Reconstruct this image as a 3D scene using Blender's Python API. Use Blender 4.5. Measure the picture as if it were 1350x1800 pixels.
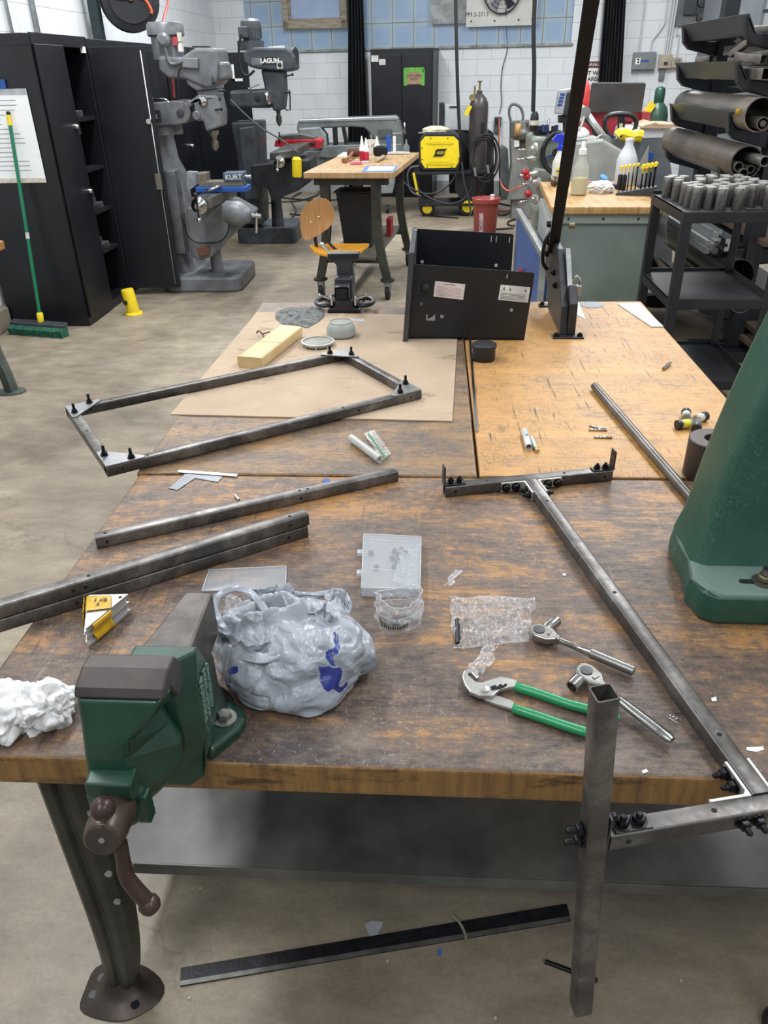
import bpy, math, random
from math import sin, cos, tan, pi, radians, sqrt, atan2
from mathutils import Vector, Matrix, noise
V = Vector
SC = bpy.context.scene
for o in list(bpy.data.objects): bpy.data.objects.remove(o)
COL = SC.collection

# ---------------------------------------------------------------- camera
FPX, CAMH = 1352.0, 1.68
PITCH, YAW, ROLL = radians(29.9), radians(3.87), radians(1.2)
_f = V((-sin(YAW)*cos(PITCH), cos(YAW)*cos(PITCH), -sin(PITCH)))
_r0 = V((cos(YAW), sin(YAW), 0)); _u0 = _r0.cross(_f)
_r = _r0*cos(ROLL) - _u0*sin(ROLL); _u = _u0*cos(ROLL) + _r0*sin(ROLL)
CAM = V((0, 0, CAMH))
cd = bpy.data.cameras.new('camera'); cam = bpy.data.objects.new('camera', cd); COL.objects.link(cam)
cd.sensor_fit = 'VERTICAL'; cd.sensor_height = 24; cd.lens = FPX/1800*24; cd.clip_start = .02; cd.clip_end = 100
cam.matrix_world = Matrix(((_r.x, _u.x, -_f.x, 0), (_r.y, _u.y, -_f.y, 0), (_r.z, _u.z, -_f.z, CAMH), (0, 0, 0, 1)))
SC.camera = cam
# ---------------------------------------------------------------- light of the room
vs = SC.view_settings; vs.view_transform = 'Standard'; vs.look = 'None'; vs.gamma = 1; vs.use_curve_mapping = False
vs.exposure = 0.35
w = bpy.data.worlds.new('world'); SC.world = w; w.use_nodes = True
bg = w.node_tree.nodes['Background']; bg.inputs[0].default_value = (.86, .93, 1, 1); bg.inputs[1].default_value = .42
def area(name, loc, sx, sy, power, col=(1, .97, .92), rot=(0, 0, 0)):
    l = bpy.data.lights.new(name, 'AREA'); l.shape = 'RECTANGLE'; l.size = sx; l.size_y = sy; l.energy = power; l.color = col
    o = bpy.data.objects.new(name, l); COL.objects.link(o); o.location = loc; o.rotation_euler = rot; return o
for i, (x, y, p) in enumerate([(-1.9, 2.2, 62), (1.7, 2.4, 58), (-1.9, 5.6, 85), (1.7, 5.6, 85), (-1.6, 9.2, 110), (2.0, 9.2, 110), (-1.0, -1.2, 35), (1.8, -1.0, 30)]):
    area('ceiling_lamp', (x, y, 3.7), .3, 2.2, p, (.97, .98, 1))

def hx(h):
    h = h.lstrip('#'); c = [int(h[i:i+2], 16)/255 for i in (0, 2, 4)]
    return tuple(((v+.055)/1.055)**2.4 if v > .04045 else v/12.92 for v in c)
def ray(x, y): return _r*((x-675)/FPX) - _u*((y-900)/FPX) + _f
def U(x, y, z=0.0):
    d = ray(x, y); return CAM + d*((z-CAMH)/d.z)
def UY(x, y, Y):
    d = ray(x, y); return CAM + d*(Y/d.y)
def UX(x, y, X):
    d = ray(x, y); return CAM + d*(X/d.x)

# ---------------------------------------------------------------- materials
_mc = {}
class NT:
    def __init__(s, name):
        s.m = bpy.data.materials.new(name); s.m.use_nodes = True; s.t = s.m.node_tree; s.b = s.t.nodes['Principled BSDF']
    def n(s, typ, **kw):
        n = s.t.nodes.new('ShaderNode'+typ)
        for k, v in kw.items():
            if k[0] == '_': setattr(n, k[1:], v)
            else:
                k = k.replace('_', ' ')
                n.inputs[int(k) if k.isdigit() else k].default_value = v
        return n
    def l(s, a, b): s.t.links.new(a, b)
    def coords(s, sc=(1, 1, 1), rot=(0, 0, 0), src='Object'):
        tc = s.n('TexCoord'); mp = s.n('Mapping'); mp.inputs['Scale'].default_value = sc; mp.inputs['Rotation'].default_value = rot
        s.l(tc.outputs[src], mp.inputs[0]); return mp.outputs[0]
    def noise(s, vec, scale, detail=4, rough=.6, dist=0.):
        n = s.n('TexNoise', Scale=scale, Detail=detail, Roughness=rough, Distortion=dist); s.l(vec, n.inputs['Vector']); return n.outputs['Fac']
    def ramp(s, fac, stops):
        r = s.n('ValToRGB'); e = r.color_ramp.elements
        while len(e) < len(stops): e.new(.5)
        for i, (p, c) in enumerate(stops): e[i].position = p; e[i].color = (*c, 1) if len(c) == 3 else c
        s.l(fac, r.inputs[0]); return r.outputs[0]
    def mix(s, fac, a, b, mode='MIX'):
        m = s.n('Mix', _data_type='RGBA', _blend_type=mode)
        for i, v in ((0, fac), (6, a), (7, b)):
            if isinstance(v, (int, float)): m.inputs[i].default_value = v
            elif isinstance(v, tuple): m.inputs[i].default_value = (*v, 1)
            else: s.l(v, m.inputs[i])
        return m.outputs[2]
    def math(s, op, a, b=0.):
        m = s.n('Math', _operation=op)
        for i, v in ((0, a), (1, b)):
            if isinstance(v, (int, float)): m.inputs[i].default_value = v
            else: s.l(v, m.inputs[i])
        return m.outputs[0]
    def bump(s, h, st=.3, d=.002):
        b = s.n('Bump', Strength=st, Distance=d); s.l(h, b.inputs['Height']); s.l(b.outputs[0], s.b.inputs['Normal'])
def mat(col, rough=.5, metal=0., var=.12, sc=18., bump=.0, name=None, col2=None, spec=.5, alpha=1., trans=0., emit=0., stretch=(1, 1, 1), lo=.35, hi=.65, coat=0.):
    """everyday material: base colour broken up by a soft noise towards col2"""
    key = (col, rough, metal, var, sc, bump, col2, spec, alpha, trans, emit, stretch, lo, hi, coat)
    if key in _mc: return _mc[key]
    N = NT(name or 'paint'); c = hx(col) if isinstance(col, str) else col
    c2 = hx(col2) if col2 else tuple(max(0, v*(1-var*2)) for v in c)
    if col2 is None: c1 = tuple(min(1, v*(1+var)) for v in c)
    else: c1 = c
    co = N.coords(stretch); f = N.noise(co, sc)
    N.l(N.ramp(f, [(lo, c1), (hi, c2)]), N.b.inputs['Base Color'])
    N.b.inputs['Roughness'].default_value = rough; N.b.inputs['Metallic'].default_value = metal
    N.b.inputs['Specular IOR Level'].default_value = spec; N.b.inputs['Coat Weight'].default_value = coat
    if bump: N.bump(N.noise(co, sc*4), bump)
    if alpha < 1: N.b.inputs['Alpha'].default_value = alpha
    if trans: N.b.inputs['Transmission Weight'].default_value = trans
    if emit: N.b.inputs['Emission Color'].default_value = (*c, 1); N.b.inputs['Emission Strength'].default_value = emit
    _mc[key] = N.m; return N.m

# ---------------------------------------------------------------- mesh builder (world coordinates in, one mesh object out)
class B:
    def __init__(s, tf=None): s.v = []; s.f = []; s.m = []; s.mi = 0; s.tf = tf; s.sm = []; s.smooth = False
    def add(s, vs, fs, smooth=None):
        o = len(s.v)
        s.v += [(s.tf @ V(p)) if s.tf else V(p) for p in vs]
        for f in fs: s.f.append([o+i for i in f]); s.m.append(s.mi); s.sm.append(s.smooth if smooth is None else smooth)
        return s
    def box(s, a, b):
        (x0, y0, z0), (x1, y1, z1) = a, b
        if x0 > x1: x0, x1 = x1, x0
        if y0 > y1: y0, y1 = y1, y0
        if z0 > z1: z0, z1 = z1, z0
        return s.add([(x0,y0,z0),(x1,y0,z0),(x1,y1,z0),(x0,y1,z0),(x0,y0,z1),(x1,y0,z1),(x1,y1,z1),(x0,y1,z1)],
                     [(0,3,2,1),(4,5,6,7),(0,1,5,4),(1,2,6,5),(2,3,7,6),(3,0,4,7)], False)
    def obox(s, c, size, M=None):
        """box centred on c with its axes turned by matrix M (columns are the axes)"""
        M = M or Matrix.Identity(3); c = V(c); h = [d/2 for d in size]
        vs = [c + M @ V((sx*h[0], sy*h[1], sz*h[2])) for sz in (-1, 1) for sx, sy in ((-1,-1),(1,-1),(1,1),(-1,1))]
        return s.add(vs, [(0,3,2,1),(4,5,6,7),(0,1,5,4),(1,2,6,5),(2,3,7,6),(3,0,4,7)], False)
    def beam(s, p0, p1, w, h, up=(0, 0, 1)):
        p0, p1 = V(p0), V(p1); M = frame(p1-p0, up)
        return s.obox((p0+p1)/2, (w, h, (p1-p0).length), M)
    def loft(s, rings, close=True, caps=True, smooth=True):
        n = len(rings[0]); vs = [p for r in rings for p in r]; fs = []
        for i in range(len(rings)-1):
            for j in range(n if close else n-1):
                k = (j+1) % n; fs.append((i*n+j, i*n+k, (i+1)*n+k, (i+1)*n+j))
        s.add(vs, fs, smooth)
        if caps and close:
            s.add(rings[0], [tuple(reversed(range(n)))], False); s.add(rings[-1], [tuple(range(n))], False)
        return s
    def cyl(s, p0, p1, r0, r1=None, n=16, caps=True):
        p0, p1 = V(p0), V(p1); r1 = r0 if r1 is None else r1; M = frame(p1-p0)
        ring = lambda p, r: [p + M @ V((r*cos(2*pi*i/n), r*sin(2*pi*i/n), 0)) for i in range(n)]
        return s.loft([ring(p0, r0), ring(p1, r1)], caps=caps)
    def lathe(s, prof, c=(0, 0, 0), ax=(0, 0, 1), n=20, caps=True):
        c = V(c); M = frame(V(ax))
        rs = [[c + M @ V((max(r, 1e-4)*cos(2*pi*i/n), max(r, 1e-4)*sin(2*pi*i/n), h)) for i in range(n)] for r, h in prof]
        return s.loft(rs, caps=caps)
    def tube(s, pts, r, n=8, close=False):
        pts = [V(p) for p in pts]; rs = []; up = None; m = len(pts)
        for i, p in enumerate(pts):
            if close: d = pts[(i+1) % m]-pts[i-1]
            else: d = pts[min(i+1, m-1)]-pts[max(i-1, 0)]
            d.normalize()
            if up is None: up = frame(d).col[0].copy()
            up = (up - d*up.dot(d)).normalized(); q = d.cross(up); rr = r[i] if isinstance(r, (list, tuple)) else r
            rs.append([p + up*(rr*cos(2*pi*k/n)) + q*(rr*sin(2*pi*k/n)) for k in range(n)])
        if close: rs.append(rs[0])
        return s.loft(rs, caps=not close)
    def prism(s, poly, ax, a, b, smooth=False):
        """extrude a 2D outline along a world axis: y -> (x,z), x -> (y,z), z -> (x,y)"""
        g = {'y': lambda u, v, t: (u, t, v), 'x': lambda u, v, t: (t, u, v), 'z': lambda u, v, t: (u, v, t)}[ax]
        n = len(poly); vs = [g(u, v, t) for t in (a, b) for u, v in poly]
        fs = [tuple(range(n)), tuple(reversed(range(n, 2*n)))]
        s.add(vs, fs, False)
        return s.add(vs, [(i, (i+1) % n + 0, (i+1) % n + n, i+n) for i in range(n)], smooth)
    def ext(s, pts, d):
        """extrude a flat 3D outline by vector d"""
        pts = [V(p) for p in pts]; d = V(d); n = len(pts)
        s.add(pts+[p+d for p in pts], [tuple(range(n)), tuple(reversed(range(n, 2*n)))]+[(i, (i+1) % n, (i+1) % n+n, i+n) for i in range(n)], False); return s
    def sphere(s, c, r, n=14, sc=(1, 1, 1)):
        c = V(c); rs = []
        for i in range(n//2+1):
            t = pi*i/(n//2); rs.append([c+V((sc[0]*r*max(sin(t), 1e-3)*cos(2*pi*k/n), sc[1]*r*max(sin(t), 1e-3)*sin(2*pi*k/n), -sc[2]*r*cos(t))) for k in range(n)])
        return s.loft(rs)
    def grid(s, P, nu, nv, fn=None, smooth=True):
        vs = [P(i/nu, j/nv) for j in range(nv+1) for i in range(nu+1)]
        return s.add(vs, [(j*(nu+1)+i, j*(nu+1)+i+1, (j+1)*(nu+1)+i+1, (j+1)*(nu+1)+i) for j in range(nv) for i in range(nu)], smooth)
    def put(s, name, m, parent=None, org=None, bevel=0., seg=2, recalc=True, solid=0., sub=0):
        if org is None:
            if parent is not None: org = rootloc(parent)
            else:
                lo = [min(p[i] for p in s.v) for i in range(3)]; hi = [max(p[i] for p in s.v) for i in range(3)]
                org = V(((lo[0]+hi[0])/2, (lo[1]+hi[1])/2, lo[2]))
        org = V(org)
        me = bpy.data.meshes.new(name); me.from_pydata([p-org for p in s.v], [], s.f)
        ms = m if isinstance(m, (list, tuple)) else [m]
        for q in ms: me.materials.append(q)
        for p, k, q in zip(me.polygons, s.m, s.sm): p.material_index = min(k, len(ms)-1); p.use_smooth = q
        import bmesh
        bm = bmesh.new(); bm.from_mesh(me); bmesh.ops.remove_doubles(bm, verts=bm.verts, dist=1e-6)
        if recalc: bmesh.ops.recalc_face_normals(bm, faces=bm.faces)
        for e in bm.edges:
            if len(e.link_faces) == 2 and e.calc_face_angle(0) > .7: e.smooth = False
        bm.to_mesh(me); bm.free()
        o = bpy.data.objects.new(name, me); COL.objects.link(o)
        if parent is not None: o.parent = parent
        else: o.location = org
        if solid: d = o.modifiers.new('s', 'SOLIDIFY'); d.thickness = solid; d.offset = 0
        if sub: d = o.modifiers.new('u', 'SUBSURF'); d.levels = d.render_levels = sub
        if bevel: d = o.modifiers.new('b', 'BEVEL'); d.width = bevel; d.segments = seg; d.limit_method = 'ANGLE'; d.angle_limit = radians(38)
        return o
def frame(d, up=(0, 0, 1)):
    d = V(d).normalized(); up = V(up)
    if abs(d.dot(up)) > .985: up = V((0, 1, 0)) if abs(d.y) < .9 else V((1, 0, 0))
    x = up.cross(d).normalized(); y = d.cross(x)
    return Matrix((x, y, d)).transposed()
def rootloc(o):
    while o.parent: o = o.parent
    return o.location.copy()
def tag(o, label, cat=None, group=None, kind=None):
    if label: o['label'] = label
    if cat: o['category'] = cat
    if group: o['group'] = group
    if kind: o['kind'] = kind
    return o
def thing(name, label, cat, loc, group=None):
    o = bpy.data.objects.new(name, None); COL.objects.link(o); o.location = loc; o.empty_display_size = .05
    return tag(o, label, cat, group)
def struct(o): o['kind'] = 'structure'; return o
def kids(o): return [c for c in COL.objects if c.parent == o]
def dup(o, loc=None, rz=None, label=None, parent=None):
    c = o.copy(); COL.objects.link(c)
    if parent is not None: c.parent = parent
    for k in kids(o): dup(k, parent=c)
    if loc is not None: c.location = loc
    if rz is not None: c.rotation_euler = (0, 0, rz)
    if label: c['label'] = label
    return c
def TZ(loc, a=0.): return Matrix.Translation(V(loc)) @ Matrix.Rotation(a, 4, 'Z')
def text(s, size, c, right, up, m, parent=None, name='lettering', depth=.0006, org=None, align='CENTER', bold=0.):
    """letters as a thin mesh centred on c, reading along 'right'"""
    cu = bpy.data.curves.new('t', 'FONT'); cu.body = s; cu.size = size; cu.extrude = depth; cu.align_x = align; cu.align_y = 'CENTER'; cu.offset = bold
    o = bpy.data.objects.new('t', cu); COL.objects.link(o)
    me = bpy.data.meshes.new_from_object(o.evaluated_get(bpy.context.evaluated_depsgraph_get()))
    COL.objects.unlink(o); bpy.data.objects.remove(o)
    right = V(right).normalized(); up = V(up); up = (up-right*up.dot(right)).normalized(); nz = right.cross(up)
    M = Matrix((right, up, nz)).transposed(); c = V(c)
    org = rootloc(parent) if parent is not None else (V(org) if org else c)
    for v in me.vertices: v.co = M @ v.co + c - org
    me.materials.clear(); me.materials.append(m)
    q = bpy.data.objects.new(name, me); COL.objects.link(q)
    if parent is not None: q.parent = parent
    else: q.location = org
    return q
def smooth_path(pts, k=6):
    pts = [V(p) for p in pts]; out = []; n = len(pts)
    for i in range(n-1):
        p0, p1, p2, p3 = pts[max(i-1, 0)], pts[i], pts[i+1], pts[min(i+2, n-1)]
        for j in range(k):
            t = j/k; out.append(.5*((2*p1)+(p2-p0)*t+(2*p0-5*p1+4*p2-p3)*t*t+(3*p1-p0-3*p2+p3)*t**3))
    out.append(pts[-1]); return out
def circ(c, r, n=24, a0=0., a1=2*pi, ell=1.): return [(c[0]+r*cos(a0+(a1-a0)*i/n), c[1]+r*ell*sin(a0+(a1-a0)*i/n)) for i in range(n+(0 if abs(a1-a0-2*pi) < 1e-6 else 1))]
def rrect(x0, y0, x1, y1, r, n=4):
    out = []
    for cx, cy, a in ((x1-r, y1-r, 0), (x0+r, y1-r, pi/2), (x0+r, y0+r, pi), (x1-r, y0+r, 1.5*pi)):
        out += [(cx+r*cos(a+pi/2*i/n), cy+r*sin(a+pi/2*i/n)) for i in range(n+1)]
    return out
def sqtube(b, p0, p1, w, up=(0, 0, 1), h=None, t=.0028, r=.004):
    """hollow square steel tube with rounded edges"""
    p0, p1 = V(p0), V(p1); h = h or w; M = frame(p1-p0, up)
    def ring(p, d):
        return [p + M @ V((x, y, 0)) for x, y in rrect(-w/2+d, -h/2+d, w/2-d, h/2-d, max(r-d*.7, .001), 3)]
    b.loft([ring(p0, t), ring(p0, 0), ring(p1, 0), ring(p1, t), ring(p0, t)], caps=False)
    return M
def disc(b, c, nrm, r, n=12, off=.0004):
    c = V(c); nrm = V(nrm).normalized(); b.cyl(c-nrm*.0002, c+nrm*off, r, n=n); return b

# shared materials
BLK = mat('1b1c21', .45, .0, .15, 6, name='black_paint')
CABM = mat('14161c', .38, .0, .2, 3, name='cabinet_black', spec=.45)
BLK2 = mat('0f1013', .6, 0, .2, 10, name='black_rubber')
DKM = mat('2d2e30', .45, .6, .2, 14, name='dark_steel')
STEEL = mat('85847f', .42, .6, .18, 9, .05, 'bare_steel', col2='55534f')
CHR = mat('c9c9c6', .16, 1., .05, 10, name='chrome')
ALU = mat('b9bcbd', .34, .9, .08, 12, name='aluminium')
GREYM = mat('6b6e71', .42, .1, .16, 7, .03, 'machine_grey', col2='4c4e50')
GREYD = mat('3d4145', .45, .1, .16, 7, .03, 'machine_dark_grey', col2='2c2f33')
WHT = mat('e4e4e0', .6, 0, .03, 20, name='white')
PAP = mat('eceeee', .8, 0, .02, 12, name='paper')
YEL = mat('e3c81d', .45, 0, .06, 12, name='yellow_plastic')
RED = mat('a3161c', .45, 0, .1, 12, name='red_paint')
ORG = mat('d0603a', .5, 0, .1, 20, name='orange_rubber')
LEGM = mat('3c3d36', .5, .25, .2, 10, .05, 'bench_leg_paint', col2='26261f')
BLUE = mat('1c4b93', .5, 0, .08, 12, name='blue_paint')
BOLTM = mat('17171a', .35, .6, .1, 30, name='black_bolt')
GRN = mat('1d4a38', .4, .1, .15, 10, .05, 'green_enamel', col2='16392c')

# ================================================================ THE SETTING
WA = radians(9); WP = V((0, 12.9, 0)); WN = V((-sin(WA), -cos(WA), 0)); WU = V((cos(WA), -sin(WA), 0))
def UW(x, y, off=0.0):
    d = ray(x, y); p = WP + WN*off; return CAM + d*((p-CAM).dot(WN)/d.dot(WN))
def W(u, z, off=0.0): return WP + WU*u + WN*off + V((0, 0, z))
def wu(x, y, off=0.):                       # wall coordinates (u, z) of a point of the back wall
    p = UW(x, y, off)-WP; return p.dot(WU), p.z
def floor_mat():
    N = NT('concrete'); co = N.coords()
    a = N.ramp(N.noise(co, .9, 6, .62, .4), [(.33, hx('a09580')), (.5, hx('887d6c')), (.68, hx('6a6154'))])
    m = N.ramp(N.noise(N.coords((1, 2.2, 1), (0, 0, .5)), 5, 8, .7), [(.35, (.78,.78,.78)), (.62, (1.14,1.14,1.14))])
    c = N.mix(1., a, m, 'MULTIPLY')
    f = N.ramp(N.noise(co, 90, 3, .8), [(.3, (.86,.86,.86)), (.7, (1.1,1.1,1.1))]); c = N.mix(1., c, f, 'MULTIPLY')
    vo = N.n('TexVoronoi', Scale=.55, _feature='DISTANCE_TO_EDGE'); N.l(N.coords((1, .6, 1)), vo.inputs['Vector'])
    nz = N.n('TexNoise', Scale=3., Detail=5.); N.l(co, nz.inputs['Vector'])
    ad = N.n('VectorMath', _operation='ADD'); N.l(co, ad.inputs[0]); N.l(nz.outputs['Color'], ad.inputs[1]); N.l(ad.outputs[0], vo.inputs['Vector'])
    cr = N.ramp(vo.outputs['Distance'], [(0, (.62,.62,.62)), (.006, (1, 1, 1))]); c = N.mix(.55, c, cr, 'MULTIPLY')
    N.l(c, N.b.inputs['Base Color']); N.b.inputs['Roughness'].default_value = .48
    N.l(N.ramp(N.noise(co, 3, 5), [(.3, (.36,)*3), (.7, (.62,)*3)]), N.b.inputs['Roughness'])
    N.bump(N.noise(co, 60, 5, .7), .18, .004); return N.m
def block_mat(shift):
    N = NT('painted_block'); tc = N.n('TexCoord'); mp = N.n('Mapping'); mp.inputs['Rotation'].default_value = (-pi/2, 0, 0); mp.inputs['Location'].default_value = shift
    N.l(tc.outputs['Object'], mp.inputs[0])
    br = N.n('TexBrick', Scale=1., _offset=.5); br.inputs['Brick Width'].default_value = .406; br.inputs['Row Height'].default_value = .203
    br.inputs['Mortar Size'].default_value = .004; br.inputs['Mortar Smooth'].default_value = .6
    br.inputs['Color1'].default_value = (*hx('d9dcdd'), 1); br.inputs['Color2'].default_value = (*hx('d3d7d9'), 1); br.inputs['Mortar'].default_value = (*hx('bcc0c2'), 1)
    N.l(mp.outputs[0], br.inputs['Vector'])
    nz = N.noise(tc.outputs['Object'], 2.5, 5); c = N.mix(1., br.outputs['Color'], N.ramp(nz, [(.3, (.93,.93,.93)), (.7, (1.04,1.04,1.04))]), 'MULTIPLY')
    N.l(c, N.b.inputs['Base Color']); N.b.inputs['Roughness'].default_value = .55
    h = N.math('SUBTRACT', N.math('MULTIPLY', N.noise(tc.outputs['Object'], 40, 4), .25), br.outputs['Fac'])
    N.bump(h, .5, .01); return N.m
def glass_mat(shift):
    N = NT('glass_block'); tc = N.n('TexCoord'); mp = N.n('Mapping'); mp.inputs['Rotation'].default_value = (-pi/2, 0, 0); mp.inputs['Location'].default_value = shift
    N.l(tc.outputs['Object'], mp.inputs[0])
    br = N.n('TexBrick', Scale=1., _offset=0.); br.inputs['Brick Width'].default_value = .305; br.inputs['Row Height'].default_value = .312
    br.inputs['Mortar Size'].default_value = .006; br.inputs['Mortar Smooth'].default_value = .2
    br.inputs['Color1'].default_value = (*hx('8c9ba6'), 1); br.inputs['Color2'].default_value = (*hx('8799a8'), 1); br.inputs['Mortar'].default_value = (*hx('6f7474'), 1)
    b2 = N.n('TexBrick', Scale=1., _offset=0.)
    for k in ('Brick Width', 'Row Height'): b2.inputs[k].default_value = br.inputs[k].default_value
    b2.inputs['Mortar Size'].default_value = .07; b2.inputs['Mortar Smooth'].default_value = 1.
    b2.inputs['Color1'].default_value = b2.inputs['Color2'].default_value = (*hx('869cb4'), 1); b2.inputs['Mortar'].default_value = (*hx('96a5ab'), 1)
    N.l(mp.outputs[0], br.inputs['Vector']); N.l(mp.outputs[0], b2.inputs['Vector'])
    c = N.mix(N.math('GREATER_THAN', br.outputs['Fac'], .2), b2.outputs['Color'], (.16, .17, .165))
    c = N.mix(1., c, N.ramp(N.noise(tc.outputs['Object'], 1.5, 3), [(.3, (.88,.88,.88)), (.7, (1.05,1.05,1.05))]), 'MULTIPLY')
    N.l(c, N.b.inputs['Base Color']); N.l(c, N.b.inputs['Emission Color']); N.b.inputs['Emission Strength'].default_value = .12
    N.b.inputs['Roughness'].default_value = .25; N.bump(N.math('SUBTRACT', 0., br.outputs['Fac']), .4, .01); return N.m
fl = B(); fl.box((-6, -4, -.1), (7, 16, 0)); struct(fl.put('floor', floor_mat(), org=(0, 0, 0)))
BLOCKM = block_mat((0, -.156+.203-.002, 0))
uc = (V((-3.3, 0, 0))-WP).dot(WU)/1.0
c_left = -3.3/cos(WA); c_right = 4.05/cos(WA)
def wall_piece(b, u0, u1, z0, z1): b.box((u0, 0, z0), (u1, .2, z1))
u_w0 = wu(432, 60)[0]; u_w1 = wu(1005, 60)[0]; zs = 1.945
b = B(); wall_piece(b, c_left-.3, u_w0, 0, 4.2); wall_piece(b, u_w0, u_w1, 0, zs); wall_piece(b, u_w1, c_right+.3, 0, 4.2); wall_piece(b, u_w0, u_w1, 3.5, 4.2)
o = b.put('wall_back', BLOCKM, org=(0, 0, 0)); o.location = WP; o.rotation_euler = (0, 0, -WA); struct(o)
# left and right walls: built along local x, then turned
b = B(); b.box((-6, 0, .16), (9.5, .2, 4.2)); o = b.put('wall_left', BLOCKM, org=(0, 0, 0)); o.location = (-3.3, 4, 0); o.rotation_euler = (0, 0, pi/2); struct(o)
b = B(); b.box((-9, 0, 0), (6, .2, 4.2)); o = b.put('wall_right', BLOCKM, org=(0, 0, 0)); o.location = (4.05, 4, 0); o.rotation_euler = (0, 0, -pi/2); struct(o)
b = B(); b.box((-3.3, -1.9, 0), (-3.24, 5.72, .16)); struct(b.put('baseboard_left', mat('8b8272', .6, 0, .15, 8), bevel=.01))
b = B(); b.box((c_left, -.03, 0), (c_right, 0, .18)); o = b.put('baseboard_back', mat('9a9d9c', .6, 0, .15, 8), org=(0, 0, 0)); o.location = WP; o.rotation_euler = (0, 0, -WA); struct(o)
# glass block windows either side of the tall curtain
um = wu(633, 60)[0]
GB = glass_mat((.02, -zs+.0, 0))
for i, (a, c) in enumerate(((u_w0, um), (um, u_w1))):
    b = B(); b.box((a, .05, zs), (c, .15, 3.5)); o = b.put('window_%d' % (i+1), GB, org=(0, 0, 0)); o.location = WP; o.rotation_euler = (0, 0, -WA); struct(o)
b = B(); b.box((u_w0-.02, -.035, zs-.025), (u_w1+.03, .1, zs+.012)); o = b.put('trim_1', mat('8d918f', .5, .1, .2, 9), org=(0, 0, 0), bevel=.008); o.location = WP; o.rotation_euler = (0, 0, -WA); struct(o)
# wooden sash set into the blocks
def wbox(b, p, q, o0, o1):
    """box on the back wall between pixels p (top left) and q (bottom right), offsets o0..o1 from the wall"""
    (u0, z1), (u1, z0) = wu(*p), wu(*q); return wb(b, u0, u1, z0, z1, o0, o1)
def wb(b, u0, u1, z0, z1, o0, o1):
    vs = [W(u, z, o) for o in (o0, o1) for u, z in ((u0, z0), (u1, z0), (u1, z1), (u0, z1))]
    return b.add(vs, [(0,1,2,3),(7,6,5,4),(0,4,5,1),(1,5,6,2),(2,6,7,3),(3,7,4,0)], False)
u0, z0 = wu(500, 52); u1, _ = wu(612, 50); z0 -= .0; wo = mat('a79d8a', .75, 0, .2, 6, .2, col2='7d7362', stretch=(1, 1, 8))
t = struct(B().add([W(u0, z0, .0), W(u1, z0, .0), W(u1, z0+.02, .0)], [(0, 1, 2)]).put('window_3', wo, org=W(u0, z0)))
b = B()
for a in ((u0, u1, z0, z0+.1), (u0, u0+.09, z0, z0+.9), (u1-.09, u1, z0, z0+.9), (u0, u1, z0+.85, z0+.95)): wb(b, *a, -.04, .06)
for a in ((u0+.09, u1-.09, z0+.1, z0+.125), (u0+.09, u0+.115, z0+.1, z0+.85), (u1-.115, u1-.09, z0+.1, z0+.85)): wb(b, *a, -.04, .03)
b.put('window_frame', wo, t, bevel=.006)
b = B(); wb(b, u0+.1, u1-.1, z0+.1, z0+.88, -.03, -.01); b.put('window_pane', mat('8497b5', .3, 0, .1, 3, name='painted_pane', col2='9aa7bd', emit=.08), t)

# ---- things on the back wall
b = B(); wbox(b, (758, -20), (826, 41), .01, .03)
tag(b.put('galvanised_sheet', mat('8a8d8c', .5, .5, .25, 5)), 'grey galvanised sheet panel fixed over the glass blocks left of the fan board', 'panel')
pn = UW(883, 44); t = thing('fan_board', 'whitish board with a round black wall fan mounted over the glass block window', 'fan', W(*wu(883, 44), .03))
b = B(); wbox(b, (823, -60), (943, 44), .03, .05); b.put('board', mat('cfcec6', .6, 0, .12, 3, col2='b9b9b2'), t)
uf, zf = wu(884, -8); zf += .03
b = B(); b.lathe([(.245, 0), (.255, .03), (.25, .06), (.235, .06), (.235, 0)], W(uf, zf, .05), WN, 32, False); b.put('fan_housing', BLK, t)
b = B()
for k in range(5):
    a = k*2*pi/5+.3; p = []
    for rr, da in ((.04, -.3), (.21, -.22), (.225, .3), (.04, .5)): p.append(W(uf+rr*cos(a+da), zf+rr*sin(a+da), .065+.02*da))
    b.ext(p, WN*.004)
b.lathe([(.001, .1), (.05, .1), (.055, .05)], W(uf, zf, .02), WN, 20); b.put('fan_blades', mat('2a2f3b', .3, .2, .1, 6), t)
b = B()
for rr in (.24, .19, .14, .09): b.tube([W(uf+rr*cos(a), zf+rr*sin(a), .115) for a in [2*pi*i/28 for i in range(28)]], .0028, 5, True)
for k in range(10): a = k*pi/5; b.tube([W(uf+.04*cos(a), zf+.04*sin(a), .118), W(uf+.25*cos(a), zf+.25*sin(a), .1)], .0028, 5)
b.put('fan_grille', BLK, t)
text('PM 3-2713', .075, W(*wu(839, 26), .0525), WU, (0, 0, 1), mat('33363a', .7), t)
b = B()
for p in ((829, 38), (870, 37), (912, 35), (936, 33)): b.lathe([(.012, 0), (.012, .006)], W(*wu(*p), .05), WN, 8)
b.put('screw', DKM, t)
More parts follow.
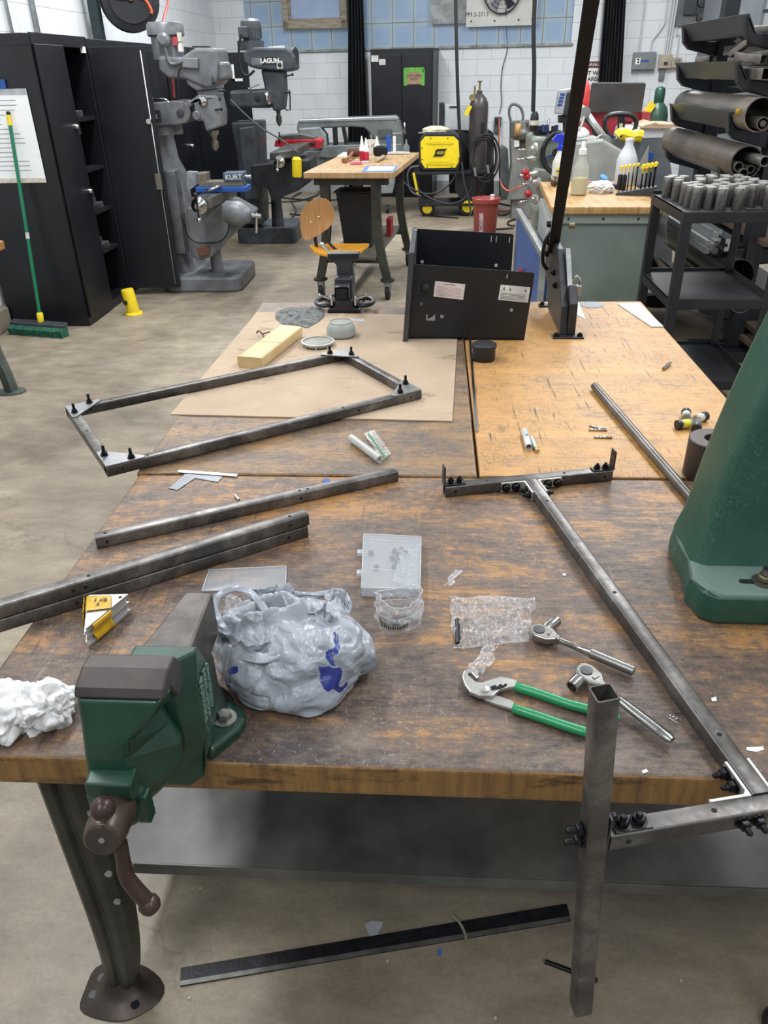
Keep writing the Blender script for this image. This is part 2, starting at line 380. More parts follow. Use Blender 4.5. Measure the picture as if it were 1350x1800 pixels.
# power cord of the fan down to the outlet
pts = [W(*wu(*p), .02) for p in ((890, 12), (891, 60), (892, 88), (884, 118), (881, 150), (882, 180), (878, 200))]; pts[0] = W(*wu(890, 15), .06)
b = B(); b.tube(smooth_path(pts), .006, 6); tag(b.put('power_cord', mat('4a4d4f', .5)), 'thin grey cord running from the fan board down the wall to the outlet', 'cord')
t = thing('wall_outlet', 'grey double outlet box on the back wall with the fan cord plugged in', 'outlet', W(*wu(876, 233), 0))
b = B(); wbox(b, (870, 205), (881, 222), 0, .06); wbox(b, (869, 220), (879, 234), 0, .05); b.put('box', mat('5e6365', .45, .4, .1, 9), t, bevel=.004)
b = B(); wbox(b, (871.5, 208), (879, 219), .06, .066); b.put('socket_plate', BLK2, t)
# tall curtain in the middle and one to the right
def curtain(name, label, x0, x1, bot, off, u_w, topx=None):
    (ua, z0), (ub, _) = wu(x0, bot), wu(x1, bot); tl = wu(topx[0], 0)[0] if topx else ua; tr = wu(topx[1], 0)[0] if topx else ub
    def P(s, tt):
        z = z0+(3.9-z0)*tt; q = max(0, min(1, (z-z0)/(2.5-z0))); l = ua+(tl-ua)*q; r = ub+(tr-ub)*q
        return W(l+(r-l)*s, z, off+.05*sin(s*u_w*2*pi+.5*sin(z*1.3))+.02*sin(s*u_w*5.3))
    b = B(); b.grid(P, 90, 24); return tag(b.put(name, mat('14161d', .75, 0, .3, 4), solid=.006), label, 'curtain')
curtain('black_curtain', 'narrow black floor-length curtain left of the tall cabinet on the back wall', 617, 655, 335, .14, 5, (617, 642))
curtain('black_curtain', 'gathered black curtain hanging behind the welding screen at the right', 1036, 1082, 330, .2, 7, (1062, 1098))
# conduits and electrical boxes, right of the back wall
def conduit(px, r, label, off=.03, name='conduit_pipe'):
    b = B(); b.tube(smooth_path([W(*wu(*p), off) for p in px], 5), r, 8); return tag(b.put(name, mat('c3c7c8', .45, .1, .05, 8)), label, 'conduit', 'grey painted conduits on the back wall')
conduit([(1136, -40), (1131, 20), (1126, 62), (1121, 92)], .012, 'left conduit dropping into the wide grey electrical box')
conduit([(1176, -40), (1170, 25), (1167, 42), (1156, 58), (1146, 72), (1143, 92)], .012, 'bent conduit sweeping left into the wide grey electrical box')
for i, (xa, xb) in enumerate(((1181, 1167.5), (1186, 1171), (1191, 1175))): conduit([(xa+4, -40), (xa, 0), (xb, 96)], .012, ['left', 'middle', 'right'][i]+' one of the three straight conduits above the tan switch box')
conduit([(1199, -40), (1194, 0), (1189, 58), (1193, 62), (1189, 100)], .010, 'thin kinked conduit above the small tan outlet box')
EB = mat('757a7b', .45, .3, .08, 8)
t = thing('electrical_box', 'wide grey electrical box with a blue label on the back wall', 'electrical box', W(*wu(1131, 122), 0))
b = B(); wbox(b, (1113, 92), (1149, 122), 0, .1); b.put('box', EB, t, bevel=.006)
b = B(); wbox(b, (1126, 105.5), (1139, 109), .1, .103); b.put('blue_label', BLUE, t)
b = B(); wbox(b, (1117, 102), (1124, 113), .1, .103); b.mi = 1; wbox(b, (1119, 103), (1123, 106), .103, .104); wbox(b, (1119.5, 108), (1122.5, 111), .103, .104); b.put('warning_sticker', [WHT, BLK], t)
t = thing('switch_box', 'tan switch box with a small dark socket beneath three conduits', 'switch box', W(*wu(1168, 120), 0))
TAN = mat('a69c8a', .55, .1, .12, 9)
b = B(); wbox(b, (1159, 96), (1178, 120), 0, .09); b.put('box', TAN, t, bevel=.006); b = B(); wbox(b, (1166, 109), (1172, 114), .09, .1); b.put('knob', BLK, t)
b = B(); wbox(b, (1159.5, 121), (1166, 141), 0, .05); tag(b.put('light_switch', mat('6c7070', .5, .3), bevel=.004), 'small grey switch box under the tan switch box', 'switch')
t = thing('outlet_box', 'small tan outlet box under the kinked conduit', 'outlet', W(*wu(1187, 119), 0))
b = B(); wbox(b, (1181, 101), (1195, 119), 0, .08); b.put('box', TAN, t, bevel=.005); b = B(); wbox(b, (1185, 104), (1193, 113), .08, .085); b.put('cover', mat('7f786c', .5), t)
t = thing('fuse_panel', 'dark grey electrical fuse panel high on the back wall behind the rack', 'electrical panel', W(*wu(1225, 45), 0))
b = B(); wbox(b, (1201, -60), (1250, 45), 0, .05); b.put('panel', mat('5c6061', .5, .3, .15, 7), t, bevel=.005)
b = B(); wbox(b, (1208, -30), (1220, 26), .05, .1); wbox(b, (1224, 14), (1238, 26), .05, .08)
for p in ((1234, 4), (1232, 32)): b.lathe([(.07, 0), (.06, .05), (.001, .055)], W(*wu(*p), .05), WN, 16)
b.put('breaker', mat('35383a', .45, .3), t)
b = B()
for p in ((1213, 18), (1240, 23)): b.lathe([(.025, 0), (.022, .02), (.001, .022)], W(*wu(*p), .06), WN, 12)
b.put('indicator_lamp', mat('c9c9b8', .4), t)
# hanging conduit post behind the rack
b = B(); b.cyl(W(*wu(1275, 60), .6), W(*wu(1278, -60), .6), .075, n=14); b.lathe([(.11, 0), (.13, .05), (.11, .1)], W(*wu(1277, 3), .6)-V((0, 0, .05)), (0, 0, 1), 14)
# warning signs
def sign(px, py, w, h, label, lines, head, off=.012):
    u, z = wu(px, py); t = thing('warning_sign', label, 'sign', W(u, z-h/2, off))
    b = B(); wb(b, u-w/2, u+w/2, z-h/2, z+h/2, off, off+.004); b.put('sheet', WHT, t)
    b = B(); wb(b, u-w*.46, u+w*.46, z+h*.2, z+h*.46, off+.004, off+.006); b.put('header_band', mat('5a1416', .5), t)
    text(head, h*.2, W(u, z+h*.33, off+.0075), WU, (0, 0, 1), WHT, t)
    text(lines, h*.24, W(u, z-h*.14, off+.0055), WU, (0, 0, 1), BLK, t, bold=.002)
sign(1045, 128, .31, .30, 'white danger hot work area sign half hidden by the right curtain', 'HOT WORK\nAREA', 'DANGER')
sign(754, 200, .30, .30, 'white safety sign with dark header partly hidden behind the tall black cabinet', 'KEEP\nBACK', 'REQUIRED')
# tall cabinet on the back wall
def handle(b, p, n, u):  # small lever handle
    p, n = V(p), V(n); b.lathe([(.018, 0), (.018, .02), (.012, .03)], p, n, 10); b.beam(p+n*.03-V((0, 0, .05)), p+n*.03+V((0, 0, .02)), .016, .012, n); return b
ca, cz = wu(650, 350); cb = wu(762, 350)[0]; ca = wu(651, 86, .5)[0]; cb = wu(762, 86, .5)[0]
t = thing('storage_cabinet', 'tall black two-door cabinet on the back wall with a green taped note', 'cabinet', W((ca+cb)/2, 0, .3))
b = B(); wb(b, ca, cb, 0, 1.93, .02, .5); b.put('body', CABM, t, bevel=.006); cm = (ca+cb)/2
for s, (a, c) in enumerate(((ca+.02, cm-.003), (cm+.003, cb-.02))):
    b = B(); wb(b, a, c, .06, 1.86, .5, .52); d = b.put('door', CABM, t, bevel=.004)
    if s:
        b = B(); handle(b, W(cm+.04, .95, .52), WN, WU); b.put('handle', CHR, d)
b = B(); u, z = wu(728, 136, .52)
for a in ((-.14, .14, .06, .12), (-.15, -.1, -.1, .1), (.1, .15, -.1, .1), (-.1, .1, -.08, .06)): wb(b, u+a[0], u+a[1], z+a[2], z+a[3], .521, .523)
b.put('green_tape', mat('5fae3c', .6), t); b = B(); wb(b, u-.1, u+.1, z-.085, z+.07, .523, .5245); b.put('note', mat('9d8266', .8), t)
text('SAFETY GEAR\nIN BOX', .036, W(u, z, .5255), WU, (0, 0, 1), mat('4a3628', .8), t)
for px, py, s in ((659, 103, .1), (672, 109, .09)):
    u, z = wu(px, py, .52); b = B(); wb(b, u-s/2, u+s/2, z-s*.4, z+s*.4, .521, .523); b.put('paper_tag', mat('cfcfc8', .7), t)

# ================================================================ LEFT WALL: black cabinets
def locker(y0, y1, label, name='storage_cabinet', x0=-3.27, x1=-2.64, h=1.93, openn=False):
    t = thing(name, label, 'cabinet', ((x0+x1)/2, (y0+y1)/2, 0))
    ym = (y0+y1)/2; b = B()
    if not openn: b.box((x0, y0, 0), (x1-.02, y1, h)); b.put('body', CABM, t, bevel=.006)
    else:
        b.box((x0, y0, 0), (x0+.02, y1, h)); b.box((x0, y0, 0), (x1, y0+.02, h)); b.box((x0, y1-.02, 0), (x1, y1, h)); b.box((x0, y0, 0), (x1, y1, .07)); b.box((x0, y0, h-.07), (x1, y1, h)); b.put('body', CABM, t, bevel=.005)
        for z in (.42, .72, 1.03, 1.38): b = B(); b.box((x0+.02, y0+.02, z), (x1-.03, y1-.02, z+.025)); b.put('shelf', mat('26282c', .4, .2), t)
    return t, ym
ct, ym = locker(5.74, 6.68, 'large black cabinet nearest the camera, paper chart on its side, one leaf open', openn=True)
b = B(); b.box((-2.64, 5.76, .06), (-2.62, ym, 1.87)); d = b.put('door', CABM, ct, bevel=.004)
b = B(); handle(b, (-2.62, ym-.07, 1.36), (1, 0, 0), 0); handle(b, (-2.62, ym-.05, .92), (1, 0, 0), 0); b.put('handle', CHR, d)
hd = V((-2.64, 6.69, 0)); fe = V((-2.2, 6.72, 0)); dd = (fe-hd).normalized(); M = frame(V((0, 0, 1)), dd)
b = B(); b.obox((hd+fe)/2+V((0, 0, .965)), (.02, (fe-hd).length, 1.81), Matrix((V((-dd.y, dd.x, 0)), dd, V((0, 0, 1)))).transposed()); d2 = b.put('open_door', CABM, ct, bevel=.004)
b = B(); q = fe-dd*.035+V((0, -.022, 0)); b.cyl(q+V((0, 0, .09)), q+V((0, 0, 1.84)), .006, n=8); b.put('lock_rod', ALU, d2)
b = B(); b.box(q+V((-.03, -.02, .86)), q+V((.02, .01, .98))); b.put('latch', CHR, d2); b = B(); b.cyl(q+V((-.01, -.03, 1.36)), q+V((-.01, .0, 1.36)), .02, n=10); b.put('latch_knob', CHR, d2)
b = B(); b.box((-2.66, 6.6, 1.83), (-2.635, 6.64, 1.87)); b.put('sticker', WHT, ct)
for i, (a, c, l) in enumerate(((6.74, 7.66, 'black cabinet just behind the open cabinet leaf, second from the camera'), (7.68, 8.6, 'third black cabinet along the left wall, behind the front milling machine'), (8.62, 9.52, 'fourth black cabinet along the left wall, behind the milling machine column'), (9.56, 10.5, 'farthest black cabinet of the left wall, with a leaf bearing an L-shaped white mark'))):
    t, ym = locker(a, c, l)
    for s in (0, 1):
        b = B(); y0, y1 = (a+.02, ym-.003) if s == 0 else (ym+.003, c-.02)
        if i == 3 and s == 0:
            b.box((-2.66, 9.525, .06), (-2.02, 9.545, 1.87)); d = b.put('open_door', CABM, t, bevel=.004)
            b = B(); b.box((-2.2, 9.518, 1.6), (-2.175, 9.5245, 1.76)); b.box((-2.2, 9.518, 1.6), (-2.09, 9.5245, 1.625)); b.put('white_corner_mark', WHT, d); b = B(); b.box((-2.12, 9.49, 1.1), (-2.05, 9.5245, 1.14)); b.put('latch', CHR, d)
            continue
        b.box((-2.66, y0, .06), (-2.64, y1, 1.87)); d = b.put('door', CABM, t, bevel=.004)
        if s: b = B(); handle(b, (-2.64, ym+.05, 1.0), (1, 0, 0), 0); b.put('handle', CHR, d)
# items on the shelves of the open cabinet
SG = mat('5d6063', .4, .5, .3, 14)
for i, (y, z, l) in enumerate(((6.38, 1.405, 'flat grey tool block on the top visible shelf of the open cabinet'), (6.45, .745, 'grey vise-like fixture with a ring on the middle shelf of the open cabinet'), (6.42, .445, 'grey metal offcuts on the lower shelf of the open cabinet'))):
    t = thing('machine_fixture', l, 'tool', (-2.78, y, z)); b = B(); b.box((-2.9, y-.12, z), (-2.68, y+.1, z+.05)); b.box((-2.85, y-.08, z+.05), (-2.72, y+.06, z+.09)); b.put('base', SG, t, bevel=.008)
    if i == 1: b = B(); b.cyl((-2.78, y, z+.09), (-2.78, y, z+.13), .02); b.tube([(-2.78, y+.03*cos(a), z+.15+.03*sin(a)) for a in [k*pi/6 for k in range(12)]], .008, 6, True); b.put('ring_bolt', CHR, t)
# paper chart on the cabinet side, blue tape above
yc = 5.736
def sd(px, py, y=yc): p = UY(px, py, y); return p.x, p.z
t = thing('flip_chart', 'white printed paper chart hung on the side of the nearest black cabinet', 'chart', V((-2.98, yc-.005, 1.05)))
(xa, za), (xb, zb) = sd(-30, 157), sd(44, 157); (xc, zc), (xd, zd) = sd(-30, 322), sd(82, 320)
xa = min(xa, xc)
b = B(); b.box((xa, yc-.006, zc), (xd, yc-.002, za)); b.put('sheet', PAP, t); b = B(); b.box((xa, yc-.008, za-.035), (xd, yc-.006, za)); b.put('top_strip', mat('a8acae', .5), t); b = B(); b.box((xa, yc-.008, zc), (xd, yc-.006, zc+.03)); b.put('bottom_strip', mat('cfc9b6', .7), t)
b = B(); rnd = random.Random(3)
for k in range(16):
    z = za-.07-k*(za-zc-.12)/16; L = rnd.choice((.5, .85, .8, .6))*(xd-xa-.08)
    b.box((xa+.05, yc-.0072, z), (xa+.05+L, yc-.006, z+.004))
b.put('printed_lines', mat('8b8d90', .8), t)
b = B(); (xa, za), (xb, zb) = sd(-20, 140), sd(12, 156); b.box((xa, yc-.01, zb), (xb, yc-.001, za)); tag(b.put('blue_tape', BLUE), 'short strip of blue tape above the white chart', 'tape')
# push broom leaning against the cabinet
p0 = U(72, 566, .09); p1 = UY(14, 196, 5.715); t = thing('push_broom', 'green-handled push broom leaning on the black cabinet', 'broom', U(76, 588, 0))
d = p1-p0
b = B(); b.tube([p0+d*.03, p0+d*.94], .0125, 10); b.put('handle', mat('14714f', .35, 0, .05), t)
b = B(); b.tube([p0+d*.94, p0+d*.985], .0135, 10); b.put('yellow_band', YEL, t); b = B(); b.tube([p0+d*.98, p1], .013, 10); b.put('hanging_cap', BLK2, t)
b = B(); b.lathe([(.016, -.02), (.022, 0), (.024, .06), (.018, .07)], p0, d, 12); b.put('socket', YEL, t)
b = B(); q = p0+d*.42; b.tube([q, q+d*.03], .0135, 10); b.put('label_sticker', mat('c7c3c0', .6), t)
a, c = U(30, 582, .05), U(121, 588, .05); M = frame(c-a)
L = U(122, 590, .0)-U(28, 583, .0); L.z = 0; Ld = L.normalized(); nn = V((Ld.y, -Ld.x, 0)); o0 = U(28, 583, 0)
prof = [(.0, .0), (.075, .0), (.085, .05), (.03, .075), (-.005, .07)]
b = B(); n = 14
rs = [[o0+Ld*(L.length*i/n)+nn*(u+.006*sin(i*2.3))+V((0, 0, v)) for u, v in prof] for i in range(n+1)]; b.loft(rs); b.put('bristles', mat('1e5b45', .9, 0, .3, 60, .6), t)
b = B(); rs = [[o0+Ld*(L.length*i/4)+nn*u+V((0, 0, v)) for u, v in ((.02, .068), (.045, .062), (.045, .085), (-.01, .1), (-.012, .07))] for i in range(5)]; b.loft(rs); b.put('block', mat('33373a', .5), t, bevel=.004)
# yellow cylinder on the floor by the cabinet
p = U(236, 552, 0)
t = thing('cord_lockout', 'yellow lockout cylinder standing on the floor by the open cabinet', 'lockout device', p)
b = B(); b.lathe([(.052, .02), (.05, .022), (.05, .19), (.046, .2)], p, (-.12, 0, 1), 18); b.put('body', YEL, t)
b = B(); b.lathe([(.052, .0), (.075, .002), (.07, .014), (.05, .022)], p, (0, 0, 1), 10); b.put('flange', YEL, t)
b = B(); b.box(p+V((-.052, -.056, .09)), p+V((-.02, -.046, .12))); b.put('printed_mark', BLK, t)
# side bench at the left edge, mostly outside the frame
t = thing('side_workbench', 'wooden-topped bench at the left edge with a curved grey-green steel leg', 'workbench', (-2.75, 4.4, 0))
b = B(); q = U(8, 425, .86); b.box((-3.28, q.y-1.9, .82), (q.x, q.y, .87)); b.put('top', mat('9c6a35', .5, 0, .2, 6), t, bevel=.01)
lp = U(22, 688, 0); b = B(); LG2 = mat('4f5852', .5, .2, .12, 8)
rs = [[lp+V((dx+u, dy+v, z)) for u, v in ((-.03, .03), (.02, .04), (.035, 0), (.02, -.04), (-.03, -.03))] for z, dx, dy in ((.0, 0, 0), (.1, -.01, 0), (.25, -.045, .01), (.5, -.075, .02), (.82, -.08, .02))]; b.loft(rs); b.put('leg', LG2, t)
b = B(); b.add([lp+V((x, y, z)) for z in (0, .008) for x, y in circ((0, -.01), .09, 16, ell=.75)], [tuple(range(16)), tuple(range(16, 32))]+[(i, (i+1) % 16, 16+(i+1) % 16, 16+i) for i in range(16)]); b.put('foot_plate', LG2, t)
# hose reel on its post
yp = 7.0
a, c = UX(160, -40, -3.2), UX(176, 73, -3.2)
b = B(); b.beam((-3.2, c.y, 1.95), (-3.2, c.y, 3.9), .09, .09); 
tag(b.put('wall_post', mat('2c3a3d', .5, .2)), 'dark green square post standing above the cabinets beside the hose reel', 'post')
rc = UX(229, -2, -3.0); ry = c.y
rc = UY(229, -2, ry+.1); t = thing('hose_reel', 'black wall hose reel with an orange hose above the cabinets', 'hose reel', rc-V((0, 0, .3)))
b = B(); ax = V((.45, -1, 0)).normalized(); b.lathe([(.02, .02), (.2, .02), (.205, .01), (.265, .0), (.27, -.02), (.26, -.02), (.12, -.03), (.12, -.16), (.26, -.17), (.27, -.19), (.02, -.19)], rc, ax, 32); b.put('drum', BLK, t)
b = B(); b.lathe([(.03, .02), (.03, .04), (.018, .06)], rc, ax, 12); b.put('hub_fitting', mat('a58a55', .35, .8), t)
up = V((0, 0, 1)); rt = up.cross(ax).normalized(); rt = rt if rt.x > 0 else -rt
b = B(); b.tube(smooth_path([rc+ax*.04+rt*x+up*z for x, z in ((-.26, .22), (-.2, .05), (-.08, 0), (.02, .02), (.12, .0), (.17, -.08), (.17, -.12))]), .014, 8); b.put('feed_hose', ORG, t)
b = B(); b.beam(rc-ax*.1+rt*-.05, V((-3.2, c.y, rc.z-.05)), .05, .05); b.put('bracket', BLK, t)
b = B(); b.tube(smooth_path([rc-ax*.1+rt*.24+up*.1, rc-ax*.1+rt*.36+up*.0, UY(287, 40, 7.4), UY(294, 90, 7.45), UY(303, 140, 7.45), UY(305, 165, 7.45), UY(306, 172, 7.45)]), .012, 8); tag(b.put('air_hose', mat('a8443a', .5)), 'red-orange air hose hanging from the reel behind the front milling machine', 'hose')
conduit2 = [((-3.27, 5.7, 3.9), (-3.27, 5.7, 1.95)), ((-3.27, 6.35, 3.9), (-3.27, 6.35, 1.95))]
for i, (a, c) in enumerate((((2, 0), (20, 55)), ((52, 0), (66, 57)))):
    y = UX(c[0], c[1], -3.28).y; b = B(); b.cyl((-3.275, y, 1.94), (-3.275, y, 3.9), .014 if i == 0 else .022, n=8); tag(b.put('wall_conduit', mat('b9bdbf', .4, .2)), ['thin', 'thicker white'][i]+' vertical conduit on the left wall above the nearest cabinet', 'conduit')

# ================================================================ BACKGROUND MACHINES
def PX(b, Y, pts, d, smooth=False):
    """outline seen at distance Y, given real depth d behind it"""
    return b.prism([(q.x, q.z) for q in (UY(x, y, Y) for x, y in pts)], 'y', Y, Y+d, smooth)
def PC(b, Y, x, y0, y1, rpx, n=18, x2=None):
    """upright cylinder: centre column x, from pixel row y0 to y1"""
    a, c = UY(x, y0, Y), UY(x2 if x2 is not None else x, y1, Y); r = (UY(x+rpx, y0, Y)-a).length; c.x = a.x if x2 is None else c.x
    return b.cyl(a, c, r, n=n)
def ball(b, p, r): return b.sphere(p, r, 10)
# ---- front milling machine
GM = mat('74777a', .4, .1, .14, 6, .03, 'milling_grey', col2='56595c')
t = thing('milling_machine', 'front light grey vertical milling machine with round motor on top', 'milling machine', (-2.05, 7.05, 0))
b = B(); b.add([], []); b.prism(rrect(-2.38, 6.76, -1.68, 7.5, .1), 'z', 0, .13); b.put('base', GM, t, bevel=.02)
b = B(); b.loft([[V((x, y, z)) for x, y in rrect(-2.42, 6.95, xr, 7.5, .06)] for z, xr in ((.1, -2.14), (.25, -2.2), (.9, -2.22), (1.02, -2.28), (1.2, -2.3), (1.26, -2.27))]); b.box((-2.26, 6.9, .3), (-2.17, 7.05, .98)); b.put('column', GM, t, bevel=.01)
b = B(); PX(b, 6.95, [(245, 183), (305, 177), (255+63, 177)]+[(318+18*sin(a), 198-21*cos(a)) for a in (.3, .7, 1.1, 1.6, 2.1, 2.6)]+[(312, 220), (245, 226)], .28); r = b.put('ram', GM, t, bevel=.012)
q = UY(268, 204, 6.945); b = B(); b.box(q+V((-.08, 0, -.04)), q+V((.07, .004, .04))); b.put('badge', GREYD, r); text('port', .06, q+V((-.01, -.003, 0)), (1, 0, 0), (0, 0, 1), mat('b9bbbb', .5), r)
b = B(); b.lathe([(.03, 0), (.03, .012), (.012, .014)], UY(317, 199, 6.95), (0, -1, 0), 12); b.put('pivot_cap', GREYD, r)
b = B(); b.lathe([(.16, 0), (.16, .1), (.14, .12)], (-2.28, 7.12, 1.24), (0, 0, 1), 20); b.put('turret', GM, t)
b = B(); PX(b, 6.88, [(277, 98), (318, 100), (342, 84), (381, 84), (385, 108), (385, 140), (378, 152), (362, 156), (326, 140), (296, 138), (279, 126)], .36); hdg = b.put('belt_housing', GM, t, bevel=.025, seg=3)
b = B(); PX(b, 6.85, [(320, 102), (348, 102), (348, 121), (320, 119)], .08); b.put('switch_box', GM, hdg, bevel=.006)
b = B(); PX(b, 6.86, [(382, 108), (396, 109), (401, 138), (384, 142)], .2); b.put('speed_dial', GREYM, hdg, bevel=.02)
b = B(); PX(b, 6.98, [(337, 83), (365, 83), (365, 81), (337, 81)], .1); b.put('cap_plate', DKM, hdg)
b = B(); PX(b, 6.9, [(324, 138), (380, 148), (382, 156), (345, 160), (330, 150)], .26); PX(b, 6.93, [(345, 158), (383, 156), (383, 170), (346, 168)], .22); PX(b, 6.9, [(349, 166), (381, 168), (388, 196), (388, 222), (362, 232), (356, 212), (345, 214), (340, 182), (330, 192), (330, 180)], .24); hd_ = b.put('head', GM, t, bevel=.018, seg=3)
m0 = UY(297, 100, 7.08); m1 = UY(298, 60, 7.08); m1.x = m0.x; b = B(); b.cyl(m0-V((0, 0, .02)), m1, .122, n=28); mo = b.put('motor', GM, t)
b = B(); b.lathe([(.122, 0), (.145, .01), (.145, .08), (.13, .1), (.05, .105)], m1-V((0, 0, .02)), (0, 0, 1), 28); b.put('motor_cap', GM, mo, bevel=.004)
b = B(); q = UY(286, 70, 6.9); b.lathe([(.05, 0), (.052, .05), (.03, .065)], q+V((0, .06, 0)), (0, -1, 0), 16); b.put('terminal_box', GM, mo)
for cx, cy, w_, h_, mm in ((308, 72, .045, .06, 'a8424a'), (315, 65, .03, .06, 'c9c5b8'), (317, 83, .035, .06, 'd2cfc2')):
    q = UY(cx, cy, 6.975); b = B(); b.box(q+V((-w_/2, -.004, -h_/2)), q+V((w_/2, .03, h_/2))); b.put('label_plate', mat(mm, .5), mo)
b = B(); b.tube(smooth_path([UY(x, y, 6.86) for x, y in ((290, 84), (294, 100), (300, 111), (310, 112), (322, 108))]), .014, 8); b.put('conduit', GREYM, t)
b = B(); b.tube(smooth_path([UY(x, y, 6.84) for x, y in ((319, 118), (314, 128), (314, 150), (315, 168))]), .007, 6); b.put('cable', BLK2, t)
b = B(); c0, c1 = UY(375, 229, 7.02), UY(375, 265, 7.02); c1.x = c0.x; h_ = (c0-c1).length; b.lathe([(.045, 0), (.04, -.2*h_), (.03, -.25*h_), (.018, -.4*h_), (.018, -.5*h_), (.03, -.55*h_), (.03, -.8*h_), (.012, -h_)], c0, (0, 0, 1), 14); b.put('chuck', mat('8f8a80', .35, .8), t)
b = B()
for x, y, r_ in ((347, 203, .035),): b.lathe([(r_, 0), (r_, .03), (r_*.8, .035)], UY(x, y, 6.92), (0, -1, 0), 18)
b.put('worm_cap', GREYM, hd_)
b = B(); q = UY(357, 178, 6.9); b.lathe([(.04, 0), (.035, .02), (.01, .03)], q, (0, -1, 0), 12); b.put('gear_selector', CHR, hd_)
for (x0, y0), (x1, y1) in (((382, 160), (394, 160)), ((378, 193), (389, 192)), ((372, 127), (375, 145))):
    b = B(); p, q = UY(x0, y0, 6.9), UY(x1, y1, 6.86); b.cyl(p, q, .006, n=6); ball(b, q, .014); b.put('lever', DKM, hd_)
b = B(); b.tube([UY(x, y, 6.95) for x, y in ((384, 178), (385, 212), (372, 222))], .01, 6); b.tube([UY(x, y, 6.95) for x, y in ((378, 174), (388, 174))], .015, 6); b.put('quill_rod', DKM, hd_)
b = B(); b.tube(smooth_path([UY(x, y, 6.8) for x, y in ((257, 174), (285, 174), (293, 176), (296, 180))]), .008, 6); b.put('grab_rail', CHR, r)
# knee, saddle, table
b = B(); PX(b, 6.8, [(326, 365), (372, 362), (400, 356), (440, 378), (432, 392), (405, 415), (372, 452), (352, 458), (336, 452)], .38); b.put('knee', GM, t, bevel=.015)
b = B(); b.cyl((-1.93, 7.0, .1), (-1.93, 7.0, .4), .06, .045, n=14); b.put('lift_screw', GREYM, t)
ta, tb, tc_ = U(333, 343, .83), U(372, 349, .83), U(417, 331, .83)
ta, tb = V((-2.12, 6.6, .83)), V((-1.92, 6.58, .83)); dv = V((.30, 1.05, 0))
ta, tb = UY(333, 345, 6.55), UY(370, 352, 6.55); tb.z = ta.z = (ta.z+tb.z)/2; tf_ = UY(416, 334, 7.25); dv = tf_-tb; dv.z = 0
b = B(); b.ext([ta, tb, tb+dv, ta+dv], (0, 0, -.075)); s_ = (tb-ta)/7
for k in (1, 3, 5): b.mi = 1; b.ext([ta+s_*(k+.2)+V((0, 0, .001)), ta+s_*(k+.8)+V((0, 0, .001)), ta+s_*(k+.8)+dv+V((0, 0, .001)), ta+s_*(k+.2)+dv+V((0, 0, .001))], (0, 0, -.003))
tbl = b.put('table', [mat('77756f', .4, .7, .2, 8, .05), DKM], t, bevel=.004)
q = (ta+tb)/2+V((0, -.02, -.05)); b = B(); b.lathe([(.06, 0), (.065, .03), (.04, .05), (.02, .09)], q, (0, -1, 0), 20); hw = b.put('handwheel', CHR, t)
b = B(); b.cyl(q+V((0, -.085, .08)), q+V((0, -.085, -.1)), .009, n=8); ball(b, q+V((0, -.1, .09)), .022); b.put('crank', DKM, hw); b = B(); ball(b, q+V((0, -.085, -.1)), .02); b.put('crank_knob', CHR, hw)
b = B(); c = UY(432, 372, 6.75); b.lathe([(.09, 0), (.1, .12), (.06, .2), (.03, .22)], c-V((.16, 0, 0)), (1, -.25, -.1), 18); b.put('knee_crank_boss', GM, t)
b = B(); b.cyl(c+V((.05, -.04, -.02)), c+V((.14, -.06, -.03)), .02, n=10); b.tube([c+V((.1, -.05, -.0)), c+V((.08, -.05, -.16))], .014, 8); b.put('knee_crank', CHR, t)
b = B(); PX(b, 6.78, [(346, 434), (369, 434), (367, 450), (350, 450)], .06); b.put('oil_pump', mat('6b4a38', .5), t, bevel=.004)
b = B(); b.tube(smooth_path([UY(x, y, 6.76) for x, y in ((322, 385), (326, 405), (335, 420), (352, 427), (385, 425), (400, 410), (402, 385), (395, 372))]), .006, 6); b.put('oil_line', BLK2, t)
b = B(); PX(b, 7.0, [(328, 302), (345, 303), (345, 325), (333, 334), (329, 330)], .08); b.put('backboard', mat('8b9296', .5), t)
# vise on its table
vb = ta+dv*.45+(tb-ta)*.2; v = thing('milling_vise', 'machine vise with a blue base sitting on the front milling machine table', 'vise', vb)
vx = UY(352, 330, 6.95); vz = vb.z+.001
xx0, xx1 = UY(348, 330, 6.95).x, UY(437, 330, 6.95).x
b = B(); b.box((xx0, 6.86, vz), (xx1, 7.05, vz+.045)); b.put('swivel_base', BLUE, v, bevel=.008)
b = B(); b.box((xx0+.03, 6.88, vz+.045), (xx1-.03, 7.02, vz+.085)); b.put('bed', mat('7d776b', .45, .6), v, bevel=.004)
b = B(); b.box((xx0+.02, 6.88, vz+.085), (xx0+.1, 7.02, vz+.15)); b.put('fixed_jaw', mat('7d776b', .45, .6), v, bevel=.004)
b = B(); b.box((xx1-.19, 6.87, vz+.085), (xx1-.02, 7.03, vz+.15)); j = b.put('moving_jaw', mat('4c596b', .45, .3), v, bevel=.004)
text('KURT', .055, (xx1-.1, 6.867, vz+.117), (1, 0, 0), (0, 0, 1), WHT, j)
b = B(); b.cyl((xx1-.02, 6.95, vz+.11), (xx1+.03, 6.95, vz+.11), .018); b.put('screw_end', CHR, v)
b = B(); b.tube([UY(362, 336, 6.8), UY(388, 327, 6.85)], .012, 8); tag(b.put('vise_handle', CHR), 'chrome vise crank handle lying on the front milling machine table', 'handle')
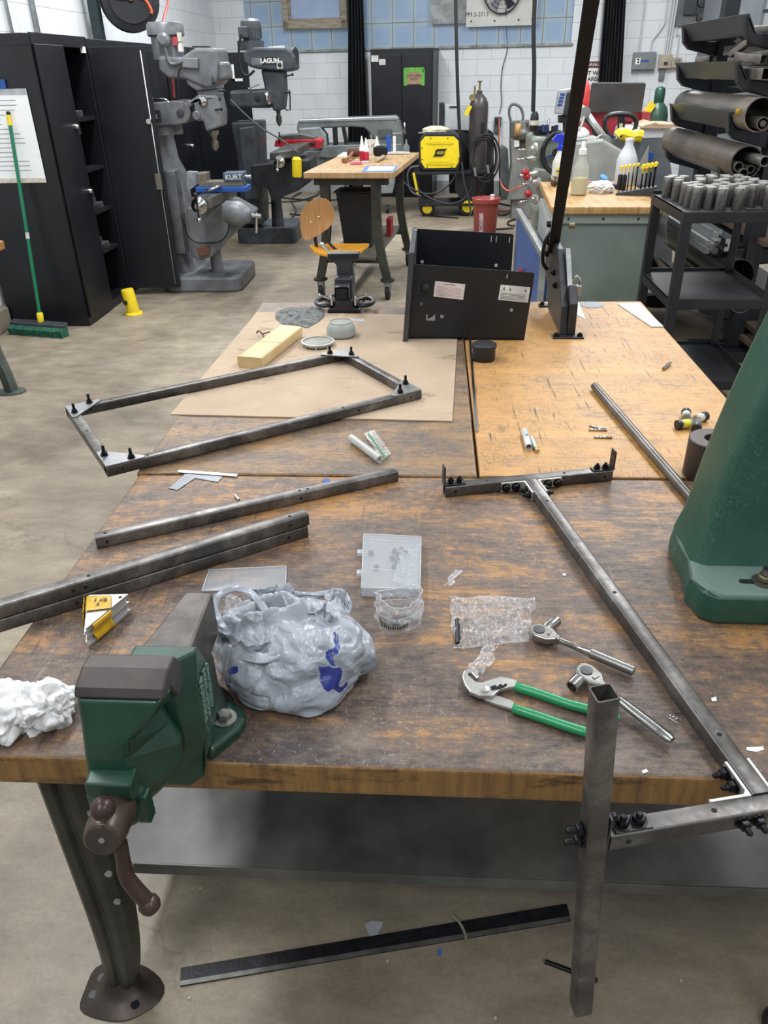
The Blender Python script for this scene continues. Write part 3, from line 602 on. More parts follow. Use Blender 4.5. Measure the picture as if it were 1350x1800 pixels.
# ---- rear milling machine
YL = 8.8
t = thing('milling_machine', 'rear dark grey vertical milling machine with white lettering on its head', 'milling machine', (-1.8, 9.1, 0)); DG = mat('484e53', .42, .1, .15, 6, .03, 'dark_milling_grey', col2='30353a')
b = B(); b.prism(rrect(-2.2, 8.95, -1.53, 9.6, .05), 'z', 0, .17); b.put('base', DG, t, bevel=.01)
b = B(); PX(b, YL+.1, [(405, 215), (455, 213), (458, 290), (462, 395), (425, 395), (418, 290)], .4); b.put('column', DG, t, bevel=.02)
b = B(); PX(b, YL, [(402, 160), (475, 155), (482, 160), (482, 186), (474, 190), (402, 190)], .3); r = b.put('ram', DG, t, bevel=.03, seg=3)
b = B(); b.lathe([(.03, 0), (.03, .01), (.01, .012)], UY(453, 173, YL), (0, -1, 0), 10); b.put('pivot_cap', BLK, r)
b = B(); PX(b, YL-.05, [(427, 92), (445, 83), (500, 83), (512, 90), (517, 100), (518, 122), (505, 126), (455, 122), (440, 118), (428, 110)], .34); h = b.put('belt_housing', DG, t, bevel=.02)
b = B(); PX(b, YL, [(470, 82), (500, 80), (505, 86), (468, 88)], .22); b.put('polished_cover', mat('a9b0b4', .25, .8), h, bevel=.01)
b = B(); q = UY(475, 107, YL-.052); b.box(q+V((-.08, 0, -.035)), q+V((.07, .002, .035))); b.put('name_band', BLK, h); text('LAGUN', .055, q+V((-.005, -.003, 0)), (1, 0, 0), (0, 0, 1), WHT, h, bold=.002)
b = B(); q = UY(451, 108, YL-.052); b.box(q+V((-.05, 0, -.03)), q+V((.05, .003, .03))); b.put('data_plate', mat('7b8186', .4, .5), h)
b = B(); q = UY(492, 114, YL-.052); b.box(q+V((-.03, -.01, -.035)), q+V((.03, .002, .035))); sw = b.put('switch_plate', mat('b9b9b2', .5), h); b = B(); b.lathe([(.02, 0), (.017, .015), (.003, .017)], q+V((0, -.01, 0)), (0, -1, 0), 12); b.put('switch_knob', BLK, sw)
b = B(); b.lathe([(.075, 0), (.075, .025), (.05, .03)], UY(516, 98, YL+.08)+V((0, .0, 0)), (1, -.3, 0), 20); b.put('speed_wheel', BLK, h)
m0, m1 = UY(444, 84, YL+.12), UY(442, 50, YL+.12); m1.x = m0.x
b = B(); b.box(m0+V((-.13, -.1, -.02)), m0+V((.1, .1, .06))); b.lathe([(.085, .05), (.09, .06), (.09, (m1-m0).length), ], m0, (0, 0, 1), 20)
for k in range(16): a = k*pi/8; b.box(m0+V((.09*cos(a)-.005, .09*sin(a)-.005, .08)), m0+V((.1*cos(a)+.004, .1*sin(a)+.004, .2)))
mo = b.put('motor', DG, t, bevel=.003)
b = B(); b.lathe([(.095, 0), (.1, .01), (.1, .07), (.08, .09), (.01, .092)], m1-V((0, 0, .01)), (0, 0, 1), 20); b.put('motor_cap', mat('5a6065', .4), mo)
b = B(); q = UY(428, 57, YL+.0); b.box(q+V((-.045, -.04, -.05)), q+V((.045, .06, .05))); b.put('terminal_box', DG, mo, bevel=.012)
b = B(); PX(b, YL, [(458, 122), (498, 124), (500, 165), (497, 193), (480, 196), (477, 185), (470, 180), (464, 150)], .24); hd_ = b.put('head', DG, t, bevel=.02)
b = B(); q0, q1 = UY(489, 192, YL+.1), UY(491, 222, YL+.1); q1.x = q0.x; h_ = (q0-q1).length; b.lathe([(.028, 0), (.02, -.25*h_), (.02, -.35*h_), (.03, -.42*h_), (.03, -.75*h_), (.008, -h_)], q0, (0, 0, 1), 12); b.put('chuck', mat('6f6a62', .35, .8), t)
for (x0, y0), (x1, y1), m_ in (((500, 135), (514, 131), BLK), ((456, 148), (438, 156), CHR), ((500, 163), (509, 163), BLK)):
    b = B(); p, q = UY(x0, y0, YL), UY(x1, y1, YL-.04); b.cyl(p, q, .006, n=6); ball(b, q, .014); b.put('lever', m_, hd_)
b = B(); b.tube([UY(x, y, YL-.05) for x, y in ((508, 158), (510, 172), (510, 194), (504, 194), (500, 188))], .007, 6); b.put('feed_lever_rod', DKM, hd_)
b = B(); b.lathe([(.06, -.01), (.065, .01), (.05, .02)], UY(474, 171, YL)+V((.0, -.02, 0)), (1, -.6, 0), 16); b.put('tilt_flange', CHR, r)
b = B(); b.tube(smooth_path([UY(x, y, YL-.12) for x, y in ((424, 60), (420, 85), (421, 110), (426, 128), (436, 133), (447, 124))]), .012, 8); b.put('motor_cable', BLK2, mo)
tz = .78; ta, tb = UY(474, 272, YL-.55), UY(520, 268, YL-.55)
b = B(); PX(b, YL-.3, [(440, 290), (500, 283), (545, 280), (548, 318), (525, 335), (500, 345), (478, 355), (470, 330), (444, 325)], .5); b.put('knee', mat('23262a', .45, .1, .2, 8), t, bevel=.015)
b = B(); PX(b, YL-.45, [(474, 268), (522, 262), (523, 276), (474, 282)], .9); b.put('table', mat('5f5f5b', .4, .6, .25, 10, .05), t, bevel=.01)
b = B(); q = UY(492, 284, YL-.46); b.lathe([(.05, 0), (.055, .03), (.02, .06)], q, (0, -1, 0), 16); b.put('handwheel', CHR, t); b = B(); b.tube([q+V((0, -.06, .05)), q+V((-.02, -.07, -.06))], .008, 6); ball(b, q+V((-.02, -.07, -.07)), .018); b.put('crank', CHR, t)
b = B(); b.cyl((-1.75, 9.1, .1), (-1.75, 9.1, .5), .075, .055, n=12); b.put('lift_screw', DG, t)
b = B(); b.tube(smooth_path([UY(x, y, YL-.5) for x, y in ((405, 175), (430, 200), (460, 225), (490, 243), (512, 258), (522, 268))]), .008, 6); b.put('coolant_hose', mat('4a4d50', .5), t)
# digital readout pump etc. between the mills
b = B(); PX(b, YL-.1, [(420, 225), (445, 222), (450, 290), (452, 350), (430, 350)], .3); tag(b.put('control_enclosure', DG, bevel=.01), 'tall narrow dark enclosure beside the rear milling machine column', 'enclosure')
# cutter cabinet item with red base (on the mill table)
t = thing('red_parts_tray', 'red metal tray holding grey machine parts in front of the band saw', 'tray', UY(520, 265, 9.4))
b = B(); PX(b, 9.4, [(482, 258), (484, 246), (560, 245), (564, 250), (562, 261)], .3); b.put('tray', mat('b3202b', .45, 0, .12, 8), t, bevel=.006)
b = B(); PX(b, 9.42, [(487, 245), (490, 238), (530, 236), (552, 240), (556, 245)], .2); PX(b, 9.45, [(500, 240), (502, 236), (522, 235), (522, 240)], .1); b.put('fixture_plate', mat('5b5f5c', .45, .4, .25, 14), t, bevel=.008)
b = B(); b.cyl(UY(491, 252, 9.38), UY(491, 232, 9.38), .01, n=8); b.put('stud', DKM, t); b = B(); PX(b, 9.39, [(543, 251), (554, 251), (554, 256), (543, 256)], .02); b.put('opening', BLK, t)
# yellow lockout cylinder hanging
t = thing('cord_lockout', 'yellow lockout cylinder hanging below the rear milling machine table', 'lockout device', UY(523, 311, 8.2))
b = B(); b.lathe([(.045, 0), (.048, .01), (.048, .16), (.03, .18)], UY(522, 311, 8.2), (.06, 0, 1), 16); b.put('body', YEL, t)
b = B(); b.tube(smooth_path([UY(522, 286, 8.2), UY(526, 281, 8.2), UY(530, 284, 8.25), UY(531, 296, 8.3)]), .006, 6); b.put('loop', BLK2, t)
# ---- horizontal band saw
YB = 10.9; SGN = mat('6f7674', .42, .15, .14, 5, .02, 'saw_grey', col2='5a605f')
t = thing('band_saw', 'long grey horizontal band saw with a polished top edge', 'band saw', (-1.0, 11.1, 0))
b = B(); PX(b, YB, [(521, 226), (523, 214), (695, 206), (702, 211), (708, 232), (708, 258), (663, 260), (655, 238), (640, 225), (620, 223), (560, 226), (545, 232), (525, 236)], .3); fr = b.put('saw_frame', SGN, t, bevel=.02, seg=3)
b = B(); PX(b, YB-.01, [(523, 216), (526, 210), (696, 204), (701, 209), (697, 211)], .34); b.put('top_cover', mat('a4acae', .3, .6, .1, 5), fr, bevel=.01)
b = B(); PX(b, YB-.02, [(664, 228), (688, 227), (690, 240), (666, 243)], .02); b.put('data_plate', mat('595e5e', .4, .5), fr)
b = B(); PX(b, YB-.05, [(524, 226), (562, 223), (573, 238), (575, 256), (560, 262), (545, 256), (526, 240)], .25); b.put('wheel_guard', mat('7d8484', .42, .1, .15, 7), fr, bevel=.015)
b = B(); PX(b, YB-.03, [(600, 222), (606, 222), (612, 250), (606, 256)], .05); PX(b, YB-.03, [(584, 224), (592, 222), (594, 254), (586, 256)], .06); b.put('blade_guide', DKM, fr, bevel=.004)
b = B(); PX(b, YB-.05, [(570, 256), (706, 253), (710, 268), (700, 274), (575, 278), (560, 276)], .5); b.put('bed', SGN, t, bevel=.01)
b = B(); PX(b, YB-.02, [(500, 268), (575, 262), (590, 290), (575, 300), (520, 300), (505, 290)], .35); b.put('drive_housing', mat('656b6a', .45, .1, .25, 9), t, bevel=.02)
b = B(); PX(b, YB, [(560, 278), (600, 276), (606, 350), (592, 352), (588, 300), (572, 300)], .4); PX(b, YB, [(630, 272), (705, 270), (690, 340), (640, 342)], .35); b.put('stand', mat('7f8786', .45, .1, .12, 6), t, bevel=.01)
b = B(); 
for x, y in ((681, 350), (636, 352)):
    q = UY(x, y, YB+.1); q.z = .05; b.cyl(q-V((.02, 0, 0)), q+V((.02, 0, 0)), .05, n=14)
b.put('caster', BLK2, t)
b = B(); b.tube([UY(690, 235, YB-.05), UY(708, 234, YB-.05)], .012, 6); b.tube([UY(710+3*cos(a), 234+2.5*sin(a), YB-.05) for a in [k*pi/4 for k in range(8)]], .01, 6, True); b.put('handle', CHR, fr)
b = B(); b.tube([UY(711, 215, YB), UY(712, 234, YB)], .01, 6); b.put('lever', CHR, fr)
# floor cables by the saw
rnd = random.Random(5)
CT = mat('1b1b1d', .5, 0, .1, 10)
for i, pts in enumerate((((440, 360), (490, 355), (530, 352), (560, 340), (552, 325)), ((480, 345), (520, 350), (570, 352), (610, 350), (650, 352)), ((500, 395), (520, 372), (512, 350), (530, 338)), ((540, 350), (555, 370), (540, 378), (510, 376)))):
    b = B(); b.tube(smooth_path([U(x, y, .012) for x, y in pts]), .011, 6); tag(b.put('floor_cable', CT), ['black cable looping behind the rear milling machine base','black cable running right across the floor under the band saw','short black cable curling up by the orange chair','black cable looping left of the maple table leg'][i], 'cable', 'tangled black cables on the floor by the band saw')

# ================================================================ far wooden table on casters
tf = TZ((-1.009, 6.44, 0), -radians(6.0)); FW, FLn = .71, 1.6; TH = 1.0
def wood_plain(name, a, c_, d, st=(1, 12, 1), sc=3):
    N = NT(name); co = N.coords(st); c = N.ramp(N.noise(co, sc, 6, .65, .6), [(.3, hx(a)), (.55, hx(c_)), (.75, hx(d))])
    g = N.ramp(N.noise(N.coords((1, 1, 1)), 2.2, 4), [(.35, (.8,.79,.78)), (.6, (1.05,1.05,1.05))]); N.l(N.mix(1., c, g, 'MULTIPLY'), N.b.inputs['Base Color']); N.b.inputs['Roughness'].default_value = .5; return N.m
t = thing('work_table', 'maple-topped work table on curved steel legs with casters in the background', 'table', (-.6, 7.2, 0))
b = B(tf); b.box((0, 0, TH-.045), (FW, FLn, TH)); b.put('top', wood_plain('maple', 'b39468', '9f8056', '7a6142', (12, 1, 1)), t, bevel=.006)
def steel_leg(b, x, y, z1, z0, bow, dirx, w=.075):
    """pressed steel leg: channel that sweeps outwards towards the foot"""
    n = 10; rs = []
    for i in range(n+1):
        s = i/n; z = z1+(z0-z1)*s; dx = dirx*bow*(max(0, s-.35)/.65)**1.8; k = w*(1-.12*s)
        rs.append([V((x+dx+u*k, y+v*k*.8, z)) for u, v in ((-.5, -.5), (.5, -.5), (.5, .5), (.38, .5), (.38, -.36), (-.38, -.36), (-.38, .5), (-.5, .5))])
    b.loft(rs, smooth=False); return x+dirx*bow
CAS = BLK2
def caster(px, py, parent, tf, r=.06, z=0.):
    b = B(tf); b.box((px-.03, py-.03, r*2+.015+z), (px+.03, py+.03, r*2+.025+z)); b.add([(px-.03, py-.02, r*2+.02+z), (px+.03, py-.02, r*2+.02+z), (px+.015, py-.028, r*.7+z), (px-.015, py-.028, r*.7+z)], [(0, 1, 2, 3)]); b.box((px-.026, py-.012, r*.8+z), (px-.021, py+.04, 2*r+.02+z)); b.box((px+.021, py-.012, r*.8+z), (px+.026, py+.04, 2*r+.02+z))
    c = b.put('caster', mat('8e9290', .35, .8), parent)
    b = B(tf); b.cyl((px-.017, py+.02, r+z), (px+.017, py+.02, r+z), r, n=22); b.put('wheel', CAS, c, bevel=.004)
    b = B(tf); b.cyl((px-.03, py+.02, r+z), (px+.03, py+.02, r+z), r*.22, n=10); b.put('axle', CHR, c); return c
for lx, ly, d in ((.14, .12, -1), (.55, .12, 1), (.14, 1.4, -1), (.55, 1.4, 1)):
    b = B(tf); e = steel_leg(b, lx, ly, TH-.045, .17, .08, d, .075); b.lathe([(.05, .15), (.06, .155), (.06, .17)], (e, ly, 0), (0, 0, 1), 14); b.put('leg', LEGM, t); caster(e, ly, t, tf, .065)
for q in (((.06, .08, .9), (.65, .16, .955)), ((.06, 1.36, .9), (.65, 1.44, .955)), ((.1, .1, .3), (.6, .14, .34)), ((.1, 1.38, .3), (.6, 1.42, .34))): b = B(tf); b.box(*q); b.put('cross_rail', LEGM, t)
b = B(tf); b.box((.14, .02, .34), (.55, 1.5, .365)); b.put('lower_shelf', mat('5c594e', .5, .2, .15, 6), t, bevel=.004)
# bin standing on the lower shelf
bc = tf @ V((.33, .5, .367)); t2 = thing('waste_bin', 'black rectangular plastic waste bin on the lower shelf of the maple table', 'waste bin', bc)
tfb = TZ(bc, -radians(6)); b = B(tfb)
R = lambda w_, d_, z: [V((x, y, z)) for x, y in rrect(-w_, -d_, w_, d_, .03, 3)]
b.loft([R(.11, .1, .01), R(.12, .105, 0), R(.165, .14, .43), R(.18, .155, .44), R(.18, .155, .45), R(.155, .13, .445), R(.115, .1, .02)], caps=True); b.put('bin_body', mat('1d1e20', .55, 0, .1, 8), t2)
b = B(tf); b.box((.5, .9, .366), (.54, 1.05, .52)); tag(b.put('red_box', mat('86121a', .5)), 'small red box beside the black bin under the maple table', 'box')
# things on the far table
zt = 1.001
def PT(x, y, z=zt): return U(x, y, z)
a, c, d, e = PT(643, 302), PT(691, 302), PT(697, 293), PT(650, 291)
b = B(); b.ext([PT(636, 302), PT(693, 302), PT(701, 291), PT(643, 292)], (0, 0, .0008)); tag(b.put('masking_tape', mat('5570a8', .7)), 'blue tape border at the front right corner of the maple table', 'tape')
b = B(); b.ext([PT(645, 300.5, .999+.004), PT(690, 300, .999+.004), PT(695, 292.5, .999+.004), PT(650, 293, .999+.004)], (0, 0, .001)); tag(b.put('paper_sheet', PAP), 'white sheet taped at the front right corner of the maple table', 'paper')
b = B(); b.ext([PT(592, 275), PT(635, 275), PT(640, 268), PT(603, 268)], (0, 0, .001)); tag(b.put('paper_sheet', PAP), 'white sheet lying on the far left corner of the maple table', 'paper')
t = thing('mallet', 'copper-headed mallet with wooden handle on the maple table', 'mallet', PT(620, 284))
b = B(); q = PT(621, 277); b.cyl(q+V((-.055, 0, .045)), q+V((.055, .01, .045)), .04, n=18); b.put('head', mat('5a4239', .4, .4, .2, 12), t)
b = B(); b.tube([PT(604, 287)+V((0, 0, .02)), PT(612, 284)+V((0, 0, .022)), q+V((0, 0, .045))], [.02, .014, .014], 8); b.put('handle', mat('8c5233', .5), t)
for i, (x, y, h_, cc, l) in enumerate(((637, 283, .13, 'a81a32', 'red dye bottle with white nozzle, left one of the pair on the maple table'), (644, 283, .12, 'b82a44', 'red dye bottle with white nozzle, right one of the pair on the maple table'), (663, 271, .1, 'a81a32', 'small red dye bottle behind the black brush on the maple table'))):
    q = PT(x, y); t = thing('dye_bottle', l, 'bottle', q); b = B(); b.lathe([(.022, 0), (.024, .004), (.024, h_*.6), (.022, h_*.72)], q, (0, 0, 1), 14); b.put('body', mat(cc, .3, 0, .05), t)
    b = B(); b.lathe([(.024, h_*.6), (.024, h_*.8), (.014, h_), (.012, h_*1.15), (.004, h_*1.5)], q, (0, 0, 1), 12); b.put('nozzle', WHT, t)
q = PT(654, 271); t = thing('small_carton', 'small white carton with black print behind the dye bottles', 'box', q); b = B(); b.box(q+V((-.06, 0, 0)), q+V((.05, .04, .12))); b.put('carton', mat('cfccc2', .7), t); text('IT ART', .03, q+V((0, -.001, .07)), (1, 0, .4), (-.4, 0, 1), BLK, t)
q = PT(628, 289); b = B(); b.box(q+V((-.06, -.02, 0)), q+V((.04, .02, .02))); tag(b.put('pink_eraser', mat('d8697f', .6), bevel=.004), 'pink block lying in front of the dye bottles', 'eraser')
q = PT(642, 286.5); b = B(); b.cyl(q+V((-.03, 0, .008)), q+V((.03, 0, .008)), .008, n=8); tag(b.put('marker_cap', WHT), 'small white cap lying in front of the right dye bottle', 'cap')  # loose white cap of a marker, lying on its side
t = thing('bench_brush', 'bench brush with black bristles and pale wooden handle on the maple table', 'brush', PT(668, 284))
b = B(); b.tube([PT(661, 286)+V((0, 0, .012)), PT(676, 279)+V((0, .02, .02))], [.014, .018], 8); b.put('handle', mat('a59373', .6), t)
b = B(); q = PT(669, 279); b.loft([[q+V((x*s, y*s*.5, z)) for x, y in circ((0, 0), 1, 14)] for s, z in ((.05, .02), (.065, .05), (.062, .09), (.03, .105))]); b.put('bristles', mat('17171a', .9, 0, .2, 60, .4), t)
t = thing('glue_stand', 'white tray with a blue tube, a white tube and a grey bottle', 'tray', PT(697, 272))
q = PT(697, 271); b = B(); b.box(q+V((-.12, -.03, 0)), q+V((.12, .05, .02))); b.put('tray', mat('c9c8c0', .6, 0, .1, 20), t, bevel=.005)
b = B(); b.box(q+V((-.095, 0, .02)), q+V((-.05, .03, .155))); b.put('blue_tube', mat('2750a5', .4), t); b = B(); b.cyl(q+V((-.02, .02, .02)), q+V((-.02, .02, .15)), .014, n=12); b.put('white_tube', WHT, t)
b = B(); b.lathe([(.03, .02), (.03, .06), (.01, .09), (.008, .12)], q+V((.09, .02, 0)), (0, 0, 1), 12); b.put('grey_bottle', mat('6a6d70', .5), t)
# ---- plywood chair
sc_ = U(597, 440, .47); t = thing('swivel_chair', 'plywood chair with orange seat behind the small black vise', 'chair', V((sc_.x, sc_.y, 0)))
PLY = mat('c98f2e', .3, 0, .08, 5, .0, 'plywood_seat', col2='b57c24', stretch=(1, 6, 1), coat=.3); PLY2 = mat('ad8152', .35, 0, .08, 5, name='plywood_back', col2='9c7144', stretch=(6, 1, 1))
b = B(); n = 28
def seatring(s, z):
    out = []
    for i in range(n):
        a = 2*pi*i/n; x = .232*cos(a)*s; y = .21*sin(a)*s*(1 if sin(a) > 0 else .9); out.append(sc_+V((x, y, z+.03*(abs(cos(a))**3)*s*s-.012*(sin(a) < -.5))))
    return out
b.loft([seatring(.01, -.0), seatring(.5, 0), seatring(.85, .008), seatring(1., .012), seatring(1., 0), seatring(.5, -.014), seatring(.01, -.014)]); b.put('seat', PLY, t)
Yb = sc_.y-.02; q = UY(557, 385, Yb)
pts = [(533, 366), (540, 357), (551, 351), (563, 348), (573, 350), (582, 357), (587, 369), (588, 383), (584, 394), (575, 403), (560, 413), (545, 421), (537, 423), (531, 416), (528, 400), (527, 380)]
b = B(); o1 = [UY(x, y, Yb+.05*((x-557)/30)**2*.6-.0) for x, y in pts]; ce = sum(o1, V((0, 0, 0)))/len(o1); ce.y = Yb+.015
for dy in (0, .012): b.add([p+V((0, dy, 0)) for p in o1]+[ce+V((0, dy, 0))], [(i, (i+1) % 16, 16) for i in range(16)], True)
b.add([p for p in o1]+[p+V((0, .012, 0)) for p in o1], [(i, (i+1) % 16, 16+(i+1) % 16, 16+i) for i in range(16)], False); b.put('backrest', PLY2, t)
for x, y in ((546, 390), (560, 381)): b = B(); b.sphere(UY(x, y, Yb-.003), .007, 8); b.put('screw', CHR, t)
b = B(); b.tube(smooth_path([UY(553, 408, Yb+.03), UY(555, 425, Yb+.04), UY(560, 437, Yb+.06), sc_+V((-.05, .05, -.03))]), .014, 8); b.tube(smooth_path([UY(574, 400, Yb+.03), UY(577, 425, Yb+.05), sc_+V((.0, .05, -.03))]), .01, 8); b.put('back_support', BLK, t)
b = B(); b.cyl((sc_.x, sc_.y, .14), (sc_.x, sc_.y, .45), .03, n=14); b.lathe([(.09, .43), (.09, .445)], (sc_.x, sc_.y, 0)); b.put('column', BLK, t)
for k in range(4):
    a = k*pi/2+.6; b = B(); b.beam((sc_.x, sc_.y, .15), (sc_.x+.2*cos(a), sc_.y+.2*sin(a), .05), .03, .03); ball(b, V((sc_.x+.2*cos(a), sc_.y+.2*sin(a), .025)), .025); b.put('leg', BLK, t)

# ================================================================ WELDER AND GAS CYLINDER
t = thing('welder', 'yellow and black welding machine with a wrapped towel on top', 'welding machine', UY(774, 300, 10.9))
Yw = 10.7; b = B(); PX(b, Yw, [(735, 256), (739, 242), (748, 233), (800, 233), (808, 240), (812, 262), (812, 285), (804, 301), (744, 301), (735, 290)], .5); wb_ = b.put('housing', mat('1f2124', .5), t, bevel=.015)
b = B(); PX(b, Yw-.012, [(739, 250), (747, 240), (798, 240), (806, 248), (808, 282), (801, 295), (747, 296), (740, 285)], .012); yp_ = b.put('side_panel', mat('ecd21c', .4, 0, .03), t, bevel=.005)
b = B(); PX(b, Yw-.017, [(748, 252), (756, 249), (790, 249), (799, 252), (790, 254), (757, 254)], .006); PX(b, Yw-.017, [(748, 288), (758, 283), (790, 283), (800, 288), (790, 290), (757, 290)], .006); b.put('panel_rib', mat('dcc118', .4, 0, .03), yp_)
b = B(); PX(b, Yw-.02, [(768, 262), (785, 261.5), (781, 264.5), (767, 264.8), (763.5, 274), (779, 273.5), (781, 270), (784, 270), (780, 275), (760, 275.3)], .006); 
b.f = []; b.v = []; b.m = []; b.sm = []
for pts in ([(768, 262), (786, 261.3), (782.5, 265), (765.5, 265.5)], [(764, 271.5), (782, 271), (777.5, 275), (761, 275.3)], [(765.5, 264.5), (768, 264.5), (767, 272.5), (764, 272.5)]): PX(b, Yw-.0175, pts, .005)
b.put('logo_mark', BLK, yp_); text('ESAB', .055, UY(774.5, 268.2, Yw-.019), (1, 0, 0), (0, 0, 1), BLK, yp_)
for x, y in ((757, 243), (787, 243), (742, 260), (807, 278), (751, 293), (794, 293), (742, 280)): b = B(); b.lathe([(.008, 0), (.008, .004)], UY(x, y, Yw-.012), (0, -1, 0), 8); b.put('screw', DKM, yp_)
def blob(name, label, cat, c, sc, m, seed, amp=.25, fr=3., n=4, ridge=True, flat=True, parent=None):
    """crumpled lump: icosphere pushed in and out by folded noise, sitting on its flat underside"""
    import bmesh
    bm = bmesh.new(); bmesh.ops.create_icosphere(bm, subdivisions=n, radius=1.)
    for v in bm.verts:
        d = v.co.normalized(); q = d*fr+V((seed*7.1, seed*3.3, seed*1.7))
        a = noise.fractal(q, 1., 2., 3); r_ = 1-abs(noise.noise(q*1.9+V((5, 5, 5))))*2
        k = 1+amp*(a*.6+(r_-.5)*.5 if ridge else a)
        v.co = V((d.x*sc[0]*k, d.y*sc[1]*k, (d.z*sc[2]*k)))
        if flat: v.co.z = max(v.co.z, -sc[2]*.55)
    lo = min(v.co.z for v in bm.verts)
    me = bpy.data.meshes.new(name); bm.to_mesh(me); bm.free(); me.materials.append(m)
    for p in me.polygons: p.use_smooth = True
    o = bpy.data.objects.new(name, me); COL.objects.link(o)
    for v in me.vertices: v.co.z -= lo
    if parent is not None: o.parent = parent; o.location = V(c)-rootloc(parent)
    else: o.location = c; tag(o, label, cat)
    return o
q = UY(766, 233, 10.9); t2 = blob('wrapped_towel', 'cream towel in clear wrapping lying on top of the welding machine', 'towel', q+V((0, 0, .0)), (.17, .1, .05), mat('d5d0b4', .7, 0, .1, 12), 2, .2, 2., 4)
b = B(); b.box(q+V((-.22, -.1, .001)), q+V((.2, .1, .004))); b.put('clear_wrapper', mat('d8dadb', .15, 0, 0, 5, alpha=.45), t2, org=q)
t2.children[0].location = (0, 0, 0)
t = thing('welding_cart', 'black welding cart with yellow-hubbed wheels carrying the welder', 'cart', UY(780, 370, 10.9))
z0 = UY(770, 301, Yw).z; bx = lambda x, y: UY(x, y, Yw)
b = B(); p, q = bx(727, 302), bx(858, 302); b.box((p.x, Yw-.05, z0-.035), (q.x, Yw+.5, z0-.002)); b.put('top_deck', BLK, t, bevel=.004)
b = B(); p, q = bx(735, 343), bx(836, 343); b.box((p.x, Yw-.05, .13), (q.x, Yw+.5, .16)); b.put('bottom_deck', BLK, t, bevel=.004)
b = B(); b.beam(bx(727, 303)+V((0, -.06, 0)), bx(735, 342)+V((0, -.06, 0)), .03, .03); b.put('yellow_side_bar', YEL, t)
b = B(); b.beam(bx(727, 303)+V((0, .45, 0)), bx(735, 342)+V((0, .45, 0)), .03, .03); PX(b, Yw+.0, [(800, 301), (836, 301), (836, 372), (824, 374), (800, 335)], .02); PX(b, Yw+.45, [(800, 260), (812, 232), (836, 240), (836, 372), (824, 374), (800, 335)], .02); b.put('side_plate', BLK, t)
b = B(); b.tube([bx(848, 215)+V((0, -.1, 0)), bx(847, 238)+V((0, -.1, 0)), bx(850, 245)+V((0, .3, 0))], .022, 8); b.put('cable_hook', BLK, t)
for x, y, s in ((751, 363, 1), (822, 366, 1.2)):
    for dy in (-.02, .5):
        c = UY(x, y, Yw); c.y = Yw+dy; c.z = .1*s; b = B(); b.cyl(c, c+V((0, .04, 0)), .1*s, n=26); w_ = b.put('wheel', BLK2, t, bevel=.01)
        b = B(); b.lathe([(.06*s, 0), (.062*s, .006), (.02*s, .012)], c, (0, -1, 0), 20); b.put('wheel_hub', YEL, w_)
cx = UY(841.5, 200, 11.0); rr = .118
t = thing('gas_cylinder', 'tall grey-brown gas cylinder with brass regulator behind the red bucket', 'gas cylinder', (cx.x, 11.0, .17)); zt = UY(841, 163, 11.0).z
b = B(); b.lathe([(rr, 0), (rr, zt-.165-.17), (rr*.95, zt-.11-.17), (rr*.75, zt-.06-.17), (rr*.42, zt-.02-.17), (.035, zt-.01-.17), (.035, zt+.02-.17)], (cx.x, 11.0, .17), (0, 0, 1), 28); b.put('tank', mat('4a4644', .38, .3, .1, 6), t)
b = B(); b.lathe([(.012, zt-.2), (.03, zt-.19), (.03, zt-.15), (.012, zt-.13), (.012, zt-.06), (.03, zt-.05), (.03, zt-.04)], (cx.x, 11.0, .17), (0, 0, 1), 12); b.cyl((cx.x-.11, 10.97, zt-.06), (cx.x, 11, zt-.06), .014, n=8); b.put('valve', mat('a9945f', .3, .9), t)
b = B(); b.lathe([(.04, 0), (.04, .03)], (cx.x-.09, 10.95, zt-.05), (0, -1, 0), 14); b.cyl((cx.x-.06, 10.98, zt-.04), (cx.x-.06, 10.98, zt+.08), .013, n=8); b.put('regulator', mat('b5a77c', .3, .9), t)
b = B(); b.obox((cx.x-.14, 10.9, zt-.19), (.05, .008, .12), Matrix.Rotation(.5, 3, 'Y')); b.put('yellow_tag', YEL, t)
for k, (rx, rz, dx, dy) in enumerate(((.16, .26, 0, 0), (.15, .24, .02, -.03), (.13, .22, -.02, -.05), (.17, .27, .03, -.06))):
    c = UY(849, 278, 10.5)+V((dx, dy, 0)); b = B(); b.tube([c+V((rx*cos(a), .02*sin(3*a), rz*sin(a))) for a in [2*pi*i/26 for i in range(26)]], .012, 6, True)
    tag(b.put('cable_coil', CT), ['wide','round','smallest inner','outermost'][k]+' loop of the black welding cable hung on the cart hook', 'cable', 'black welding cable loops hung on the cart')
for lab, pts, m_ in (('black welding lead drooping left from the cart towards the floor', ((812, 262), (800, 310), (775, 335), (745, 340), (715, 325), (700, 305)), CT), ('black ground lead curving under the welder to the bucket', ((735, 335), (760, 350), (790, 358), (815, 350), (830, 330)), CT), ('grey hose dropping from the welder front beside the cart wheel', ((812, 285), (816, 320), (823, 345), (828, 376)), mat('3b3d40', .5)), ('dark lead curling left of the welding cart', ((736, 292), (722, 295), (716, 310), (722, 335), (740, 345)), mat('4a4d50', .5))):
    b = B(); b.tube(smooth_path([UY(x, y, 10.55) for x, y in pts]), .012, 6); tag(b.put('welding_lead', m_), lab, 'cable')
for x, y, l in ((834, 295, 'left'), (857, 290, 'right')):
    b = B(); b.cyl(UY(x, y, 10.4), UY(x+2, y+15, 10.4), .018, .014, n=10); tag(b.put('welding_torch', mat('7d8184', .4, .3)), l+' grey torch handle hanging under the cable coil', 'torch')
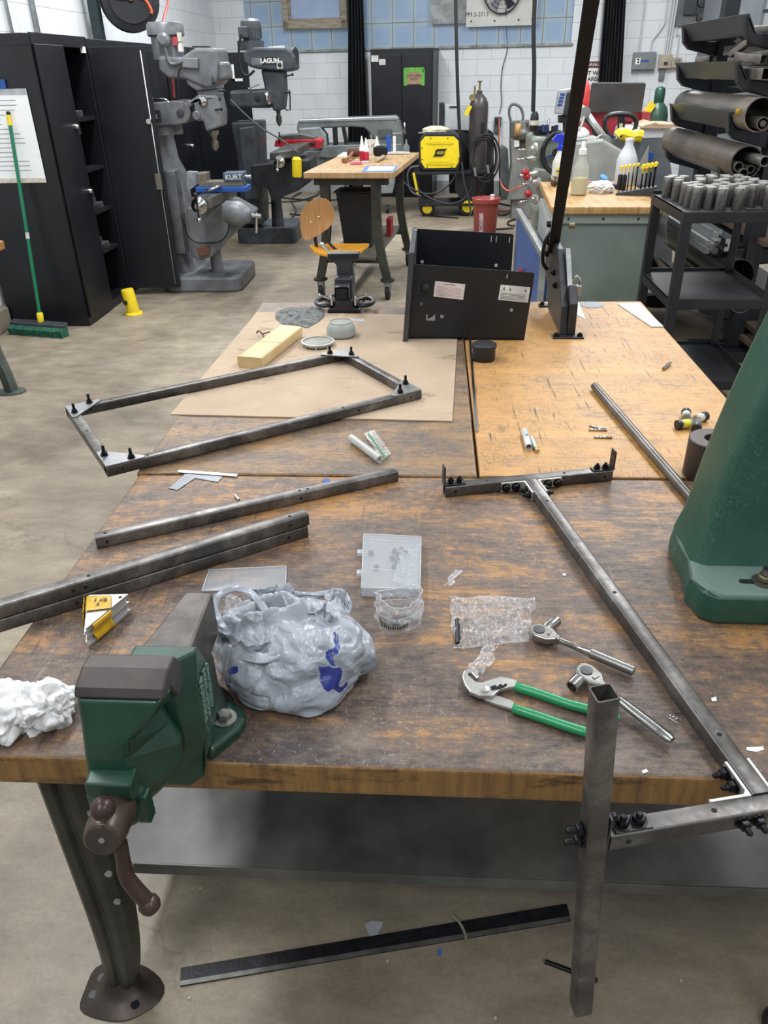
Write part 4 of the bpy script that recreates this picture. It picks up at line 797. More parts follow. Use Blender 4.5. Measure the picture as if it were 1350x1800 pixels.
# electrical box behind welder
t = thing('grey_enclosure', 'light grey steel enclosure with black side on a black stand behind the welder', 'enclosure', UY(800, 229, 11.4))
b = B(); PX(b, 11.35, [(781, 184), (838, 183), (838, 230), (782, 228)], .45); b.put('box', mat('b3b7b8', .45, .1, .06), t, bevel=.006)
b = B(); b.box(UY(771.5, 229, 11.33), UY(781.3, 182, 11.33)+V((0, .45, 0))); b.put('side_panel', BLK, t)
b = B(); PX(b, 11.34, [(790, 187), (806, 186.5), (806, 189), (790, 189.5)], .01); b.put('vent_strip', DKM, t)
b = B(); PX(b, 11.37, [(790, 230), (862, 230), (868, 235), (868, 340), (790, 340)], .4); b.box((.4, 11.4, 0), (.8, 11.7, .4)); tag(b.put('black_stand', BLK), 'black steel stand under the grey enclosure behind the gas cylinder', 'stand')
# red bucket
p = U(852, 408, 0); t = thing('bucket', 'red-brown plastic bucket with lid and white cap on the floor', 'bucket', p)
RB = mat('7f3a33', .4, 0, .06, 5); b = B(); b.lathe([(.125, 0), (.13, .004), (.145, .3), (.15, .302), (.15, .325), (.147, .327)], p, (0, 0, 1), 30); b.put('bucket_body', RB, t)
b = B(); b.lathe([(.15, .327), (.162, .33), (.165, .375), (.16, .38), (.152, .38), (.15, .37), (.005, .37)], p, (0, 0, 1), 30); b.put('lid', mat('93433d', .35, 0, .05), t)
b = B(); b.lathe([(.022, .37), (.022, .4), (.028, .4), (.028, .41), (.005, .41)], p+V((.07, -.0, 0)), (0, 0, 1), 14); b.put('cap', WHT, t)
b = B(); b.tube(smooth_path([p+V((-.13, -.08, .3)), p+V((-.17, -.11, .24)), p+V((-.2, -.1, .17)), p+V((-.2, -.06, .15))]), .004, 6); b.put('wire_handle', CHR, t)
b = B(); qs = []
for i in range(5):
    a = radians(-124+i*5); qs.append(a)
rad = lambda z: .1305+.0145*z/.3+.001
b.grid(lambda s, v: p+V((rad(.02+v*.21)*cos(qs[0]+(qs[-1]-qs[0])*s), rad(.02+v*.21)*sin(qs[0]+(qs[-1]-qs[0])*s), .02+v*.21)), 4, 2); lb = b.put('side_label', mat('c9aeb0', .6), t)
a = (qs[0]+qs[-1])/2; text('NO218', .055, p+V((rad(.12)*cos(a), rad(.12)*sin(a), .125))*1.0+V((cos(a)*.002, sin(a)*.002, 0)), (0, 0, 1), (sin(a), -cos(a), 0), mat('4b3a44', .7), lb)
# orange cord and bits on the floor
CO = mat('cf7458', .5)
b = B(); b.tube(smooth_path([W(*wu(878, 208), .07), W(*wu(878, 240), .08), W(*wu(878, 290), .1), UY(880, 320, 10.6), UY(892, 335, 9.6), UY(910, 330, 8.9), UY(925, 325, 8.7)]), .01, 6); tag(b.put('extension_cord', CO), 'orange extension cord running from the wall outlet to the lathe', 'cord')
for l, pts, m_ in (('orange cord end lying on the floor right of the bucket', ((875, 370), (885, 371), (900, 369), (920, 372)), CO), ('black lead curling on the floor right of the bucket', ((873, 374), (880, 378), (892, 375), (905, 362), (912, 355)), CT), ('black cable coil on the floor left of the blue steel cabinet', ((920, 385), (905, 386), (893, 390), (896, 396), (915, 396)), CT), ('black cable running straight along the floor right of the bucket', ((868, 403), (885, 402), (903, 401)), CT), ('black cable on the floor in front of the lathe stand', ((865, 352), (880, 358), (905, 362), (930, 358)), CT)):
    b = B(); b.tube(smooth_path([U(x, y, .012) for x, y in pts]), .011, 6); tag(b.put('floor_cable', m_), l, 'cable')
b = B(); b.beam(U(752, 379, .01), U(805, 383, .01), .02, .01); tag(b.put('flat_steel_bar', DKM), 'dark flat bar lying on the floor below the welding cart', 'bar')
# ---- hanging power cords
def hang(pts, Y, r, label):
    b = B(); b.tube(smooth_path([UY(x, y, Y) for x, y in pts], 4), r, 8); return tag(b.put('hanging_cord', CT), label, 'cord')
hang([(801, -60), (801, 0), (803, 100), (805, 170), (808, 236)], 10.4, .02, 'thick black cord hanging from the ceiling down to the welder')
hang([(941, -60), (940, 0), (938, 60), (939, 120), (937, 196)], 8.4, .02, 'thick black cord hanging from the ceiling over the lathe')
t = thing('cord_connector', 'black twist-lock cord connector with a white band above the lathe', 'connector', UY(938, 232, 8.4))
c = UY(938, 230, 8.4); c2 = UY(938, 196, 8.4); c2.x = c.x; L = (c2-c).length
b = B(); b.lathe([(.035, 0), (.042, .02), (.042, L*.25), (.042, L*.5), (.036, L*.85), (.02, L)], c, (0, 0, 1), 16); b.put('plug_body', BLK2, t)
b = B(); b.lathe([(.0435, L*.3), (.0435, L*.55)], c, (0, 0, 1), 16, True); b.put('white_band', mat('c7c2b2', .6), t)
# ---- grinder on its stand
t = thing('belt_grinder', 'grey pedestal belt grinder with tan guard by the back wall', 'grinder', UY(915, 350, 10.6))
Yg = 10.4; GG = mat('80827f', .45, .1, .15, 7); b = B(); PX(b, Yg+.05, [(899, 215), (944, 212), (946, 265), (899, 262)], .3); b.put('cabinet', mat('5f6261', .5, .1, .2, 7), t, bevel=.01)
b = B(); PX(b, Yg, [(898, 245), (905, 245), (910, 262), (942, 262), (936, 290), (925, 350), (892, 352), (900, 290)], .3); b.box((1.0, 10.45, 0), (1.3, 10.7, .4)); b.put('pedestal', GG, t, bevel=.01)
b = B(); b.cyl(UY(910, 236, Yg), UY(934, 234, Yg), .075, n=18); b.put('motor', mat('6d6c68', .4, .4), t)
b = B(); b.lathe([(.055, 0), (.07, .01), (.07, .05), (.055, .06)], UY(907, 228, Yg-.05), (1, -.3, 0), 18); b.box(UY(904, 240, Yg-.08), UY(911, 217, Yg-.05)); b.put('tan_guard', mat('b08d55', .5), t, bevel=.01)
b = B(); PX(b, Yg-.02, [(913, 213), (924, 212), (924, 226), (914, 227)], .1); b.put('switch_housing', GG, t, bevel=.008)
b = B(); b.cyl(UY(930, 225, Yg-.05), UY(948, 222, Yg-.05), .09, n=18); b.put('grinding_wheel', mat('8b8b84', .7), t)
b = B(); PX(b, Yg-.03, [(904, 247), (913, 247), (913, 258), (904, 259)], .03); b.put('outlet_plate', WHT, t, bevel=.004)
b = B(); b.tube(smooth_path([UY(x, y, Yg) for x, y in ((899, 216), (895, 200), (897, 187), (904, 183), (914, 188), (919, 200), (919, 214))]), .016, 8); b.put('conduit', GREYM, t)
b = B(); PX(b, 10.9, [(880, 262), (886, 257), (893, 262), (897, 350), (880, 352)], .3); tag(b.put('sheet_metal_duct', mat('7b8184', .45, .4, .1, 6)), 'grey bent sheet metal duct standing against the wall left of the grinder', 'duct')
# ---- lathe
YT = 8.2; t = thing('lathe', 'pale green metal lathe with black handwheel and chrome dials', 'lathe', UY(1000, 360, YT+.2)); LM = mat('8a9084', .42, .1, .12, 6, .02, 'lathe_green', col2='6f766b')
b = B(); PX(b, YT, [(935, 243), (942, 240), (998, 243), (1030, 243), (1034, 330), (945, 308), (937, 300), (934, 280)], .6); b.put('headstock', LM, t, bevel=.03, seg=3)
b = B(); PX(b, YT-.05, [(938, 295), (1000, 300), (1045, 330), (1045, 372), (960, 372), (950, 340), (940, 312)], .5); b.put('apron', mat('7a8076', .45, .15, .15, 7), t, bevel=.02)
b = B(); PX(b, YT+.1, [(940, 370), (1050, 365), (1050, 400), (940, 400)], .5); b.box(UY(945, 400, YT+.1), (1.6, YT+.6, .0)); b.put('pedestal', LM, t, bevel=.01)
q = UY(978, 268, YT-.02); b = B(); b.tube([q+V((.13*cos(a), -.03-.05*cos(a)*.3, .17*sin(a))) for a in [k*2*pi/26 for k in range(26)]], .022, 8, True); b.cyl(q, q+V((0, -.05, 0)), .04); hw = b.put('handwheel', BLK, t)
b = B(); b.beam(q+V((-.11, -.03, -.05)), q+V((.11, -.03, .05)), .03, .012); b.put('spoke', mat('1c2f70', .4), hw)
for i, (x, y, r_, l_) in enumerate(((934, 262, .055, .06), (932, 278, .03, .1), (936, 305, .035, .09), (940, 320, .05, .08), (935, 350, .05, .06))):
    q = UY(x, y, YT-.05); b = B(); b.lathe([(r_, 0), (r_, l_*.4), (r_*.6, l_*.6), (r_*.5, l_)], q+V((.04, 0, 0)), (-1, -.4, 0), 16); k_ = b.put('dial', mat('b9b6b0', .3, .6), t)
    b = B(); b.tube([q+V((-.04, -.05, 0)), q+V((-.13, -.07, -.005*i))], .011, 8); b.put('lever', CHR, k_)
for x, y in ((925, 303), (927, 310), (930, 340)): b = B(); q = UY(x, y, YT-.08); b.lathe([(.03, 0), (.035, .03), (.01, .06)], q, (-.4, -1, 0), 12); b.put('red_knob', RED, t)
b = B(); b.tube([UY(965, 312, YT-.08), UY(1005, 306, YT-.08)], .012, 8); b.tube([UY(918, 309, YT-.08), UY(930, 309, YT-.08)], .012, 8); b.put('feed_rod', CHR, t)
b = B(); PX(b, YT+.1, [(946, 238), (1000, 236), (1000, 243), (946, 244)], .3); PX(b, YT+.15, [(940, 228), (960, 226), (962, 240), (940, 240)], .2); b.put('tool_holder', mat('2a2e35', .4, .4, .3, 20), t, bevel=.004)
rnd = random.Random(8)
for k in range(9):
    x = 942+rnd.random()*50; y = 238-rnd.random()*6; q = UY(x, y, YT+.1+rnd.random()*.25); b = B(); b.cyl(q, q+V((0, 0, .03+rnd.random()*.05)), .012+rnd.random()*.01, n=10); tag(b.put('tool_bit', rnd.choice((DKM, CHR, mat('34406b', .4)))), 'small metal cutting tool on the lathe headstock, '+'one two three four five six seven eight nine'.split()[k]+' of nine', 'tool', 'small tools lying on the lathe headstock')
b = B(); b.cyl(UY(963, 235, YT+.2), UY(964, 206, YT+.2), .012, n=8); tag(b.put('steel_pin', CHR), 'thin upright steel pin standing on the lathe headstock', 'pin')
# digital readout
t = thing('digital_readout', 'grey digital readout console with blue keys above the lathe', 'display console', UY(990, 217, YT+.1))
b = B(); PX(b, YT+.02, [(983, 158), (1005, 155), (997, 202), (976, 200)], .1); b.put('case', mat('a7aaad', .4), t, bevel=.01)
b = B(); PX(b, YT+.0, [(997, 162), (1010, 158), (1003, 203), (990, 203)], .16); b.put('bezel', mat('2f3236', .4), t, bevel=.01)
b = B()
for i in range(4):
    for j in range(2): q = UY(991-j*4-i*1.6, 166+i*6, YT+.018); b.box(q+V((-.011, -.004, -.01)), q+V((.009, .0, .01)))
b.put('blue_keys', mat('2d4d92', .4), t)
b = B(); PX(b, YT+.05, [(983, 203), (1003, 203), (1003, 216), (983, 216)], .1); b.cyl(UY(993, 215, YT+.1), UY(993, 240, YT+.1), .02); b.put('mount', BLK, t)
# ---- swing-arm magnifier
t = thing('magnifier_lamp', 'white swing-arm work lamp clamped near the lathe', 'lamp', UY(1030, 310, 7.0)); YM = 7.0; WM = mat('b9bcba', .35, .4)
J = [UY(x, y, YM) for x, y in ((1010, 232), (1028, 197), (1064, 246), (1034, 295), (1048, 272))]
b = B(); b.tube([J[1], J[2]], .02, 8); b.tube([J[1]+V((.03, .03, 0)), J[2]+V((.03, .03, 0))], .01, 8); b.put('upper_arm', WM, t)
b = B(); b.tube([J[2], J[3]], .02, 8); b.put('lower_arm', WM, t)
for j in (J[1], J[2]): b = B(); b.cyl(j-V((0, .04, 0)), j+V((0, .04, 0)), .04, n=16); b.put('joint', mat('8e918f', .4, .5), t)
b = B(); PX(b, YM-.03, [(1015, 215), (1022, 182), (1032, 190), (1028, 212)], .08); b.lathe([(.085, 0), (.08, .02), (.05, .04)], UY(1018, 236, YM), (0, -.3, 1), 24); b.put('lamp_head', mat('c9cbc8', .4), t, bevel=.01)
b = B(); b.tube(smooth_path([UY(x, y, YM-.05) for x, y in ((1027, 205), (1020, 225), (1012, 232))]), .009, 6); b.tube(smooth_path([UY(x, y, YM-.04) for x, y in ((1058, 236), (1045, 246), (1036, 262))]), .008, 6); b.put('lamp_cable', mat('c9c9c6', .5), t)
# black base ring near
b = B(); b.tube(smooth_path([UY(x, y, 7.4) for x, y in ((1028, 205), (1042, 218), (1048, 235), (1046, 250))]), [.03]*19, 8); tag(b.put('black_hose_guard', BLK), 'thick curved black tube behind the white lamp arm', 'tube')
b = B(); b.sphere(UY(1028, 180, 9.6), .1, 16, (.55, .5, 2.1)); tag(b.put('red_float', mat('c5413f', .4)), 'tall rounded red object partly hidden behind the leaning black lever', 'container')
# green lathe cover (far bed)
b = B(); PX(b, 6.9, [(1010, 250), (1060, 245), (1106, 270), (1090, 335), (1000, 335)], .5); tag(b.put('machine_bed_cover', mat('9a9d96', .45, .1, .1, 5), bevel=.02), 'pale grey sloping machine bed behind the spray bottles', 'machine cover')
# ---- red machine with dark screen panel
t = thing('parts_washer', 'red steel parts washer with raised dark lid behind the lathe', 'parts washer', UY(1090, 300, 9.0))
b = B(); PX(b, 9.0, [(1035, 195), (1128, 196), (1130, 262), (1025, 262)], .6); b.box((1.55, 9.0, 0.0), (2.2, 9.6, 1.0)); b.put('tank', mat('a52531', .42, 0, .08, 6), t, bevel=.01)
b = B(); PX(b, 8.95, [(1128, 196), (1144, 197), (1142, 240), (1128, 240)], .25); b.put('side_bracket', mat('9b3a40', .45), t, bevel=.006)
b = B(); PX(b, 8.9, [(1035, 199), (1041, 147), (1044, 145), (1133, 145), (1136, 148), (1128, 198)], .06); b.put('lid', mat('3d3b39', .55, .1, .2, 3), t, bevel=.01)
b = B(); PX(b, 8.5, [(1100, 226), (1142, 222), (1185, 222), (1185, 262), (1090, 262)], .5); tag(b.put('plastic_bin', mat('ccd0d3', .4, 0, .05, alpha=.9), bevel=.02), 'translucent white plastic bin in front of the parts washer', 'bin')
b = B(); PX(b, 8.45, [(1127, 222), (1152, 215), (1160, 218), (1190, 218), (1190, 226), (1127, 226)], .5); tag(b.put('cardboard_flap', mat('b59a80', .8), bevel=.004), 'open tan cardboard flap lying on the white plastic bin', 'cardboard')
t = thing('pallet_jack_handle', 'black looped pallet jack handle standing before the red washer', 'handle', UY(1090, 300, 7.8))
b = B(); b.tube(smooth_path([UY(x, y, 7.8) for x, y in ((1080, 244), (1069, 236), (1063, 222), (1065, 208), (1073, 202), (1092, 200), (1110, 203), (1118, 212), (1117, 224), (1110, 236), (1104, 240))]), .02, 8); b.put('loop', BLK, t)
b = B(); b.beam(UY(1092, 200, 7.82), UY(1090, 462, 7.82), .06, .04); b.put('shaft', BLK, t, bevel=.006); b = B(); PX(b, 7.78, [(1089, 217), (1095, 217), (1094, 234), (1088, 234)], .01); b.put('instruction_label', mat('bfb48c', .6), t)
b = B(); b.tube([UY(1096, 213, 7.78), UY(1110, 216, 7.78)], .008, 6); b.put('release_lever', DKM, t)
# green oxygen cylinder
cg = UY(1153, 200, 10.3); zt = UY(1160, 152, 10.3).z; cg = UY(1155, 200, 10.3)
t = thing('gas_cylinder', 'dark green gas cylinder with domed cap near the right of the back wall', 'gas cylinder', (cg.x, 10.3, 0)); rr = .125
b = B(); b.lathe([(rr, 0), (rr, zt-.3), (rr*.85, zt-.22), (rr*.5, zt-.17), (rr*.4, zt-.16)], (cg.x, 10.3, 0), (0, 0, 1), 28); b.put('tank', mat('2d4c3b', .35, .1, .08, 5), t)
b = B(); b.lathe([(.05, zt-.17), (.058, zt-.15), (.058, zt-.04), (.045, zt-.012), (.02, zt)], (cg.x, 10.3, 0), (0, 0, 1), 20); b.put('cap', mat('234a3a', .35, .1), t)
b = B(); b.obox((cg.x-.12, 10.2, zt-.22), (.08, .008, .13), Matrix.Rotation(.6, 3, 'Y')); b.put('yellow_tag', YEL, t)
# ---- leaning sheet
b = B(); PX(b, 7.0, [(1076, 244), (1172, 241), (1185, 335), (1180, 490), (1070, 492), (1070, 338)], .015); ss = thing('steel_sheet', 'large upright sheet of bare steel behind the hex key stand', 'sheet', UY(1125, 490, 7.0)); b.put('sheet', mat('8f9499', .35, .7, .12, 2, stretch=(1, 1, 3)), ss)
q = UY(1141, 275, 6.98); b = B(); PX(b, 6.99, [(1134, 266), (1150, 270), (1147, 282), (1131, 278)], .002); b.put('blue_patch', BLUE, ss)
t = thing('caution_tape', 'crumpled yellow caution tape roll on top of the steel sheet', 'tape', UY(1100, 243, 6.95))
b = B(); b.tube(smooth_path([UY(x, y, 6.95) for x, y in ((1086, 240), (1092, 235), (1102, 238), (1112, 240), (1120, 238), (1128, 240))]), [.045]*31, 8); b.put('roll', YEL, t); b = B(); b.box(UY(1090, 242, 6.88), UY(1094, 238, 6.88)+V((0, .01, 0))); b.put('black_print', BLK, t)
# ---- green-grey tool cabinet with butcher block top
GC = mat('7c877f', .42, .1, .05, 5, .0, 'sage_enamel', col2='727d75'); tfc = TZ((.755, 5.3, 0), -radians(3.5))
t = thing('tool_cabinet', 'sage green steel cabinet with a worn butcher block top', 'cabinet', tfc @ V((.34, .5, 0)))
b = B(tfc); b.box((.05, .05, 0), (.63, 1.1, .8)); b.put('body', GC, t, bevel=.006)
b = B(tfc); b.box((.03, .03, .79), (.67, 1.12, .85)); tr = b.put('top_rail', mat('8d978e', .42, .1, .04), t, bevel=.004)
for x in (.12, .34, .56): b = B(tfc); b.lathe([(.008, 0), (.008, .003)], (x, .03, .82), (0, -1, 0), 10); b.put('screw', BLK, tr)
b = B(tfc); b.box((.07, .042, .02), (.078, .05, .78)); b.put('seam', DKM, t)
b = B(tfc); b.box((0, 0, .85), (.69, 1.25, .9)); b.put('top', wood_plain('butcher_block', 'b99761', 'a27d4b', '7c6040', (12, 1, 1)), t, bevel=.01)
b = B(tfc); b.box((.0, .1, .0), (.05, 1.1, .8)); b.put('side_panel', mat('a8aba6', .5), t, bevel=.006)
zc = .9015
def CT_(x, y): return U(x, y, zc)
def spray(loc, s, h, body, lab, full=None, trig=None, name='spray_bottle'):
    t = thing(name, lab, 'spray bottle', loc)
    b = B(); b.lathe([(.9*s, 0), (s, .006), (s, h*.55), (s*.85, h*.62), (s*.45, h*.82), (s*.42, h*.86)], loc, (0, 0, 1), 20); b.put('bottle', body, t)
    if full: b = B(); b.lathe([(.86*s, .004), (.955*s, .008), (.955*s, h*.36), (.001, h*.36)], loc, (0, 0, 1), 20); b.put('liquid', full, t)
    b = B(); b.lathe([(s*.5, h*.85), (s*.5, h*.95), (s*.3, h*.98), (s*.22, h*1.1), (s*.08, h*1.12)], loc, (0, 0, 1), 14); b.put('nozzle', trig or WHT, t); return t
spray(CT_(1017, 342), .056, .3, mat('c3c6be', .25, 0, .02, alpha=.42), 'clear spray bottle half full of yellow liquid on the butcher block', mat('c9b760', .3, 0, .03))
t = spray(U(981, 322, .9015), .055, .27, mat('c9c6bd', .45, 0, .03), 'white lubricant bottle with blue trigger behind the leaning black lever', None, mat('1a36c4', .35))
l0 = rootloc(t); b = B(); b.prism([(l0.x-.04, l0.z+.28), (l0.x-.075, l0.z+.3), (l0.x-.04, l0.z+.34), (l0.x+.04, l0.z+.34), (l0.x+.05, l0.z+.28)], 'y', l0.y-.015, l0.y+.015); b.put('trigger', mat('1a36c4', .35), t, bevel=.004)
b = B(); b.lathe([(.03, 0), (.03, .002)], l0+V((0, -.056, .09)), (0, -1, 0), 16); lb = b.put('yellow_label', YEL, t); text('WD-40', .02, l0+V((0, -.0595, .09)), (1, 0, 0), (0, 0, 1), BLUE, lb, bold=.001)
t = thing('spray_bottle', 'large white plastic bottle behind the hex key stand', 'bottle', CT_(1097, 325)); l0 = rootloc(t)
b = B(); b.lathe([(.07, 0), (.075, .006), (.075, .17), (.06, .21), (.03, .27), (.03, .3)], l0, (0, 0, 1), 22); b.put('bottle', mat('c5c8cc', .4, 0, .03), t); b = B(); b.lathe([(.032, .3), (.032, .315), (.005, .318)], l0, (0, 0, 1), 14); b.put('cap', WHT, t)
# hex key stand with its keys
ha, hb = CT_(1082, 343), CT_(1152, 345); t = thing('hex_key_stand', 'black wedge-shaped stand for T-handle hex keys on the butcher block', 'stand', (ha+hb)/2)
dx = hb-ha; dx.z = 0; ux = dx.normalized(); uy = V((-ux.y, ux.x, 0)); b = B(); w_ = dx.length
b.ext([ha, hb, hb+V((0, 0, .06)), ha+V((0, 0, .012))], uy*.09); b.put('stand', mat('33373b', .5), t, bevel=.003)
for i in range(9):
    s = .06+.1*i+(.04 if i > 4 else 0); big = i > 4; p = ha+dx*s+uy*.05+V((0, 0, .012+.048*s)); h_ = .15 if not big else .13; r_ = .0025+.0006*i
    k = thing('hex_key', ('thin' if not big else 'thick')+' yellow T-handle hex key, number '+'one two three four five six seven eight nine'.split()[i]+' from the left in the black stand', 'hex key', p, 'yellow T-handle hex keys in the black stand')
    b = B(); b.cyl(p, p+V((0, 0, h_)), r_, n=6); b.put('shaft', BOLTM, k)
    b = B(); rr = .009 if not big else .014; a_ = p+V((0, 0, h_+rr*.6)); b.tube([a_-uy*.035-ux*.004, a_+uy*.035], rr, 10); b.cyl(p+V((0, 0, h_-.035)), p+V((0, 0, h_)), rr*.45, n=8); b.put('handle', YEL, k)
blob('paper_towel', 'crumpled white paper towel on the butcher block cabinet', 'paper towel', CT_(1056, 338)-V((0, 0, .001)), (.085, .06, .05), mat('dcdcd8', .85, 0, .03), 4, .35, 1.8, 5)
for k, (x, y, l) in enumerate(((1088, 333, 'steel hole punch die left of the hex key stand'), (1095, 334, 'steel cylinder just behind the hex key stand'))):
    b = B(); p = CT_(x, y); b.lathe([(.018, 0), (.018, .09), (.014, .1)], p, (0, 0, 1), 14); tag(b.put('steel_cylinder', DKM), l, 'tool')
b = B(); p = CT_(1124, 325); b.add([p+V(q) for q in ((-.07, 0, 0), (.05, 0, 0), (.05, .05, 0), (-.07, .05, 0), (.035, .02, .27))], [(0, 1, 2, 3), (0, 4, 1), (1, 4, 2), (2, 4, 3), (3, 4, 0)], False); tag(b.put('metal_pyramid', mat('a9a9a3', .4, .6, .2, 6)), 'tall pointed folded metal piece behind the hex keys', 'metal piece')
b = B(); p = CT_(1059, 326); b.lathe([(.03, 0), (.03, .012), (.001, .013)], p+V((0, 0, .05)), (.3, -.5, 1), 20); tag(b.put('tape_roll', mat('3f86c4', .5)), 'small roll with blue centre leaning behind the paper towel', 'tape')
t = thing('pipe_fitting', 'bronze threaded pipe fitting at the left edge of the butcher block', 'fitting', U(975, 322, zc)); p = rootloc(t)
p = U(970, 327, zc); b = B(); b.lathe([(.03, 0), (.035, .01), (.035, .03), (.025, .035), (.025, .07)], p+V((0, 0, .035)), (1, -.6, .0), 16); b.put('fitting', mat('6f6350', .4, .7), t)
for k, (x, y, c_, l) in enumerate(((1040, 330, '3a3a66', 'dark blue rag edge'), (1074, 331, '33335a', 'dark purple cloth scrap'), (1045, 327, '9a6d6a', 'reddish strip'))):
    b = B(); p = CT_(x, y); b.box(p+V((-.05, -.02, 0)), p+V((.05, .04, .02+.006*k))); tag(b.put('cloth_scrap', mat(c_, .8), bevel=.008), l+' lying behind the paper towel on the butcher block', 'cloth')
# ---- blue open cabinet with galvanised rims
zb_ = .7; t = thing('welding_table_cabinet', 'open blue steel cabinet with bare metal rims beside the sage cabinet', 'cabinet', (.72, 6.2, 0)); GAL = mat('9a9f9c', .4, .6, .15, 8)
p, q = U(960, 440, zb_), U(912, 366, zb_); x0, x1 = p.x, p.x+.5; y0, y1 = p.y, q.y
x0 = p.x-.02; BL = mat('174788', .45, 0, .1, 4)
b = B(); b.box((x0, y0, .05), (x0+.012, y1, zb_-.01)); b.put('side_panel', BL, t)
b = B(); b.box((x0-.015, y0-.02, zb_-.035), (x0+.025, y1, zb_)); b.box((x0-.015, y0-.02, zb_-.035), (x0+.05, y0+.02, zb_)); b.box((x0-.01, y0-.02, 0), (x0+.025, y0+.02, zb_)); b.box((x0-.01, y1-.04, 0), (x0+.02, y1, zb_)); b.put('rim', GAL, t, bevel=.003)
b = B(); b.box((x0, y1-.02, .05), (x0+.045, y1, zb_-.03)); b.box((x0+.012, y0-.01, .05), (x0+.045, y0, zb_-.05)); b.box((x0, y0, .05), (x0+.045, y1, .08)); b.put('back_panel', mat('12305e', .5), t)
b = B(); b.box((x0-.04, y1-.75, .3), (x0-.005, y1-.68, .38)); b.put('red_latch', RED, t, bevel=.004)
# ================================================================ STORAGE RACK
xr, Yn, Yf, xc_ = 1.68, 5.08, 6.3, 1.98
RK = mat('202226', .4, .2, .15, 5, name='rack_black'); LV = [1.903, 1.682, 1.43, 1.19, .78, .42]
t = thing('cantilever_rack', 'black cantilever storage rack with sloping trays holding pipes and tubes', 'rack', (2.1, 5.7, 0))
for y in (Yf, Yn):
    b = B(); b.box((xc_-.05, y-.05, 0), (xc_+.05, y+.05, 2.4)); b.box((xr+.02, y-.04, 0), (xc_+.8, y+.04, .09)); b.put('column', RK, t, bevel=.006)
for i, z in enumerate(LV):
    for y in (Yf, Yn):
        b = B(); b.prism([(xr, z), (xr+.025, z-.015), (xr+.07, z-.085), (xr+.2, z-.1), (xc_-.05, z-.1), (xc_+.55, z-.1), (xc_+.55, z-.16), (xc_, z-.2), (xr+.2, z-.175), (xr+.06, z-.14), (xr+.02, z-.1)], 'y', y-.03, y+.03); b.put('arm', RK, t, bevel=.006)
    b = B(); b.prism([(xr-.004, z+.004), (xr+.016, z+.004), (xr+.07, z-.09), (xr+.058, z-.092)], 'y', Yn-.03, Yf+.04); b.put('tray_lip', mat('3b3d40', .35, .5, .1, 4), t, bevel=.002)
    if i in (0, 3, 4, 5): b = B(); b.box((xr+.06, Yn, z-.096), (xc_+.5, Yf+.02, z-.09)); b.put('tray_floor', RK, t)
def pipe(x, z, y0, y1, r, lab, th=.008, m_=None, name='steel_pipe', grp=None):
    b = B(); n = 28; ring = lambda y, q: [V((x+q*cos(2*pi*k/n), y, z+q*sin(2*pi*k/n))) for k in range(n)]
    b.loft([ring(y0, r-th), ring(y0, r), ring(y1, r), ring(y1, r-th), ring(y0, r-th)], caps=False); return tag(b.put(name, m_ or PIPE), lab, 'pipe', grp)
PIPE = mat('857b70', .4, .5, .3, 4, .05, 'mill_pipe', col2='5b5650', stretch=(1, .4, 1))
r3 = .088; pipe(1.79, 1.43-.09+r3, 4.86, 6.3, r3, 'large bare steel pipe lying on the third rack tray with chalk marks', .006)
pipe(1.805, 1.43-.09+.035+.01, 4.84, 5.5, .034, 'small pipe inside the large pipe on the third rack tray', .006)
pipe(1.805, 1.43-.09+.035+.01, 4.835, 5.4, .016, 'thin rod inside the small pipe of the third rack tray', .015)
pipe(1.765, 1.19-.09+r3, 4.86, 6.4, r3, 'large rusty steel pipe on the lowest visible tray, holding smaller pipes', .006, mat('756b60', .42, .5, .3, 4, .05, col2='4d4843'))
for k, (dx, dz, r_, y0) in enumerate(((-.045, -.02, .026, 4.76), (-.018, -.052, .026, 4.74), (.028, -.035, .022, 4.77), (.04, .02, .028, 4.62))):
    pipe(1.765+dx, 1.19-.09+r3+dz, y0+.08, 5.6, r_, ['small pipe at the left inside the rusty large pipe', 'small pipe at the bottom inside the rusty large pipe', 'small pipe at the lower right inside the rusty large pipe', 'pale pipe sticking farthest out of the rusty large pipe'][k], .005, PIPE if k < 3 else mat('8c9088', .35, .7))
b = B(); b.box((1.7, 5.0, 1.19-.0), (1.99, 5.05, 1.21)); 
b = B(); b.beam((xr+.03, 4.95, 1.438), (xr+.03, 6.2, 1.438), .022, .022); tag(b.put('polished_bar', CHR), 'polished square bar resting on the lip of the third rack tray', 'bar')
b = B(); b.cyl((xr+.03, 4.93, 1.438), (xr+.03, 4.98, 1.438), .02, n=12); tag(b.put('brass_cap', mat('b18a2f', .4, .5)), 'brass cap on the end of the polished bar', 'cap')
b = B(); b.box((2.0, 4.9, 1.525), (2.2, 6.2, 1.535)); tag(b.put('steel_plate', DKM), 'thin dark plate lying on the large pipe of the third tray', 'plate')
